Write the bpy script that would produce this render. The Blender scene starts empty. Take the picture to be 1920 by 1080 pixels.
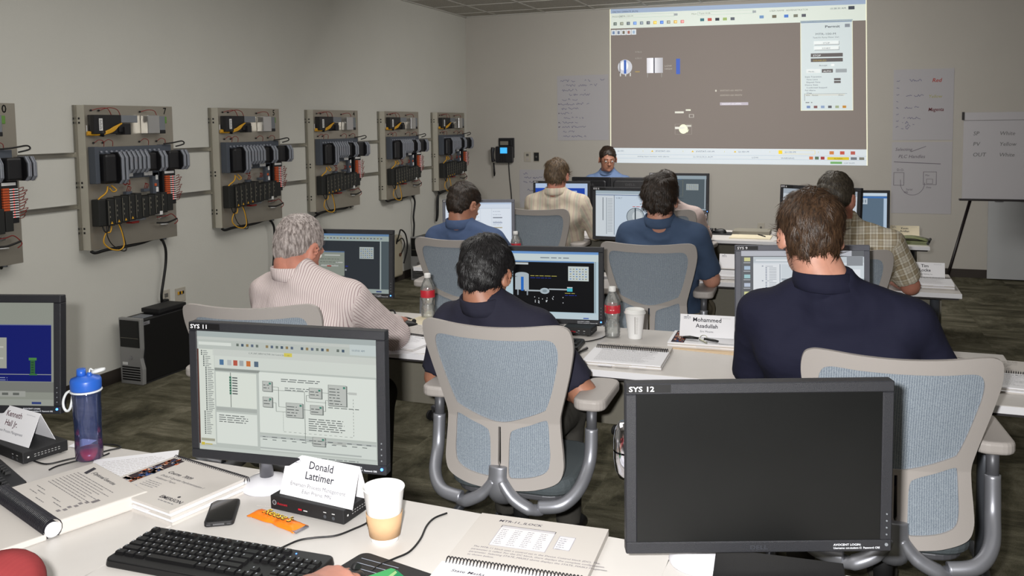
import bpy, math, random
import numpy as np
from mathutils import Vector, Matrix, Euler
from mathutils.geometry import tessellate_polygon

random.seed(7)
SC = bpy.context.scene
COL = SC.collection
PI = math.pi
def rad(a): return a * PI / 180

# ------------------------------------------------------------------ camera
YAW, PITCH, ROLL = rad(20.773), rad(4.343), rad(.762)
CAM_H = 1.61
FPX, PCX, PCY = 1641.7, 960.0, 360.0          # focal length and principal point, pixels of a 1920x1080 frame
def cam_axes():
    f = Vector((-math.sin(YAW) * math.cos(PITCH), math.cos(YAW) * math.cos(PITCH), -math.sin(PITCH)))
    r = Vector((math.cos(YAW), math.sin(YAW), 0))
    d = f.cross(r)
    r2 = r * math.cos(ROLL) + d * math.sin(ROLL)
    d2 = d * math.cos(ROLL) - r * math.sin(ROLL)
    return r2, d2, f
AR, AD, AF = cam_axes()
cam_data = bpy.data.cameras.new('camera')
cam_data.sensor_width = 36
cam_data.lens = FPX / 1920 * 36
cam_data.shift_y = (PCY - 540) / 1920
cam_data.clip_start = .02
cam = bpy.data.objects.new('camera', cam_data)
COL.objects.link(cam)
m = Matrix.Identity(4)
for i in range(3):
    m[i][0] = AR[i]; m[i][1] = -AD[i]; m[i][2] = -AF[i]
m[2][3] = CAM_H
cam.matrix_world = m
SC.camera = cam
def Z(px, py, z):
    "the point at height z that the photograph shows at pixel px, py"
    d = AR * ((px - PCX) / FPX) + AD * ((py - PCY) / FPX) + AF
    t = (z - CAM_H) / d.z
    return Vector((0, 0, CAM_H)) + d * t

# ------------------------------------------------------------------ world, lights, exposure
w = bpy.data.worlds.new('room_air'); SC.world = w; w.use_nodes = True
w.node_tree.nodes['Background'].inputs[0].default_value = (.95, .97, 1, 1)
w.node_tree.nodes['Background'].inputs[1].default_value = .10
def area(name, loc, target, size, size_y, power, color):
    l = bpy.data.lights.new(name, 'AREA'); l.shape = 'RECTANGLE'; l.size = size; l.size_y = size_y
    l.energy = power; l.color = color
    o = bpy.data.objects.new(name, l); COL.objects.link(o); o.location = loc
    o.rotation_euler = (Vector(target) - Vector(loc)).to_track_quat('-Z', 'Y').to_euler()
    return o
# the camera's flash, just left of the lens and above it
area('camera_flash', (-.07, -.03, 1.66), (-1.1, 2.6, .9), .05, .03, 94, (1, .985, .96))
# dimmed ceiling lighting of the room, then an added fill light
area('ceiling_lamp', (-2.3, 3.4, 2.88), (-2.3, 3.4, 0), 1.4, 3.6, 35, (1, .975, .93))
area('ceiling_lamp', (-1.2, 5.6, 2.88), (-1.2, 5.6, 0), 1.8, 3.0, 38, (1, .975, .93))
area('ceiling_lamp', (1.6, 2.0, 2.88), (1.6, 2.0, 0), 1.6, 3.0, 5, (1, .975, .93))
area('back_wall_fill', (-1.2, 7.0, 2.84), (-1.2, 9.4, 0.9), 1.4, 1.0, 90, (1, .975, .94))  # added fill with no fixture of its own, tilted to brighten the back wall
SC.view_settings.view_transform = 'Standard'
SC.view_settings.look = 'None'
SC.view_settings.gamma = 1
SC.view_settings.use_curve_mapping = False
SC.view_settings.exposure = 0.0

# ------------------------------------------------------------------ materials
def lin(c):
    r = []
    for v in c[:3]:
        v /= 255.0
        r.append(v / 12.92 if v <= .04045 else ((v + .055) / 1.055) ** 2.4)
    return (*r, 1.0)
MATS = {}
def mat(name, rgb, rough=.5, metal=0.0, noise=0.0, nscale=40, bump=0.0, bscale=200, coat=0.0, emit=0.0, spec=.5, stretch=None):
    if name in MATS: return MATS[name]
    m = bpy.data.materials.new(name); m.use_nodes = True
    nt = m.node_tree; b = nt.nodes['Principled BSDF']
    c = lin(rgb)
    b.inputs['Base Color'].default_value = c
    b.inputs['Roughness'].default_value = rough
    b.inputs['Metallic'].default_value = metal
    b.inputs['Specular IOR Level'].default_value = spec
    b.inputs['Coat Weight'].default_value = coat
    if emit:
        b.inputs['Emission Color'].default_value = c
        b.inputs['Emission Strength'].default_value = emit
    if noise or bump:
        tc = nt.nodes.new('ShaderNodeTexCoord')
        mp = nt.nodes.new('ShaderNodeMapping')
        nt.links.new(tc.outputs['Object'], mp.inputs['Vector'])
        if stretch: mp.inputs['Scale'].default_value = stretch
    if noise:
        n = nt.nodes.new('ShaderNodeTexNoise'); n.inputs['Scale'].default_value = nscale; n.inputs['Detail'].default_value = 5
        nt.links.new(mp.outputs[0], n.inputs['Vector'])
        mx = nt.nodes.new('ShaderNodeMix'); mx.data_type = 'RGBA'
        nt.links.new(n.outputs['Fac'], mx.inputs[0])
        mx.inputs[6].default_value = tuple(min(1, v * (1 - noise)) for v in c[:3]) + (1,)
        mx.inputs[7].default_value = tuple(min(1, v * (1 + noise)) for v in c[:3]) + (1,)
        nt.links.new(mx.outputs[2], b.inputs['Base Color'])
    if bump:
        n2 = nt.nodes.new('ShaderNodeTexNoise'); n2.inputs['Scale'].default_value = bscale; n2.inputs['Detail'].default_value = 3
        nt.links.new(mp.outputs[0], n2.inputs['Vector'])
        bp = nt.nodes.new('ShaderNodeBump'); bp.inputs['Strength'].default_value = bump; bp.inputs['Distance'].default_value = .004
        nt.links.new(n2.outputs['Fac'], bp.inputs['Height']); nt.links.new(bp.outputs[0], b.inputs['Normal'])
    MATS[name] = m
    return m
def nodes_of(name):
    m = bpy.data.materials.new(name); m.use_nodes = True; MATS[name] = m
    return m, m.node_tree, m.node_tree.nodes['Principled BSDF']
def N(nt, t, **kw):
    n = nt.nodes.new(t)
    for k, v in kw.items(): setattr(n, k, v)
    return n
def ramp(nt, stops):
    r = nt.nodes.new('ShaderNodeValToRGB')
    while len(r.color_ramp.elements) < len(stops): r.color_ramp.elements.new(.5)
    for e, (p, c) in zip(r.color_ramp.elements, stops):
        e.position = p; e.color = c
    return r
# carpet tiles: streaky warm greys, laid quarter-turned
def carpet():
    m, nt, b = nodes_of('carpet_tile')
    tc = N(nt, 'ShaderNodeTexCoord'); L = nt.links.new
    chk = N(nt, 'ShaderNodeTexChecker'); chk.inputs['Scale'].default_value = 1 / .5
    L(tc.outputs['Object'], chk.inputs['Vector'])
    outs = []
    for sc in ((1.2, 5, 1), (2.6, 1.6, 1)):
        mp = N(nt, 'ShaderNodeMapping'); mp.inputs['Scale'].default_value = sc; L(tc.outputs['Object'], mp.inputs['Vector'])
        n = N(nt, 'ShaderNodeTexNoise'); n.inputs['Scale'].default_value = 1.6; n.inputs['Detail'].default_value = 9; n.inputs['Roughness'].default_value = .72
        L(mp.outputs[0], n.inputs['Vector']); outs.append(n.outputs['Fac'])
    mx = N(nt, 'ShaderNodeMix'); mx.data_type = 'FLOAT'
    L(chk.outputs['Fac'], mx.inputs[0]); L(outs[0], mx.inputs[2]); L(outs[1], mx.inputs[3])
    r = ramp(nt, [(.36, lin((60, 58, 47))), (.47, lin((88, 85, 70))), (.56, lin((108, 104, 88))), (.68, lin((138, 133, 116)))])
    L(mx.outputs[0], r.inputs[0])
    # darker angular patches of the pattern
    v = N(nt, 'ShaderNodeTexVoronoi'); v.feature = 'F1'; v.distance = 'MANHATTAN'; v.inputs['Scale'].default_value = 1.7
    L(tc.outputs['Object'], v.inputs['Vector'])
    r2 = ramp(nt, [(.0, (.45, .45, .45, 1)), (.16, (.5, .5, .5, 1)), (.19, (1, 1, 1, 1)), (1, (1, 1, 1, 1))])
    L(v.outputs['Distance'], r2.inputs[0])
    mu = N(nt, 'ShaderNodeMix'); mu.data_type = 'RGBA'; mu.blend_type = 'MULTIPLY'; mu.inputs[0].default_value = .8
    L(r.outputs[0], mu.inputs[6]); L(r2.outputs[0], mu.inputs[7])
    f = N(nt, 'ShaderNodeTexNoise'); f.inputs['Scale'].default_value = 260; L(tc.outputs['Object'], f.inputs['Vector'])
    r3 = ramp(nt, [(.3, (.55, .55, .55, 1)), (.7, (1.25, 1.25, 1.25, 1))]); L(f.outputs['Fac'], r3.inputs[0])
    m3 = N(nt, 'ShaderNodeMix'); m3.data_type = 'RGBA'; m3.blend_type = 'MULTIPLY'; m3.inputs[0].default_value = .7
    L(mu.outputs[2], m3.inputs[6]); L(r3.outputs[0], m3.inputs[7]); L(m3.outputs[2], b.inputs['Base Color'])
    b.inputs['Roughness'].default_value = .95; b.inputs['Specular IOR Level'].default_value = .1
    bp = N(nt, 'ShaderNodeBump'); bp.inputs['Strength'].default_value = .5; bp.inputs['Distance'].default_value = .004
    L(f.outputs['Fac'], bp.inputs['Height']); L(bp.outputs[0], b.inputs['Normal'])
carpet()
def ceiling_mat():
    m, nt, b = nodes_of('ceiling_tile'); L = nt.links.new
    tc = N(nt, 'ShaderNodeTexCoord'); mp = N(nt, 'ShaderNodeMapping'); L(tc.outputs['Object'], mp.inputs['Vector'])
    n = N(nt, 'ShaderNodeTexNoise'); n.inputs['Scale'].default_value = 120; L(mp.outputs[0], n.inputs['Vector'])
    r = ramp(nt, [(.35, lin((150, 146, 138))), (.6, lin((190, 186, 178)))]); L(n.outputs['Fac'], r.inputs[0])
    L(r.outputs[0], b.inputs['Base Color']); b.inputs['Roughness'].default_value = .9
ceiling_mat()
# woven chair mesh, blue grey
def weave(name, c0, c1):
    m, nt, b = nodes_of(name); L = nt.links.new
    tc = N(nt, 'ShaderNodeTexCoord')
    wv = N(nt, 'ShaderNodeTexWave'); wv.bands_direction = 'X'; wv.inputs['Scale'].default_value = 52; wv.inputs['Distortion'].default_value = 2.2
    wv.inputs['Detail'].default_value = 3; wv.inputs['Detail Scale'].default_value = 6
    n = N(nt, 'ShaderNodeTexNoise'); n.inputs['Scale'].default_value = 330; n.inputs['Detail'].default_value = 2
    L(tc.outputs['Object'], wv.inputs['Vector']); L(tc.outputs['Object'], n.inputs['Vector'])
    ad = N(nt, 'ShaderNodeMath', operation='MULTIPLY_ADD'); L(wv.outputs['Fac'], ad.inputs[0]); ad.inputs[1].default_value = .45
    L(n.outputs['Fac'], ad.inputs[2])
    r = ramp(nt, [(.45, lin(c0)), (1.0, lin(c1))]); L(ad.outputs[0], r.inputs[0]); L(r.outputs[0], b.inputs['Base Color'])
    b.inputs['Roughness'].default_value = .8; b.inputs['Specular IOR Level'].default_value = .2
    bp = N(nt, 'ShaderNodeBump'); bp.inputs['Strength'].default_value = .25; bp.inputs['Distance'].default_value = .002
    L(ad.outputs[0], bp.inputs['Height']); L(bp.outputs[0], b.inputs['Normal'])
weave('mesh_fabric', (122, 133, 146), (164, 174, 184))
# striped and plaid cloth
def bands(nt, axis, freq, thr, dist=0.0):
    L = nt.links.new
    tc = N(nt, 'ShaderNodeTexCoord'); w_ = N(nt, 'ShaderNodeTexWave'); w_.bands_direction = {'X': 'X', 'Z': 'Y', 'Y': 'Y'}[axis]
    w_.inputs['Scale'].default_value = freq; w_.inputs['Distortion'].default_value = dist; w_.inputs['Detail Scale'].default_value = .6
    L(tc.outputs['UV'], w_.inputs['Vector'])
    r = ramp(nt, [(thr, (0, 0, 0, 1)), (min(1, thr + .08), (1, 1, 1, 1))]); L(w_.outputs['Fac'], r.inputs[0])
    return r.outputs[0]
def cloth(name, base, layers, rough=.85):
    m, nt, b = nodes_of(name); L = nt.links.new
    rgb = N(nt, 'ShaderNodeRGB'); rgb.outputs[0].default_value = lin(base); cur = rgb.outputs[0]
    for axis, freq, thr, col, k in layers:
        mx = N(nt, 'ShaderNodeMix'); mx.data_type = 'RGBA'
        mm = N(nt, 'ShaderNodeMath', operation='MULTIPLY'); mm.inputs[1].default_value = k
        L(bands(nt, axis, freq, thr, .25), mm.inputs[0]); L(mm.outputs[0], mx.inputs[0])
        L(cur, mx.inputs[6]); mx.inputs[7].default_value = lin(col); cur = mx.outputs[2]
    L(cur, b.inputs['Base Color']); b.inputs['Roughness'].default_value = rough; b.inputs['Specular IOR Level'].default_value = .2
    tc = N(nt, 'ShaderNodeTexCoord'); n = N(nt, 'ShaderNodeTexNoise'); n.inputs['Scale'].default_value = 9; n.inputs['Detail'].default_value = 2
    L(tc.outputs['Object'], n.inputs['Vector'])
    bp = N(nt, 'ShaderNodeBump'); bp.inputs['Strength'].default_value = .55; bp.inputs['Distance'].default_value = .03
    L(n.outputs['Fac'], bp.inputs['Height']); L(bp.outputs[0], b.inputs['Normal'])
    return m
cloth('striped_shirt', (212, 200, 198), [('X', 40, .80, (132, 100, 106), .7)])
cloth('plaid_shirt', (204, 196, 180), [('X', 5.2, .55, (160, 142, 108), .5), ('Z', 5.2, .55, (160, 142, 108), .45), ('X', 10.4, .93, (225, 222, 210), .8), ('Z', 10.4, .93, (225, 222, 210), .8), ('X', 20.8, .95, (98, 84, 66), .6), ('Z', 20.8, .95, (98, 84, 66), .5)])
cloth('pastel_striped_shirt', (212, 200, 180), [('X', 9, .72, (178, 150, 150), .4), ('X', 4.5, .8, (150, 160, 150), .4)])
cloth('navy_shirt', (28, 29, 47), [('Y', 60, .6, (32, 33, 52), .3)])
cloth('dark_navy_shirt', (40, 40, 54), [('Y', 60, .6, (46, 46, 60), .3)])
cloth('blue_shirt', (76, 92, 124), [('X', 60, .6, (70, 90, 128), .3)])
cloth('slate_blue_shirt', (66, 82, 108), [('X', 60, .6, (62, 84, 112), .3)])
cloth('light_blue_shirt', (112, 134, 172), [('X', 60, .6, (100, 126, 170), .3)])
cloth('pale_pink_shirt', (190, 172, 168), [('X', 60, .6, (180, 165, 160), .3)])
cloth('red_shirt', (116, 42, 44), [('X', 60, .6, (122, 46, 46), .3)])
cloth('grey_trousers', (70, 68, 64), [('X', 60, .6, (78, 75, 70), .3)])
cloth('khaki_trousers', (150, 140, 120), [('X', 60, .6, (140, 130, 110), .3)])
def skin(name, c):
    m, nt, b = nodes_of(name); L = nt.links.new
    tc = N(nt, 'ShaderNodeTexCoord'); n = N(nt, 'ShaderNodeTexNoise'); n.inputs['Scale'].default_value = 25; n.inputs['Detail'].default_value = 4
    L(tc.outputs['Object'], n.inputs['Vector'])
    r = ramp(nt, [(.3, lin(tuple(v * .9 for v in c))), (.7, lin(c))]); L(n.outputs['Fac'], r.inputs[0]); L(r.outputs[0], b.inputs['Base Color'])
    b.inputs['Roughness'].default_value = .5; b.inputs['Subsurface Weight'].default_value = .08
    b.inputs['Subsurface Radius'].default_value = (.012, .005, .003)
skin('fair_skin', (206, 150, 128)); skin('tan_skin', (178, 124, 100)); skin('ruddy_skin', (198, 134, 114))
def hairmat(name, c0, c1):
    m, nt, b = nodes_of(name); L = nt.links.new
    tc = N(nt, 'ShaderNodeTexCoord'); n = N(nt, 'ShaderNodeTexNoise'); n.inputs['Scale'].default_value = 60; n.inputs['Detail'].default_value = 3
    mp = N(nt, 'ShaderNodeMapping'); mp.inputs['Scale'].default_value = (2.5, 2.5, .5)
    L(tc.outputs['Object'], mp.inputs['Vector']); L(mp.outputs[0], n.inputs['Vector'])
    r = ramp(nt, [(.35, lin(c0)), (.68, lin(c1))]); L(n.outputs['Fac'], r.inputs[0]); L(r.outputs[0], b.inputs['Base Color'])
    b.inputs['Roughness'].default_value = .42; b.inputs['Specular IOR Level'].default_value = .45
hairmat('black_hair', (12, 11, 12), (30, 28, 30)); hairmat('brown_hair', (38, 26, 18), (82, 60, 42)); hairmat('dark_brown_hair', (26, 19, 14), (52, 38, 27))
hairmat('grey_hair', (104, 94, 90), (186, 176, 172)); hairmat('ash_hair', (60, 48, 36), (122, 100, 76)); hairmat('dark_grey_hair', (46, 40, 34), (84, 76, 64))
# attribute driven materials: print on paper, light of a screen
def attr_mats():
    m, nt, b = nodes_of('print_ink'); a = N(nt, 'ShaderNodeAttribute'); a.attribute_name = 'Col'
    nt.links.new(a.outputs['Color'], b.inputs['Base Color']); b.inputs['Roughness'].default_value = .8; b.inputs['Specular IOR Level'].default_value = .2
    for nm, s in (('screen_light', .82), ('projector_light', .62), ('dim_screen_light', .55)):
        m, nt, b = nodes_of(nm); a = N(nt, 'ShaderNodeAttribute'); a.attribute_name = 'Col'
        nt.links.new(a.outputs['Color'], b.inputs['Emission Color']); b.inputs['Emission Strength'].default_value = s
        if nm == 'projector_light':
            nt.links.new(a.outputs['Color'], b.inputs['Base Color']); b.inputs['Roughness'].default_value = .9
        else:
            b.inputs['Base Color'].default_value = (.008, .008, .009, 1); b.inputs['Roughness'].default_value = .5; b.inputs['Specular IOR Level'].default_value = .02
attr_mats()
def clear(name, tint, diffuse, kd, ks):
    m = bpy.data.materials.new(name); m.use_nodes = True; MATS[name] = m; nt = m.node_tree; L = nt.links.new
    nt.nodes.clear(); out = N(nt, 'ShaderNodeOutputMaterial')
    t = N(nt, 'ShaderNodeBsdfTransparent'); t.inputs[0].default_value = tint
    d = N(nt, 'ShaderNodeBsdfDiffuse'); d.inputs[0].default_value = diffuse
    g = N(nt, 'ShaderNodeBsdfGlossy'); g.inputs['Roughness'].default_value = .08
    fr = N(nt, 'ShaderNodeFresnel'); fr.inputs[0].default_value = 1.45
    ad = N(nt, 'ShaderNodeMath', operation='ADD'); ad.inputs[1].default_value = ks; L(fr.outputs[0], ad.inputs[0])
    m1 = N(nt, 'ShaderNodeMixShader'); m1.inputs[0].default_value = kd; L(t.outputs[0], m1.inputs[1]); L(d.outputs[0], m1.inputs[2])
    m2 = N(nt, 'ShaderNodeMixShader'); L(ad.outputs[0], m2.inputs[0]); L(m1.outputs[0], m2.inputs[1]); L(g.outputs[0], m2.inputs[2])
    L(m2.outputs[0], out.inputs[0])
clear('clear_plastic', (.97, .98, .97, 1), (.85, .88, .87, 1), .16, .16)
clear('blue_clear_plastic', (.66, .70, .90, 1), (.10, .15, .38, 1), .16, .04)

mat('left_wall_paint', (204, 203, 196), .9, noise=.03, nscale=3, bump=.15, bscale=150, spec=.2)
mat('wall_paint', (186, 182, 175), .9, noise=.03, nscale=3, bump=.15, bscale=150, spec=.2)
mat('skirting', (52, 45, 40), .7)
mat('ceiling_grid', (190, 188, 182), .6)
mat('table_laminate', (204, 200, 196), .35, noise=.02, nscale=30, spec=.4)
mat('table_edge', (232, 232, 236), .35)
mat('table_underside', (46, 42, 44), .7)
mat('leg_paint', (104, 108, 116), .35, metal=.5)
mat('panel_grey', (128, 124, 112), .7, noise=.05)
mat('chair_plastic', (176, 170, 166), .5, bump=.08, bscale=400, spec=.35)
mat('chair_silver', (158, 160, 168), .40, metal=.6)
mat('chair_dark', (96, 97, 102), .42, metal=.3)
mat('black_rubber', (22, 22, 24), .7)
mat('seat_fabric', (84, 92, 96), .9, noise=.25, nscale=350, bump=.3, bscale=300)
mat('bezel_black', (30, 31, 36), .5, bump=.35, bscale=900, spec=.45)
mat('bezel_side', (18, 18, 22), .4)
mat('grey_bezel', (96, 98, 108), .45, bump=.2, bscale=900)
mat('screen_off', (13, 14, 14), .38, spec=.35, noise=.25, nscale=9)
mat('sticker_black', (8, 8, 10), .5)
mat('button_grey', (120, 125, 130), .5)
mat('led_blue', (60, 120, 255), .4, emit=6)
mat('arm_white', (214, 214, 220), .35)
mat('chrome', (205, 205, 212), .12, metal=1)
mat('brushed', (160, 160, 165), .3, metal=1)
mat('paper', (200, 195, 190), .85, spec=.2)
mat('paper_white', (232, 232, 236), .8, spec=.2)
mat('paper_cream', (214, 204, 178), .85, spec=.2)
mat('coil_black', (26, 25, 32), .35)
mat('plastic_black', (13, 13, 15), .45)
mat('plastic_black_rough', (24, 24, 26), .6, bump=.2, bscale=700)
mat('key_black', (9, 9, 11), .45)
mat('key_mark', (150, 154, 162), .5)
mat('phone_glass', (14, 15, 17), .2, coat=.3)
mat('cup_white', (236, 236, 236), .5)
mat('cup_sleeve', (196, 160, 122), .8, noise=.06, nscale=60)
mat('coffee', (60, 38, 22), .2)
mat('lid_blue', (42, 98, 196), .35)
mat('strap_white', (222, 226, 228), .45)
mat('red_liquid', (200, 30, 50), .3)
mat('cap_white', (222, 222, 220), .5)
mat('label_red', (186, 34, 50), .5); mat('label_green', (70, 130, 66), .5)
mat('candy_orange', (236, 122, 28), .3, noise=.12, nscale=25)
mat('candy_yellow', (240, 200, 60), .35); mat('candy_brown', (52, 34, 34), .4); mat('candy_foil', (150, 150, 158), .25, metal=.8)
mat('keyring', (170, 170, 150), .25, metal=.9)
mat('manila', (226, 200, 166), .8)
mat('plate_metal', (168, 162, 150), .34, metal=.6, noise=.06, nscale=8)
mat('flange_metal', (196, 192, 180), .45, metal=.25)
mat('rail_metal', (150, 147, 138), .35, metal=.8)
mat('box_metal', (205, 205, 205), .28, metal=.85)
mat('slot_black', (18, 18, 20), .6)
mat('module_black', (24, 24, 27), .45)
mat('module_shell', (138, 142, 152), .5)
mat('carrier_grey', (74, 80, 90), .6)
mat('terminal_grey', (118, 122, 128), .6)
mat('wire_yellow', (214, 160, 40), .5); mat('wire_red', (130, 32, 28), .5); mat('wire_black', (16, 16, 18), .5)
mat('green_plastic', (96, 140, 62), .5); mat('orange_plastic', (196, 86, 44), .5); mat('white_label', (222, 222, 222), .6)
mat('io_black', (30, 31, 30), .6, noise=.2, nscale=90)
mat('led_amber', (255, 150, 30), .4, emit=2.5); mat('led_green', (60, 220, 90), .4, emit=1.2); mat('led_red', (255, 50, 40), .4, emit=1.6)
mat('number_black', (14, 14, 14), .6)
mat('tower_black', (16, 16, 18), .45, bump=.2, bscale=600); mat('tower_silver', (150, 150, 150), .45, metal=.3)
mat('outlet_plate', (178, 172, 160), .5); mat('outlet_grey', (96, 94, 90), .5)
mat('wall_phone_black', (34, 34, 38), .45); mat('wall_phone_screen', (60, 160, 220), .3, emit=1.1)
mat('easel_black', (26, 20, 22), .4); mat('chart_paper', (182, 180, 184), .9, spec=.1)
mat('board_white', (176, 178, 180), .5)
mat('beige_case', (176, 168, 148), .6)
mat('magazine', (120, 126, 90), .5, noise=.5, nscale=14); mat('red_case', (110, 30, 34), .5)
mat('eye_white', (230, 228, 222), .3); mat('iris', (50, 34, 22), .2); mat('lens_clear', (140, 120, 110), .1)
mat('shoe_black', (20, 18, 18), .4); mat('brown_leather', (92, 56, 40), .5)
mat('green_print', (40, 140, 86), .5)
MATS['clear_lens'] = MATS['clear_plastic']

# ------------------------------------------------------------------ mesh builder
class MB:
    def __init__(s): s.v = []; s.f = []; s.mi = []; s.sm = []
    def add(s, vs, fs, m=0, smooth=False, T=None):
        n = len(s.v)
        if T is not None: vs = [T @ Vector(v) for v in vs]
        s.v += [tuple(v) for v in vs]
        for f in fs: s.f.append(tuple(i + n for i in f)); s.mi.append(m); s.sm.append(smooth)
        return s
    def box(s, x0, x1, y0, y1, z0, z1, m=0, T=None):
        vs = [(x, y, z) for x in (x0, x1) for y in (y0, y1) for z in (z0, z1)]
        return s.add(vs, [(0, 1, 3, 2), (4, 6, 7, 5), (0, 4, 5, 1), (2, 3, 7, 6), (0, 2, 6, 4), (1, 5, 7, 3)], m, False, T)
    def prism(s, pts, z0, z1, m=0, T=None, smooth=False, scale_top=1.0):
        n = len(pts); cx = sum(p[0] for p in pts) / n; cy = sum(p[1] for p in pts) / n
        vs = [(p[0], p[1], z0) for p in pts] + [(cx + (p[0] - cx) * scale_top, cy + (p[1] - cy) * scale_top, z1) for p in pts]
        s.add(vs, [(i, (i + 1) % n, n + (i + 1) % n, n + i) for i in range(n)], m, smooth, T)
        k = len(s.v) - 2 * n
        s.f.append(tuple(range(k + n - 1, k - 1, -1))); s.mi.append(m); s.sm.append(False)
        s.f.append(tuple(range(k + n, k + 2 * n))); s.mi.append(m); s.sm.append(False)
        return s
    def cyl(s, p0, p1, r0, r1=None, n=16, m=0, caps=True, T=None, smooth=True):
        return s.tube([p0, p1], [r0, r0 if r1 is None else r1], n, m, caps, T, smooth)
    def tube(s, pts, r, n=8, m=0, caps=True, T=None, smooth=True, closed=False, flat=1.0, ref=None):
        pts = [Vector(p) for p in pts]; k = len(pts)
        rr = r if isinstance(r, (list, tuple)) else [r] * k
        vs = []; prev = None
        for i, p in enumerate(pts):
            if closed: t = pts[(i + 1) % k] - pts[i - 1]
            else: t = pts[min(i + 1, k - 1)] - pts[max(i - 1, 0)]
            t.normalize()
            if prev is None:
                a = Vector(ref) if ref else (Vector((0, 0, 1)) if abs(t.z) < .9 else Vector((1, 0, 0)))
                u = (a - t * a.dot(t)).normalized()
            else:
                u = (prev - t * prev.dot(t)).normalized()
            prev = u; v = t.cross(u)
            for j in range(n):
                a = 2 * PI * j / n
                vs.append(p + u * (math.cos(a) * rr[i] * flat) + v * (math.sin(a) * rr[i]))
        fs = []
        for i in range(k if closed else k - 1):
            for j in range(n):
                a = i * n + j; b = i * n + (j + 1) % n; c = ((i + 1) % k) * n + (j + 1) % n; d = ((i + 1) % k) * n + j
                fs.append((a, b, c, d))
        s.add(vs, fs, m, smooth, T)
        if caps and not closed:
            b0 = len(s.v) - k * n
            s.f.append(tuple(b0 + j for j in range(n - 1, -1, -1))); s.mi.append(m); s.sm.append(False)
            s.f.append(tuple(b0 + (k - 1) * n + j for j in range(n))); s.mi.append(m); s.sm.append(False)
        return s
    def lathe(s, prof, n=32, m=0, c=(0, 0, 0), T=None, a0=0, a1=2 * PI, smooth=True):
        full = abs(a1 - a0 - 2 * PI) < 1e-6; cols = n if full else n + 1
        vs = []
        for r, z in prof:
            for j in range(cols):
                a = a0 + (a1 - a0) * j / n
                vs.append((c[0] + r * math.cos(a), c[1] + r * math.sin(a), c[2] + z))
        fs = []
        for i in range(len(prof) - 1):
            for j in range(n):
                j2 = (j + 1) % cols if full else j + 1
                fs.append((i * cols + j, i * cols + j2, (i + 1) * cols + j2, (i + 1) * cols + j))
        return s.add(vs, fs, m, smooth, T)
    def sphere(s, c, r, n=12, m=0, T=None):
        if not isinstance(r, (tuple, list)): r = (r, r, r)
        vs = []; fs = []; k = n // 2
        for i in range(k + 1):
            th = PI * i / k
            for j in range(n):
                a = 2 * PI * j / n
                vs.append((c[0] + r[0] * math.sin(th) * math.cos(a), c[1] + r[1] * math.sin(th) * math.sin(a), c[2] + r[2] * math.cos(th)))
        for i in range(k):
            for j in range(n): fs.append((i * n + j, (i + 1) * n + j, (i + 1) * n + (j + 1) % n, i * n + (j + 1) % n))
        return s.add(vs, fs, m, True, T)
    def mesh(s, name, mats):
        me = bpy.data.meshes.new(name); me.from_pydata(s.v, [], s.f)
        for x in mats: me.materials.append(MATS[x])
        me.polygons.foreach_set('material_index', s.mi); me.polygons.foreach_set('use_smooth', s.sm)
        me.validate(); me.update()
        return me
    def build(s, name, mats, parent=None, bevel=0, seg=2, loc=None, rot=None):
        if isinstance(mats, str): mats = [mats]
        o = bpy.data.objects.new(name, s.mesh(name, mats)); COL.objects.link(o)
        if parent: o.parent = parent
        if bevel:
            b = o.modifiers.new('bevel', 'BEVEL'); b.width = bevel; b.segments = seg; b.limit_method = 'ANGLE'; b.angle_limit = rad(40)
            b.use_clamp_overlap = True
        if loc is not None: o.location = loc
        if rot is not None: o.rotation_euler = rot
        return o
def rrect(x0, x1, y0, y1, r, n=5):
    pts = []
    for cx, cy, a in ((x1 - r, y1 - r, 0), (x0 + r, y1 - r, 90), (x0 + r, y0 + r, 180), (x1 - r, y0 + r, 270)):
        for i in range(n + 1):
            t = rad(a + 90 * i / n); pts.append((cx + r * math.cos(t), cy + r * math.sin(t)))
    return pts
def spline(pts, n=8, closed=False):
    pts = [Vector(p) for p in pts]; out = []; k = len(pts)
    rng = k if closed else k - 1
    for i in range(rng):
        if closed: p0, p1, p2, p3 = pts[i - 1], pts[i], pts[(i + 1) % k], pts[(i + 2) % k]
        else: p0, p1, p2, p3 = pts[max(i - 1, 0)], pts[i], pts[i + 1], pts[min(i + 2, k - 1)]
        for j in range(n):
            t = j / n
            out.append(.5 * ((2 * p1) + (p2 - p0) * t + (2 * p0 - 5 * p1 + 4 * p2 - p3) * t * t + (3 * p1 - p0 - 3 * p2 + p3) * t ** 3))
    if not closed: out.append(pts[-1])
    return out

# ------------------------------------------------------------------ things, tags, copies
def tag(o, label=None, cat=None, group=None, kind=None):
    if label: o['label'] = label
    if cat: o['category'] = cat
    if group: o['group'] = group
    if kind: o['kind'] = kind
    return o
def thing(name, label, cat, loc=(0, 0, 0), rz=0, group=None):
    o = bpy.data.objects.new(name, None); COL.objects.link(o); o.empty_display_size = .05
    o.location = loc; o.rotation_euler = (0, 0, rz)
    return tag(o, label, cat, group)
KIDS = {}
def copy_tree(o, parent=None):
    c = o.copy(); COL.objects.link(c); c.parent = parent
    for ch in [x for x in ALL_CHILDREN(o)]: copy_tree(ch, c)
    return c
def ALL_CHILDREN(o): return list(o.children)
def dup(o, loc, rz, label=None, group=None):
    c = copy_tree(o); c.location = loc; c.rotation_euler = (0, 0, rz)
    if label: c['label'] = label
    if group: c['group'] = group
    return c

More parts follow.
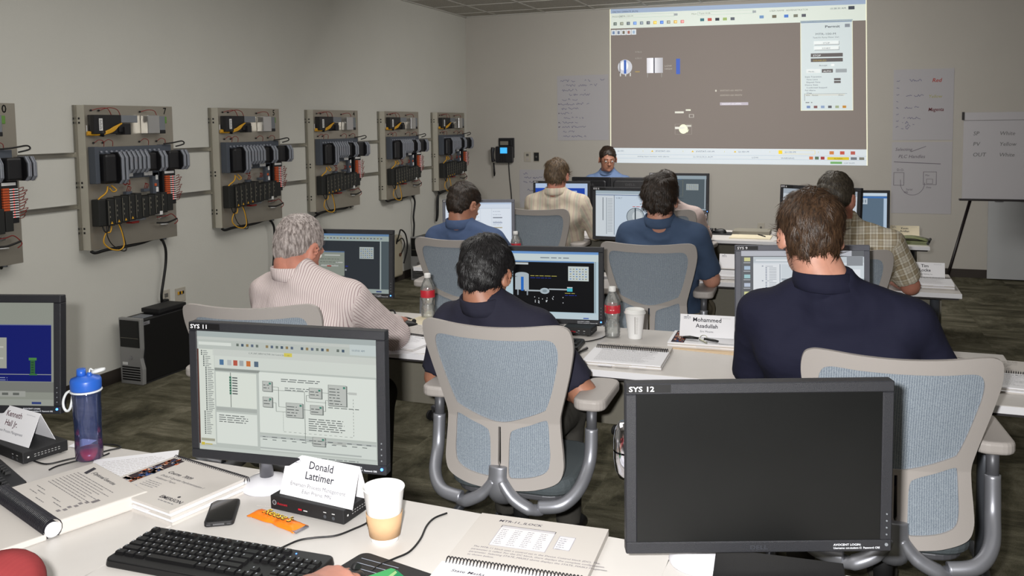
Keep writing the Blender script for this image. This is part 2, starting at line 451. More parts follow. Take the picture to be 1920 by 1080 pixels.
# ------------------------------------------------------------------ lettering
CHARS = "ABCDEFGHIJKLMNOPQRSTUVWXYZabcdefghijklmnopqrstuvwxyz0123456789.,:;-_/()'#*=+>"
GLYPH = {}
def load_glyphs():
    objs = []
    for bold in (0, 1):
        for ch in CHARS:
            for k, s in enumerate((ch, 'I' + ch + 'I')):
                cu = bpy.data.curves.new('glyph', 'FONT'); cu.body = s; cu.size = 1; cu.resolution_u = 2
                cu.fill_mode = 'FRONT'
                if bold: cu.offset = .013
                o = bpy.data.objects.new('glyph', cu); COL.objects.link(o); objs.append((bold, ch, k, o))
    dg = bpy.context.evaluated_depsgraph_get(); dg.update()
    tmp = {}
    for bold, ch, k, o in objs:
        e = o.evaluated_get(dg); me = e.to_mesh()
        vs = [tuple(v.co) for v in me.vertices]
        if k == 0: fs = [tuple(p.vertices) for p in me.polygons]; tmp[(bold, ch)] = (vs, fs)
        else: tmp[(bold, ch, 'w')] = max(v[0] for v in vs)
        e.to_mesh_clear()
    base = {}
    for bold in (0, 1):
        # width of I I gives the advance of I
        wI1 = max(v[0] for v in tmp[(bold, 'I')][0]); advI = (tmp[(bold, 'I', 'w')] - wI1) / 2
        for ch in CHARS:
            adv = tmp[(bold, ch, 'w')] - wI1 - advI
            GLYPH[(bold, ch)] = (tmp[(bold, ch)][0], tmp[(bold, ch)][1], adv)
        GLYPH[(bold, ' ')] = ([], [], .3)
    for bold, ch, k, o in objs:
        cu = o.data; bpy.data.objects.remove(o); bpy.data.curves.remove(cu)
load_glyphs()
class Canvas:
    "flat print or screen picture: coordinates u right, v up; fn(u, v, layer) gives the 3D point"
    def __init__(s, fn): s.fn = fn; s.v = []; s.f = []; s.c = []
    def poly(s, pts, col, layer=1):
        n = len(s.v); s.v += [(p[0], p[1], layer) for p in pts]; s.f.append(tuple(range(n, n + len(pts)))); s.c.append(lin(col))
    def rect(s, x, y, w, h, col, layer=1): s.poly([(x, y), (x + w, y), (x + w, y + h), (x, y + h)], col, layer)
    def disc(s, x, y, rx, col, layer=1, ry=None, n=20):
        ry = ry or rx; s.poly([(x + rx * math.cos(2 * PI * i / n), y + ry * math.sin(2 * PI * i / n)) for i in range(n)], col, layer)
    def line(s, x0, y0, x1, y1, w, col, layer=2):
        dx, dy = x1 - x0, y1 - y0; l = math.hypot(dx, dy) or 1; nx, ny = -dy / l * w / 2, dx / l * w / 2
        s.poly([(x0 + nx, y0 + ny), (x0 - nx, y0 - ny), (x1 - nx, y1 - ny), (x1 + nx, y1 + ny)], col, layer)
    def frame(s, x, y, w, h, t, col, layer=2):
        s.rect(x, y, w, t, col, layer); s.rect(x, y + h - t, w, t, col, layer); s.rect(x, y, t, h, col, layer); s.rect(x + w - t, y, t, h, col, layer)
    def text(s, t, x, y, size, col, layer=3, bold=0, align='L', xs=1.0, shear=0.0, ang=0.0):
        tot = sum(GLYPH.get((bold, ch), GLYPH[(bold, ' ')])[2] for ch in t) * size * xs
        px = x - (tot / 2 if align == 'C' else tot if align == 'R' else 0)
        x0 = px; ca, sa = math.cos(ang), math.sin(ang)
        for ch in t:
            g = GLYPH.get((bold, ch)) or GLYPH[(bold, ' ')]
            n = len(s.v)
            for v in g[0]:
                a = px + (v[0] + v[1] * shear) * size * xs; b = y + v[1] * size
                s.v.append((x0 + (a - x0) * ca - (b - y) * sa, y + (a - x0) * sa + (b - y) * ca, layer))
            for f in g[1]: s.f.append(tuple(i + n for i in f)); s.c.append(lin(col))
            px += g[2] * size * xs
        return px
    def greek(s, x, y, w, h, col, layer=2, fill=.8, rnd=None):
        "a line of text too small to read: word-length dashes"
        r = rnd or random; e = x + w * (fill + (1 - fill) * r.random())
        while x < e:
            l = h * (1.2 + 3.2 * r.random()); l = min(l, e - x)
            s.rect(x, y, l, h * .62, col, layer); x += l + h * .7
    def build(s, name, material, parent):
        me = bpy.data.meshes.new(name); me.from_pydata([s.fn(*p) for p in s.v], [], s.f)
        me.materials.append(MATS[material])
        ca = me.color_attributes.new('Col', 'FLOAT_COLOR', 'CORNER')
        arr = np.empty((len(me.loops), 4), np.float32); i = 0
        for f, c in zip(s.f, s.c):
            arr[i:i + len(f)] = c; i += len(f)
        ca.data.foreach_set('color', arr.ravel()); me.update()
        o = bpy.data.objects.new(name, me); COL.objects.link(o)
        if parent: o.parent = parent
        return o
# ------------------------------------------------------------------ the room
XL, YB, ZC = -4.35, 9.93, 2.94
XR, YF = 4.4, -1.8
def struct(name, mb, mats): return tag(mb.build(name, mats), kind='structure')
struct('floor', MB().box(XL - .1, XR + .1, YF - .1, YB + .1, -.05, 0), 'carpet_tile')
struct('wall_left', MB().box(XL - .1, XL, YF - .1, YB + .1, 0, ZC), 'left_wall_paint')
struct('wall_back', MB().box(XL, XR, YB, YB + .1, 0, ZC), 'wall_paint')
struct('wall_right', MB().box(XR, XR + .1, YF - .1, YB + .1, 0, ZC), 'wall_paint')
struct('wall_front', MB().box(XL, XR, YF - .1, YF, 0, ZC), 'wall_paint')
c = MB().box(XL - .1, XR + .1, YF - .1, YB + .1, ZC, ZC + .05)
struct('ceiling', c, 'ceiling_tile')
g = MB()
y = YB - .32
while y > YF: g.box(XL, XR, y - .012, y + .012, ZC - .006, ZC, 0); y -= .61
x = XL + .42
while x < XR: g.box(x - .012, x + .012, YF, YB, ZC - .006, ZC, 0); x += .61
g.box(XL, XL + .025, YF, YB, ZC - .012, ZC, 0); g.box(XL, XR, YB - .025, YB, ZC - .012, ZC, 0)
struct('trim_1', g, 'ceiling_grid')
struct('baseboard_left', MB().box(XL, XL + .01, YF, YB, 0, .085), 'skirting')
struct('baseboard_back', MB().box(XL + .01, XR, YB - .01, YB, 0, .085), 'skirting')

# ------------------------------------------------------------------ tables
TH = .74
TX = [-2.50, -1.375, -.32, .565]
def make_table(x0, x1, y0, y1, label, group, skew=False):
    t = thing('training_table', label, 'table', ((x0 + x1) / 2, (y0 + y1) / 2 + (.022 if skew else 0), 0), rad(-2.4) if skew else 0, group)
    w, d = (x1 - x0) / 2 - .0012, (y1 - y0) / 2
    MB().box(-w, w, -d, d, TH - .026, TH).build('tabletop', 'table_laminate', t, .003, 2)
    MB().box(-w + .012, w - .012, -d + .012, d - .012, TH - .036, TH - .026).build('underside', 'table_underside', t)
    e = MB(); e.box(-w - .0006, w + .0006, -d - .0015, -d + .0005, TH - .0245, TH - .0015)
    e.build('edge_band', 'table_edge', t)
    for sx in (-1, 1):
        x = sx * (w - .09)
        l = MB(); l.tube([(x, .06, .05), (x, .06, TH - .036)], .024, 14)
        l.build('leg', 'leg_paint', t)
        f = MB(); f.tube(spline([(x, -.26, .022), (x, -.1, .035), (x, .06, .05), (x, .18, .035), (x, .27, .022)], 5), [.02] * 21, 10, 0, True, None, True, False, .9)
        f.build('foot', 'leg_paint', t)
    MB().box(-w + .13, w - .04, d - .075, d - .06, .34, TH - .036).build('modesty_panel', 'panel_grey', t)
    return t
ROWS = [(5, 1.14, 1.742), (4, 2.965, 3.62), (3, 4.84, 5.44), (2, 6.60, 7.22)]
TL = {5: ['white table under the left monitor and folded name card', 'white table in front holding the coffee cup, keyboard and phone', 'white table under the switched off monitor'],
      4: ['white table where the man in the striped shirt works', 'white table with the open spiral manual, water bottle and lidded cup', 'white table where the man in the navy polo works'],
      3: ['white table before the man in the blue shirt at the left', 'white table before the second blue shirted man, in the third row', 'white table with a name card and manual at its right end, third row'],
      2: ['white table of the man in the cream striped shirt near the back', 'white table near the back wall holding a black dock and pads', 'white table near the back wall with magazines at its right end']}
for r, y0, y1 in ROWS:
    for i in range(3):
        yy1 = y1 + (.07 if (r, i) == (5, 0) else 0)
        make_table(TX[i] - (.1 if r == 5 and i == 0 else 0), TX[i + 1], y0, yy1, TL[r][i], 'training tables in rows', (r, i) == (5, 1))

# ------------------------------------------------------------------ office chairs
def chair_y(x, z):
    "rear surface of the chair back: wraps forward at the sides, bulges forward at the lumbar"
    t = (z - .68)
    return -.205 - .33 * t * t - .20 * max(0, t) + .95 * x * x
def sheet(outlines, name, mats, parent, off, thick, bevel=0, step=.03, m=0):
    "outline polygon (with holes) in x,z laid on the curved chair back"
    vs = [Vector((p[0], p[1], 0)) for o in outlines for p in o]
    tris = tessellate_polygon([[Vector((p[0], p[1], 0)) for p in o] for o in outlines])
    import bmesh
    bm = bmesh.new(); bv = [bm.verts.new(v) for v in vs]
    for t in tris:
        try: bm.faces.new([bv[i] for i in t])
        except ValueError: pass
    x0 = min(v.x for v in vs); x1 = max(v.x for v in vs); z0 = min(v.y for v in vs); z1 = max(v.y for v in vs)
    a = x0 + step
    while a < x1:
        bmesh.ops.bisect_plane(bm, geom=bm.verts[:] + bm.edges[:] + bm.faces[:], plane_co=(a, 0, 0), plane_no=(1, 0, 0), dist=1e-5); a += step
    a = z0 + step
    while a < z1:
        bmesh.ops.bisect_plane(bm, geom=bm.verts[:] + bm.edges[:] + bm.faces[:], plane_co=(0, a, 0), plane_no=(0, 1, 0), dist=1e-5); a += step
    bmesh.ops.remove_doubles(bm, verts=bm.verts, dist=1e-5)
    for v in bm.verts:
        x, z = v.co.x, v.co.y; v.co = (x, chair_y(x, z) + off, z)
    bmesh.ops.recalc_face_normals(bm, faces=bm.faces)
    if sum(f.normal.y * f.calc_area() for f in bm.faces) > 0: bmesh.ops.reverse_faces(bm, faces=bm.faces)
    rear = list(bm.faces); rim = [e for e in bm.edges if len(e.link_faces) == 1]
    twin = {}
    def tw(v, d, k):
        if (v, k) not in twin: twin[(v, k)] = bm.verts.new((v.co.x, v.co.y + d, v.co.z))
        return twin[(v, k)]
    for f in rear: f.smooth = True
    for f in rear: bm.faces.new([tw(v, thick, 1) for v in reversed(f.verts)]).smooth = True
    for e in rim:
        f = e.link_faces[0]; l = next(x for x in f.loops if x.edge == e); a_, b_ = l.vert, l.link_loop_next.vert
        bm.faces.new([b_, a_, tw(a_, thick, 1), tw(b_, thick, 1)]).smooth = False
    me = bpy.data.meshes.new(name); bm.to_mesh(me); bm.free()
    me.materials.append(MATS[mats])
    nr = []
    for p in me.polygons:
        for vi in p.vertices:
            if not p.use_smooth: nr.append(tuple(p.normal)); continue
            v = me.vertices[vi].co; e = .002
            n = Vector(((chair_y(v.x + e, v.z) - chair_y(v.x - e, v.z)) / (2 * e), -1, (chair_y(v.x, v.z + e) - chair_y(v.x, v.z - e)) / (2 * e))).normalized()
            nr.append(tuple(n if p.normal.y < 0 else -n))
    me.normals_split_custom_set(nr)
    o = bpy.data.objects.new(name, me); COL.objects.link(o); o.parent = parent
    return o
def smooth2(pts, n=6): return [(p.x, p.y) for p in spline([(a, b, 0) for a, b in pts], n, True)]
def make_chair():
    t = thing('office_chair', 'x', 'chair')
    half = [(0, 1.003), (.10, 1.006), (.185, 1.012), (.222, 1.008), (.241, .988), (.245, .935), (.231, .86), (.213, .79), (.197, .73), (.189, .69), (.191, .64), (.197, .58), (.198, .53), (.180, .494), (.12, .474), (.055, .468), (0, .465)]
    outer = smooth2(half + [(-x, z) for x, z in half[-2:0:-1]], 7)
    up = [(0, .962), (.10, .963), (.175, .965), (.198, .943), (.199, .90), (.186, .84), (.169, .78), (.152, .735), (.140, .722), (.08, .698), (.03, .683), (0, .680)]
    upper = smooth2(up + [(-x, z) for x, z in up[-2:0:-1]], 7)
    lo = [(.034, .640), (.052, .660), (.100, .676), (.144, .692), (.153, .680), (.157, .62), (.159, .57), (.150, .532), (.113, .513), (.050, .505), (.032, .512), (.030, .56)]
    lr = smooth2(lo, 4); ll = [(-x, z) for x, z in reversed(lr)]
    slit = [(-.004, .665), (.004, .665), (.005, .55), (0, .535), (-.005, .55)]
    fr = sheet([outer, upper, lr, ll, slit], 'back_frame', 'chair_plastic', t, 0, .016, .0022)
    grow = lambda o, k: [(x + (x - sum(p[0] for p in o) / len(o)) * k, z + (z - sum(p[1] for p in o) / len(o)) * k) for x, z in o]
    sheet([grow(upper, .05)], 'back_mesh', 'mesh_fabric', t, .007, .003)
    sheet([grow(lr, .10)], 'lumbar_mesh', 'mesh_fabric', t, .007, .003)
    sheet([grow(ll, .10)], 'lumbar_mesh', 'mesh_fabric', t, .007, .003)
    # spine bracket with its two lower wings
    b = MB(); b.tube(spline([(0, -.226, .545), (0, -.232, .50), (0, -.225, .455), (0, -.17, .42), (0, -.05, .41)], 5), [.030] * 5 + [.034] * 16, 12, 0, True, None, True, False, .55, (0, 1, 0))
    for sx in (-1, 1):
        b.tube(spline([(sx * .012, -.228, .50), (sx * .05, -.235, .455), (sx * .105, -.235, .425), (sx * .135, -.21, .415)], 6), [.022] * 6 + [.024] * 7 + [.020] * 6, 12, 0, True, None, True, False, .8)
    b.build('spine_bracket', 'chair_silver', t)
    for sx in (-1, 1):
        a = MB(); a.tube(spline([(sx * .13, -.215, .425), (sx * .20, -.205, .437), (sx * .244, -.16, .475), (sx * .262, -.09, .54), (sx * .264, -.07, .64)], 7), [.021] * 29, 14)
        post = a.build('arm_support', 'chair_silver', t)
        MB().tube([(sx * .264, -.07, .62), (sx * .264, -.065, .715)], .017, 12).build('arm_sleeve', 'chair_dark', post)
        p = MB(); p.prism(rrect(-.053, .053, -.135, .135, .038), .708, .744, 0, Matrix.Translation((sx * .262, .02, 0)))
        p.build('arm_pad', 'chair_plastic', t, .010, 3)
    s = MB(); s.prism(rrect(-.215, .215, -.15, .25, .09, 6), .425, .480, 0)
    s.build('seat', 'seat_fabric', t, .022, 3)
    MB().prism(rrect(-.195, .195, -.13, .23, .08, 6), .405, .426, 0).build('seat_pan', 'chair_dark', t, .006)
    MB().cyl((0, 0, .24), (0, 0, .41), .025, .03, 16).cyl((0, 0, .09), (0, 0, .26), .034, .032, 16).build('gas_column', 'black_rubber', t)
    hub = MB().cyl((0, 0, .07), (0, 0, .125), .045, .038, 18).build('hub', 'chair_dark', t)
    for k in range(5):
        a = rad(90 + 72 * k + 8); ca, sa = math.cos(a), math.sin(a)
        MB().tube([(ca * .03, sa * .03, .10), (ca * .17, sa * .17, .092), (ca * .31, sa * .31, .072)], [.030, .024, .018], 10, 0, True, None, True, False, .7, (0, 0, 1)).build('base_leg', 'chair_dark', t)
        cx, cy = ca * .31, sa * .31
        cst = MB().cyl((cx, cy, .028), (cx, cy, .075), .009, .009, 8)
        for q in (-1, 1):
            px, py = -sa * q * .014, ca * q * .014
            cst.cyl((cx + px, cy + py, .028), (cx + px * 2.1, cy + py * 2.1, .028), .028, .026, 16)
        cst.build('caster', 'black_rubber', t)
    return t
chair0 = make_chair()
CH = [(-1.008, 2.705, 2, 'grey framed blue mesh office chair, centre, with the black haired man'),
      (.125, 2.69, 5, 'grey framed blue mesh office chair at the right, behind the switched off monitor'),
      (-1.975, 2.70, 16, 'grey framed blue mesh office chair of the man in the striped shirt'),
      (-1.97, 4.52, 6, 'blue mesh office chair in the third row at the left, beside the water bottle'),
      (-.935, 4.60, 3, 'blue mesh office chair in the third row, behind the lidded white cup'),
      (-.02, 4.64, 0, 'blue mesh office chair of the man in the plaid shirt'),
      (-2.085, 6.20, 2, 'dark looking mesh office chair of the man in the cream striped shirt'),
      (-1.175, 6.37, -6, 'far mesh office chair half hidden by the second blue shirted man')]
for i, (x, y, a, lb) in enumerate(CH):
    if i == 0:
        chair0.location = (x, y, 0); chair0.rotation_euler.z = rad(a); chair0['label'] = lb; chair0['group'] = 'mesh office chairs'
    else: dup(chair0, (x, y, 0), rad(a), lb, 'mesh office chairs')

# ------------------------------------------------------------------ monitors
MW, MH = .511, .335
def make_monitor(cx, cy, cz, yaw, tilt, label, number, paint, bezel='bezel_black', on=True, lit=True, glow='screen_light', sc_=1.0):
    t = thing('monitor', label, 'monitor', (cx, cy, cz), 0, 'flat monitors on arms')
    t.rotation_euler = (rad(-tilt), 0, rad(yaw)); t.scale = (sc_, sc_, sc_)
    w, h = MW / 2, MH / 2; bz, bb = .0215, .0225
    # casing: front ring, tapered back
    f = MB(); D = .028
    o = rrect(-w, w, -h, h, .008, 3); i_ = [(-w + bz, -h + bb), (w - bz, -h + bb), (w - bz, h - bz), (-w + bz, h - bz)]
    f.box(-w, w, 0, D, h - bz, h); f.box(-w, w, 0, D, -h, -h + bb); f.box(-w, -w + bz, 0, D, -h + bb, h - bz); f.box(w - bz, w, 0, D, -h + bb, h - bz)
    body = f.build('bezel', [bezel], t, .002, 1)
    b = MB(); T = Matrix.Rotation(-PI / 2, 4, 'X')
    b.prism(rrect(-w + .001, w - .001, -h + .001, h - .001, .01, 3), 0, 0, 0) if False else None
    n = 0
    pr = rrect(-w + .0015, w - .0015, -h + .0015, h - .0015, .01, 3)
    b.prism([(x, z) for x, z in pr], .012, D + .002, 0, Matrix(((1, 0, 0, 0), (0, 0, 1, 0), (0, 1, 0, 0), (0, 0, 0, 1))))
    pr2 = rrect(-w + .03, w - .03, -h + .03, h - .03, .02, 3)
    b.prism(pr2, D + .002, D + .022, 0, Matrix(((1, 0, 0, 0), (0, 0, 1, 0), (0, 1, 0, 0), (0, 0, 0, 1))), False, .92)
    b.build('rear_housing', 'bezel_side', t)
    sc = MB().box(-w + bz - .001, w - bz + .001, .003, .0055, -h + bb - .001, h - bz + .001).build('screen', 'screen_off', t)
    mp = MB().box(-.05, .05, D + .02, D + .034, -.05, .05).build('mount_plate', 'plastic_black', t)
    sw, sh = MW - 2 * bz, MH - bz - bb
    if paint:
        cv = Canvas(lambda u, v, l: (-w + bz + u * sw, .0026 - l * .00028, -h + bb + v * sh))
        cv.a = sw / sh
        paint(cv); cv.build('screen_picture', glow, sc)
    if number:
        st = MB().box(-w + .002, -w + .086, -.0008, 0, h - .0175, h - .0025).build('system_sticker', 'sticker_black', t)
        cs = Canvas(lambda u, v, l: (u, -.0009 - l * .0001, v))
        cs.text(number, -w + .006, h - .0150, .0138, (235, 235, 240), 1, 1, xs=1.25); cs.build('sticker_lettering', 'print_ink', st)
    cs = Canvas(lambda u, v, l: (u, -.0004 - l * .0001, v))
    cs.text('AVOCENT LOGIN:', w - .112, -h + .0125, .0058, (225, 228, 235), 1, 1, xs=1.1)
    cs.text('Username: cct-student-' + (number or 'SYS 4')[4:] + '  Password: CRE', w - .112, -h + .0062, .0054, (225, 228, 235), 1, 1, xs=.95)
    cs.build('login_sticker', 'print_ink', t)
    if number == 'SYS 12':
        cs = Canvas(lambda u, v, l: (u, -.0004 - l * .0001, v)); cs.text('DELL', 0, -h + .007, .012, (52, 54, 60), 1, 1, 'C', 1.3); cs.build('maker_logo', 'print_ink', t)
    for k in range(4):
        MB().cyl((w - .0105, .001, -h + .034 + k * .0135), (w - .0105, -.0012, -h + .034 + k * .0135), .0016, .0016, 10).build('button', 'button_grey', t)
    MB().cyl((w - .0105, .001, -h + .014), (w - .0105, -.0015, -h + .014), .0032, .0032, 12).build('power_button', 'led_blue' if lit else 'button_grey', t)
    return t
def make_arm(f, x, y, mx, my, mz, link_left=False, rise=.20):
    "re-roots the display on the foot of its desk arm, so that display and arm are one thing"
    t = thing('monitor', f['label'], 'monitor', (x, y, TH), 0, f['group'])
    Mf = Matrix.LocRotScale(f.location, f.rotation_euler, f.scale); Mi = Matrix.Translation((-x, -y, -TH))
    for ch in list(f.children): ch.parent = t; ch.matrix_local = Mi @ Mf
    bpy.data.objects.remove(f)
    MB().lathe([(0, 0), (.060, 0), (.062, .004), (.060, .010), (.048, .019), (.026, .026), (.018, .028), (0, .028)], 36).build('base', 'arm_white', t)
    MB().cyl((0, 0, .026), (0, 0, rise), .0165, .0165, 20).build('pole', 'brushed', t)
    a = Vector((0, 0, rise - .02)); e = Vector((mx - x, my - y, mz - TH))
    k = Vector((-.150, .02, .205)) if link_left else (a + e) / 2
    MB().tube([a, a + (k - a) * .5, k], [.022, .018, .020], 12, 0, True, None, True, False, .7, (0, 0, 1)).build('lower_link', 'chrome', t)
    MB().tube([k, k + (e - k) * .5, e], [.020, .016, .018], 12, 0, True, None, True, False, .7, (0, 0, 1)).build('upper_link', 'arm_white', t)
    if link_left:
        MB().lathe([(0, -.060), (.018, -.060), (.026, -.045), (.030, -.02), (.030, -.004)], 24, 0, k).lathe([(.030, 0), (.030, .02), (.027, .042), (.018, .056), (0, .056)], 24, 0, k).build('elbow_joint', 'chrome', t)
    else: MB().cyl(k + Vector((0, 0, -.03)), k + Vector((0, 0, .03)), .024, .024, 18).build('elbow_joint', 'chrome', t)
    return t

WHITE = (226, 234, 226); GW = (204, 210, 202); GR = (150, 156, 156)
def paint_sys11(c):
    R = c.rect
    R(0, 0, 1, 1, (196, 203, 196), 0); R(0, .955, 1, .045, (176, 186, 184), 1); R(0, .93, .86, .022, (205, 210, 204), 1)
    R(.01, .885, .19, .026, (228, 234, 226), 2); R(.86, .87, .14, .085, (206, 216, 214), 2)
    c.text('10:37:01 AM', .87, .90, .022, (90, 110, 130), 3, 0, xs=.62)
    for i in range(22):
        x = .23 + i * .028; 
        if i % 7 != 5: R(x, .888, .014, .022, [(110, 120, 112), (70, 90, 110), (150, 130, 90), (96, 110, 130)][i % 4], 2)
    R(.0, .05, .008, .80, (92, 52, 40), 2); R(.008, .05, .09, .80, (226, 232, 222), 1)
    random.seed(3)
    for i in range(46):
        yy = .83 - i * .0155; x0 = .022 + (.012 if i > 2 else 0) + (.012 if 8 < i < 33 else 0)
        R(x0, yy, .007, .010, (60, 70, 70), 2); R(x0 + .012, yy + .002, .018 + .02 * random.random(), .005, (120, 126, 126), 2)
    R(.09, .80, .91, .055, (212, 217, 210), 1); R(.10, .70, .9, .10, (220, 226, 218), 1)
    c.text('C_M_UNIT_REPLM ACTIVE: Unit Control Std Studio', .30, .83, .019, (80, 90, 90), 3, 0, xs=.55); R(.50, .825, .045, .03, (222, 208, 90), 3)
    for i, (x, col) in enumerate(((.13, (80, 120, 160)), (.175, (190, 196, 196)), (.21, (190, 90, 70)), (.245, (170, 176, 176)), (.285, (206, 120, 60)), (.33, (90, 110, 130)))):
        R(x, .725, .024, .045, col, 2)
    R(.10, .675, .26, .022, (150, 156, 150), 2)
    R(.105, .375, .235, .29, (230, 236, 226), 2); R(.19, .375, .004, .29, (120, 126, 120), 3)
    for i in range(7): R(.185, .615 - i * .022, .012, .018, (60, 120, 96), 4); R(.202, .618 - i * .022, .03, .010, (90, 96, 96), 4)
    R(.105, .34, .235, .03, (180, 186, 180), 2); R(.105, .065, .235, .26, (230, 236, 228), 2)
    for i in range(4): c.greek(.12, .30 - i * .018, .17, .010, (90, 96, 96), 3)
    R(.355, .185, .64, .50, (232, 238, 230), 2)
    random.seed(5)
    for i in range(2): c.greek(.48, .635 - i * .016, .22, .011, (110, 116, 116), 3, .95)
    for i in range(2): c.greek(.50, .565 - i * .016, .16, .010, (110, 116, 116), 3, .95)
    def blk(x, y, w, h, n=2):
        R(x + .004, y - .004, w, h, (120, 126, 122), 3); R(x, y, w, h, (198, 202, 196), 4); c.frame(x, y, w, h, .002, (110, 116, 112), 5)
        R(x + w - .018, y + h - .026, .012, .016, (70, 140, 120), 6)
        for k in range(n): c.greek(x + .006, y + h - .035 - k * .024, w * .7, .010, (90, 96, 94), 6)
    blk(.375, .53, .055, .085); blk(.375, .40, .055, .085); blk(.505, .33, .095, .12, 4); blk(.635, .50, .07, .085); blk(.74, .45, .10, .17, 6); blk(.64, .37, .07, .075); blk(.65, .11, .07, .075)
    W_ = (110, 118, 112)
    for a in ((.43, .57, .465, .57), (.465, .57, .465, .41), (.465, .41, .505, .41), (.43, .545, .61, .545), (.61, .545, .61, .14), (.61, .14, .65, .14), (.43, .44, .45, .44), (.45, .44, .45, .37), (.45, .37, .505, .37),
              (.60, .40, .64, .40), (.705, .55, .74, .55), (.71, .40, .725, .40), (.725, .40, .725, .49), (.725, .49, .74, .49), (.62, .52, .635, .52), (.62, .52, .62, .47), (.62, .47, .73, .47), (.84, .56, .875, .56), (.72, .145, .76, .145)):
        c.line(*a, .0026, W_, 3)
    R(.762, .135, .07, .022, (190, 194, 188), 4); R(.85, .55, .045, .02, (200, 204, 198), 4)
    for i in range(14): R(.49 + i * .028, .205, .015, .0025, W_, 3)
    for i in range(12): R(.488, .215 + i * .012 * 1.1, .002, .007, W_, 3); R(.874, .215 + i * .026, .002, .014, W_, 3)
    for i in range(6): c.greek(.63, .325 - i * .018, .21, .011, (104, 110, 108), 4, .85)
    c.greek(.74, .432, .17, .010, (104, 110, 108), 7, .9)
    R(.355, .04, .64, .125, (222, 229, 222), 2); R(.355, .145, .64, .018, (190, 196, 192), 3); R(.355, .052, .56, .012, (184, 190, 186), 3)
    for i in range(12): c.greek(.37 + i * .052, .149, .03, .010, (110, 116, 116), 4)
    for i in range(11): c.greek(.37 + i * .055, .128, .028, .009, (100, 106, 106), 4)
    R(.012, .075, .08, .022, (170, 170, 150), 2); R(.012, .038, .02, .024, (216, 196, 70), 2); c.greek(.035, .045, .05, .012, (200, 180, 60), 3)
    R(0, 0, 1, .028, (206, 213, 206), 1); c.greek(.66, .008, .24, .010, (130, 136, 136), 3, .9)
def paint_sys10(c):
    R = c.rect; R(0, 0, 1, 1, (176, 180, 168), 0); R(0, .235, .985, .545, (10, 28, 130), 1); R(0, .78, .985, .008, (120, 130, 180), 2)
    R(0, .30, .985, .006, (196, 200, 190), 2); R(.48, .36, .22, .30, (196, 198, 186), 2); R(.48, .45, .20, .016, (230, 230, 220), 3); R(.48, .56, .20, .016, (230, 230, 220), 3)
    R(.845, .295, .05, .014, (70, 140, 70), 3); R(.852, .309, .03, .13, (58, 120, 66), 3); R(.842, .44, .05, .026, (92, 160, 84), 3)
    for i in range(5): R(.858, .32 + i * .024, .016, .008, (30, 70, 60), 4)
    for i in range(2): c.greek(.55, .265 - i * .022, .16, .013, (160, 170, 210), 3, .9)
    R(0, .13, 1, .10, (150, 152, 144), 1); R(.40, .085, .42, .055, (196, 198, 190), 2)
    for i in range(5): R(.46 + i * .07, .10, .04, .024, (120, 124, 118), 3)
    R(0, 0, 1, .06, (190, 194, 184), 1); R(.86, .015, .06, .022, (60, 80, 150), 2)
def topbar(c, y=.87, col=(210, 222, 220)):
    c.rect(0, y, 1, 1 - y, col, 1); c.rect(0, .965, 1, .035, (120, 160, 206), 2)
    for i in range(24): c.rect(.03 + i * .038, y + .035, .02, .02, [(120, 130, 136), (160, 150, 110), (110, 120, 160)][i % 3], 2)
def keypad(c, x, y, w, h):
    c.rect(x, y, w, h, (206, 216, 214), 3)
    for i in range(6):
        for j in range(5): c.rect(x + w * (.08 + i * .15), y + h * (.1 + j * .17), w * .08, h * .07, [(90, 130, 190), (130, 140, 150), (150, 150, 120)][(i + j) % 3], 4)
def paint_m4L(c):
    R = c.rect; R(0, 0, 1, 1, (178, 198, 196), 0); topbar(c, .88, (190, 206, 202)); R(.0, .07, .90, .81, (58, 64, 70), 1); R(.90, .07, .012, .81, (200, 210, 210), 2); R(.915, .07, .085, .81, (96, 110, 116), 2)
    keypad(c, .67, .58, .16, .20); R(.06, .50, .12, .20, (176, 184, 190), 3); R(.10, .50, .04, .20, (206, 212, 216), 4); R(.06, .36, .008, .14, (150, 160, 166), 3); R(.165, .36, .008, .14, (150, 160, 166), 3)
    R(.20, .28, .30, .42, (168, 176, 164), 5); R(.20, .68, .30, .02, (110, 140, 180), 6); R(.27, .62, .18, .022, (220, 224, 218), 6); R(.40, .50, .08, .018, (220, 224, 218), 6)
    R(.23, .44, .20, .028, (214, 218, 212), 6); R(.30, .436, .05, .018, (190, 50, 40), 7)
    for i in range(3): c.greek(.22, .56 - i * .05, .24, .014, (120, 126, 118), 6)
    R(.505, .37, .02, .03, (170, 176, 180), 3); c.rect(.51, .44, .03, .012, (40, 60, 190), 3); c.rect(.51, .22, .03, .012, (40, 60, 190), 3)
    R(0, 0, 1, .07, (186, 200, 196), 1); R(.86, .02, .06, .02, (60, 80, 150), 2)
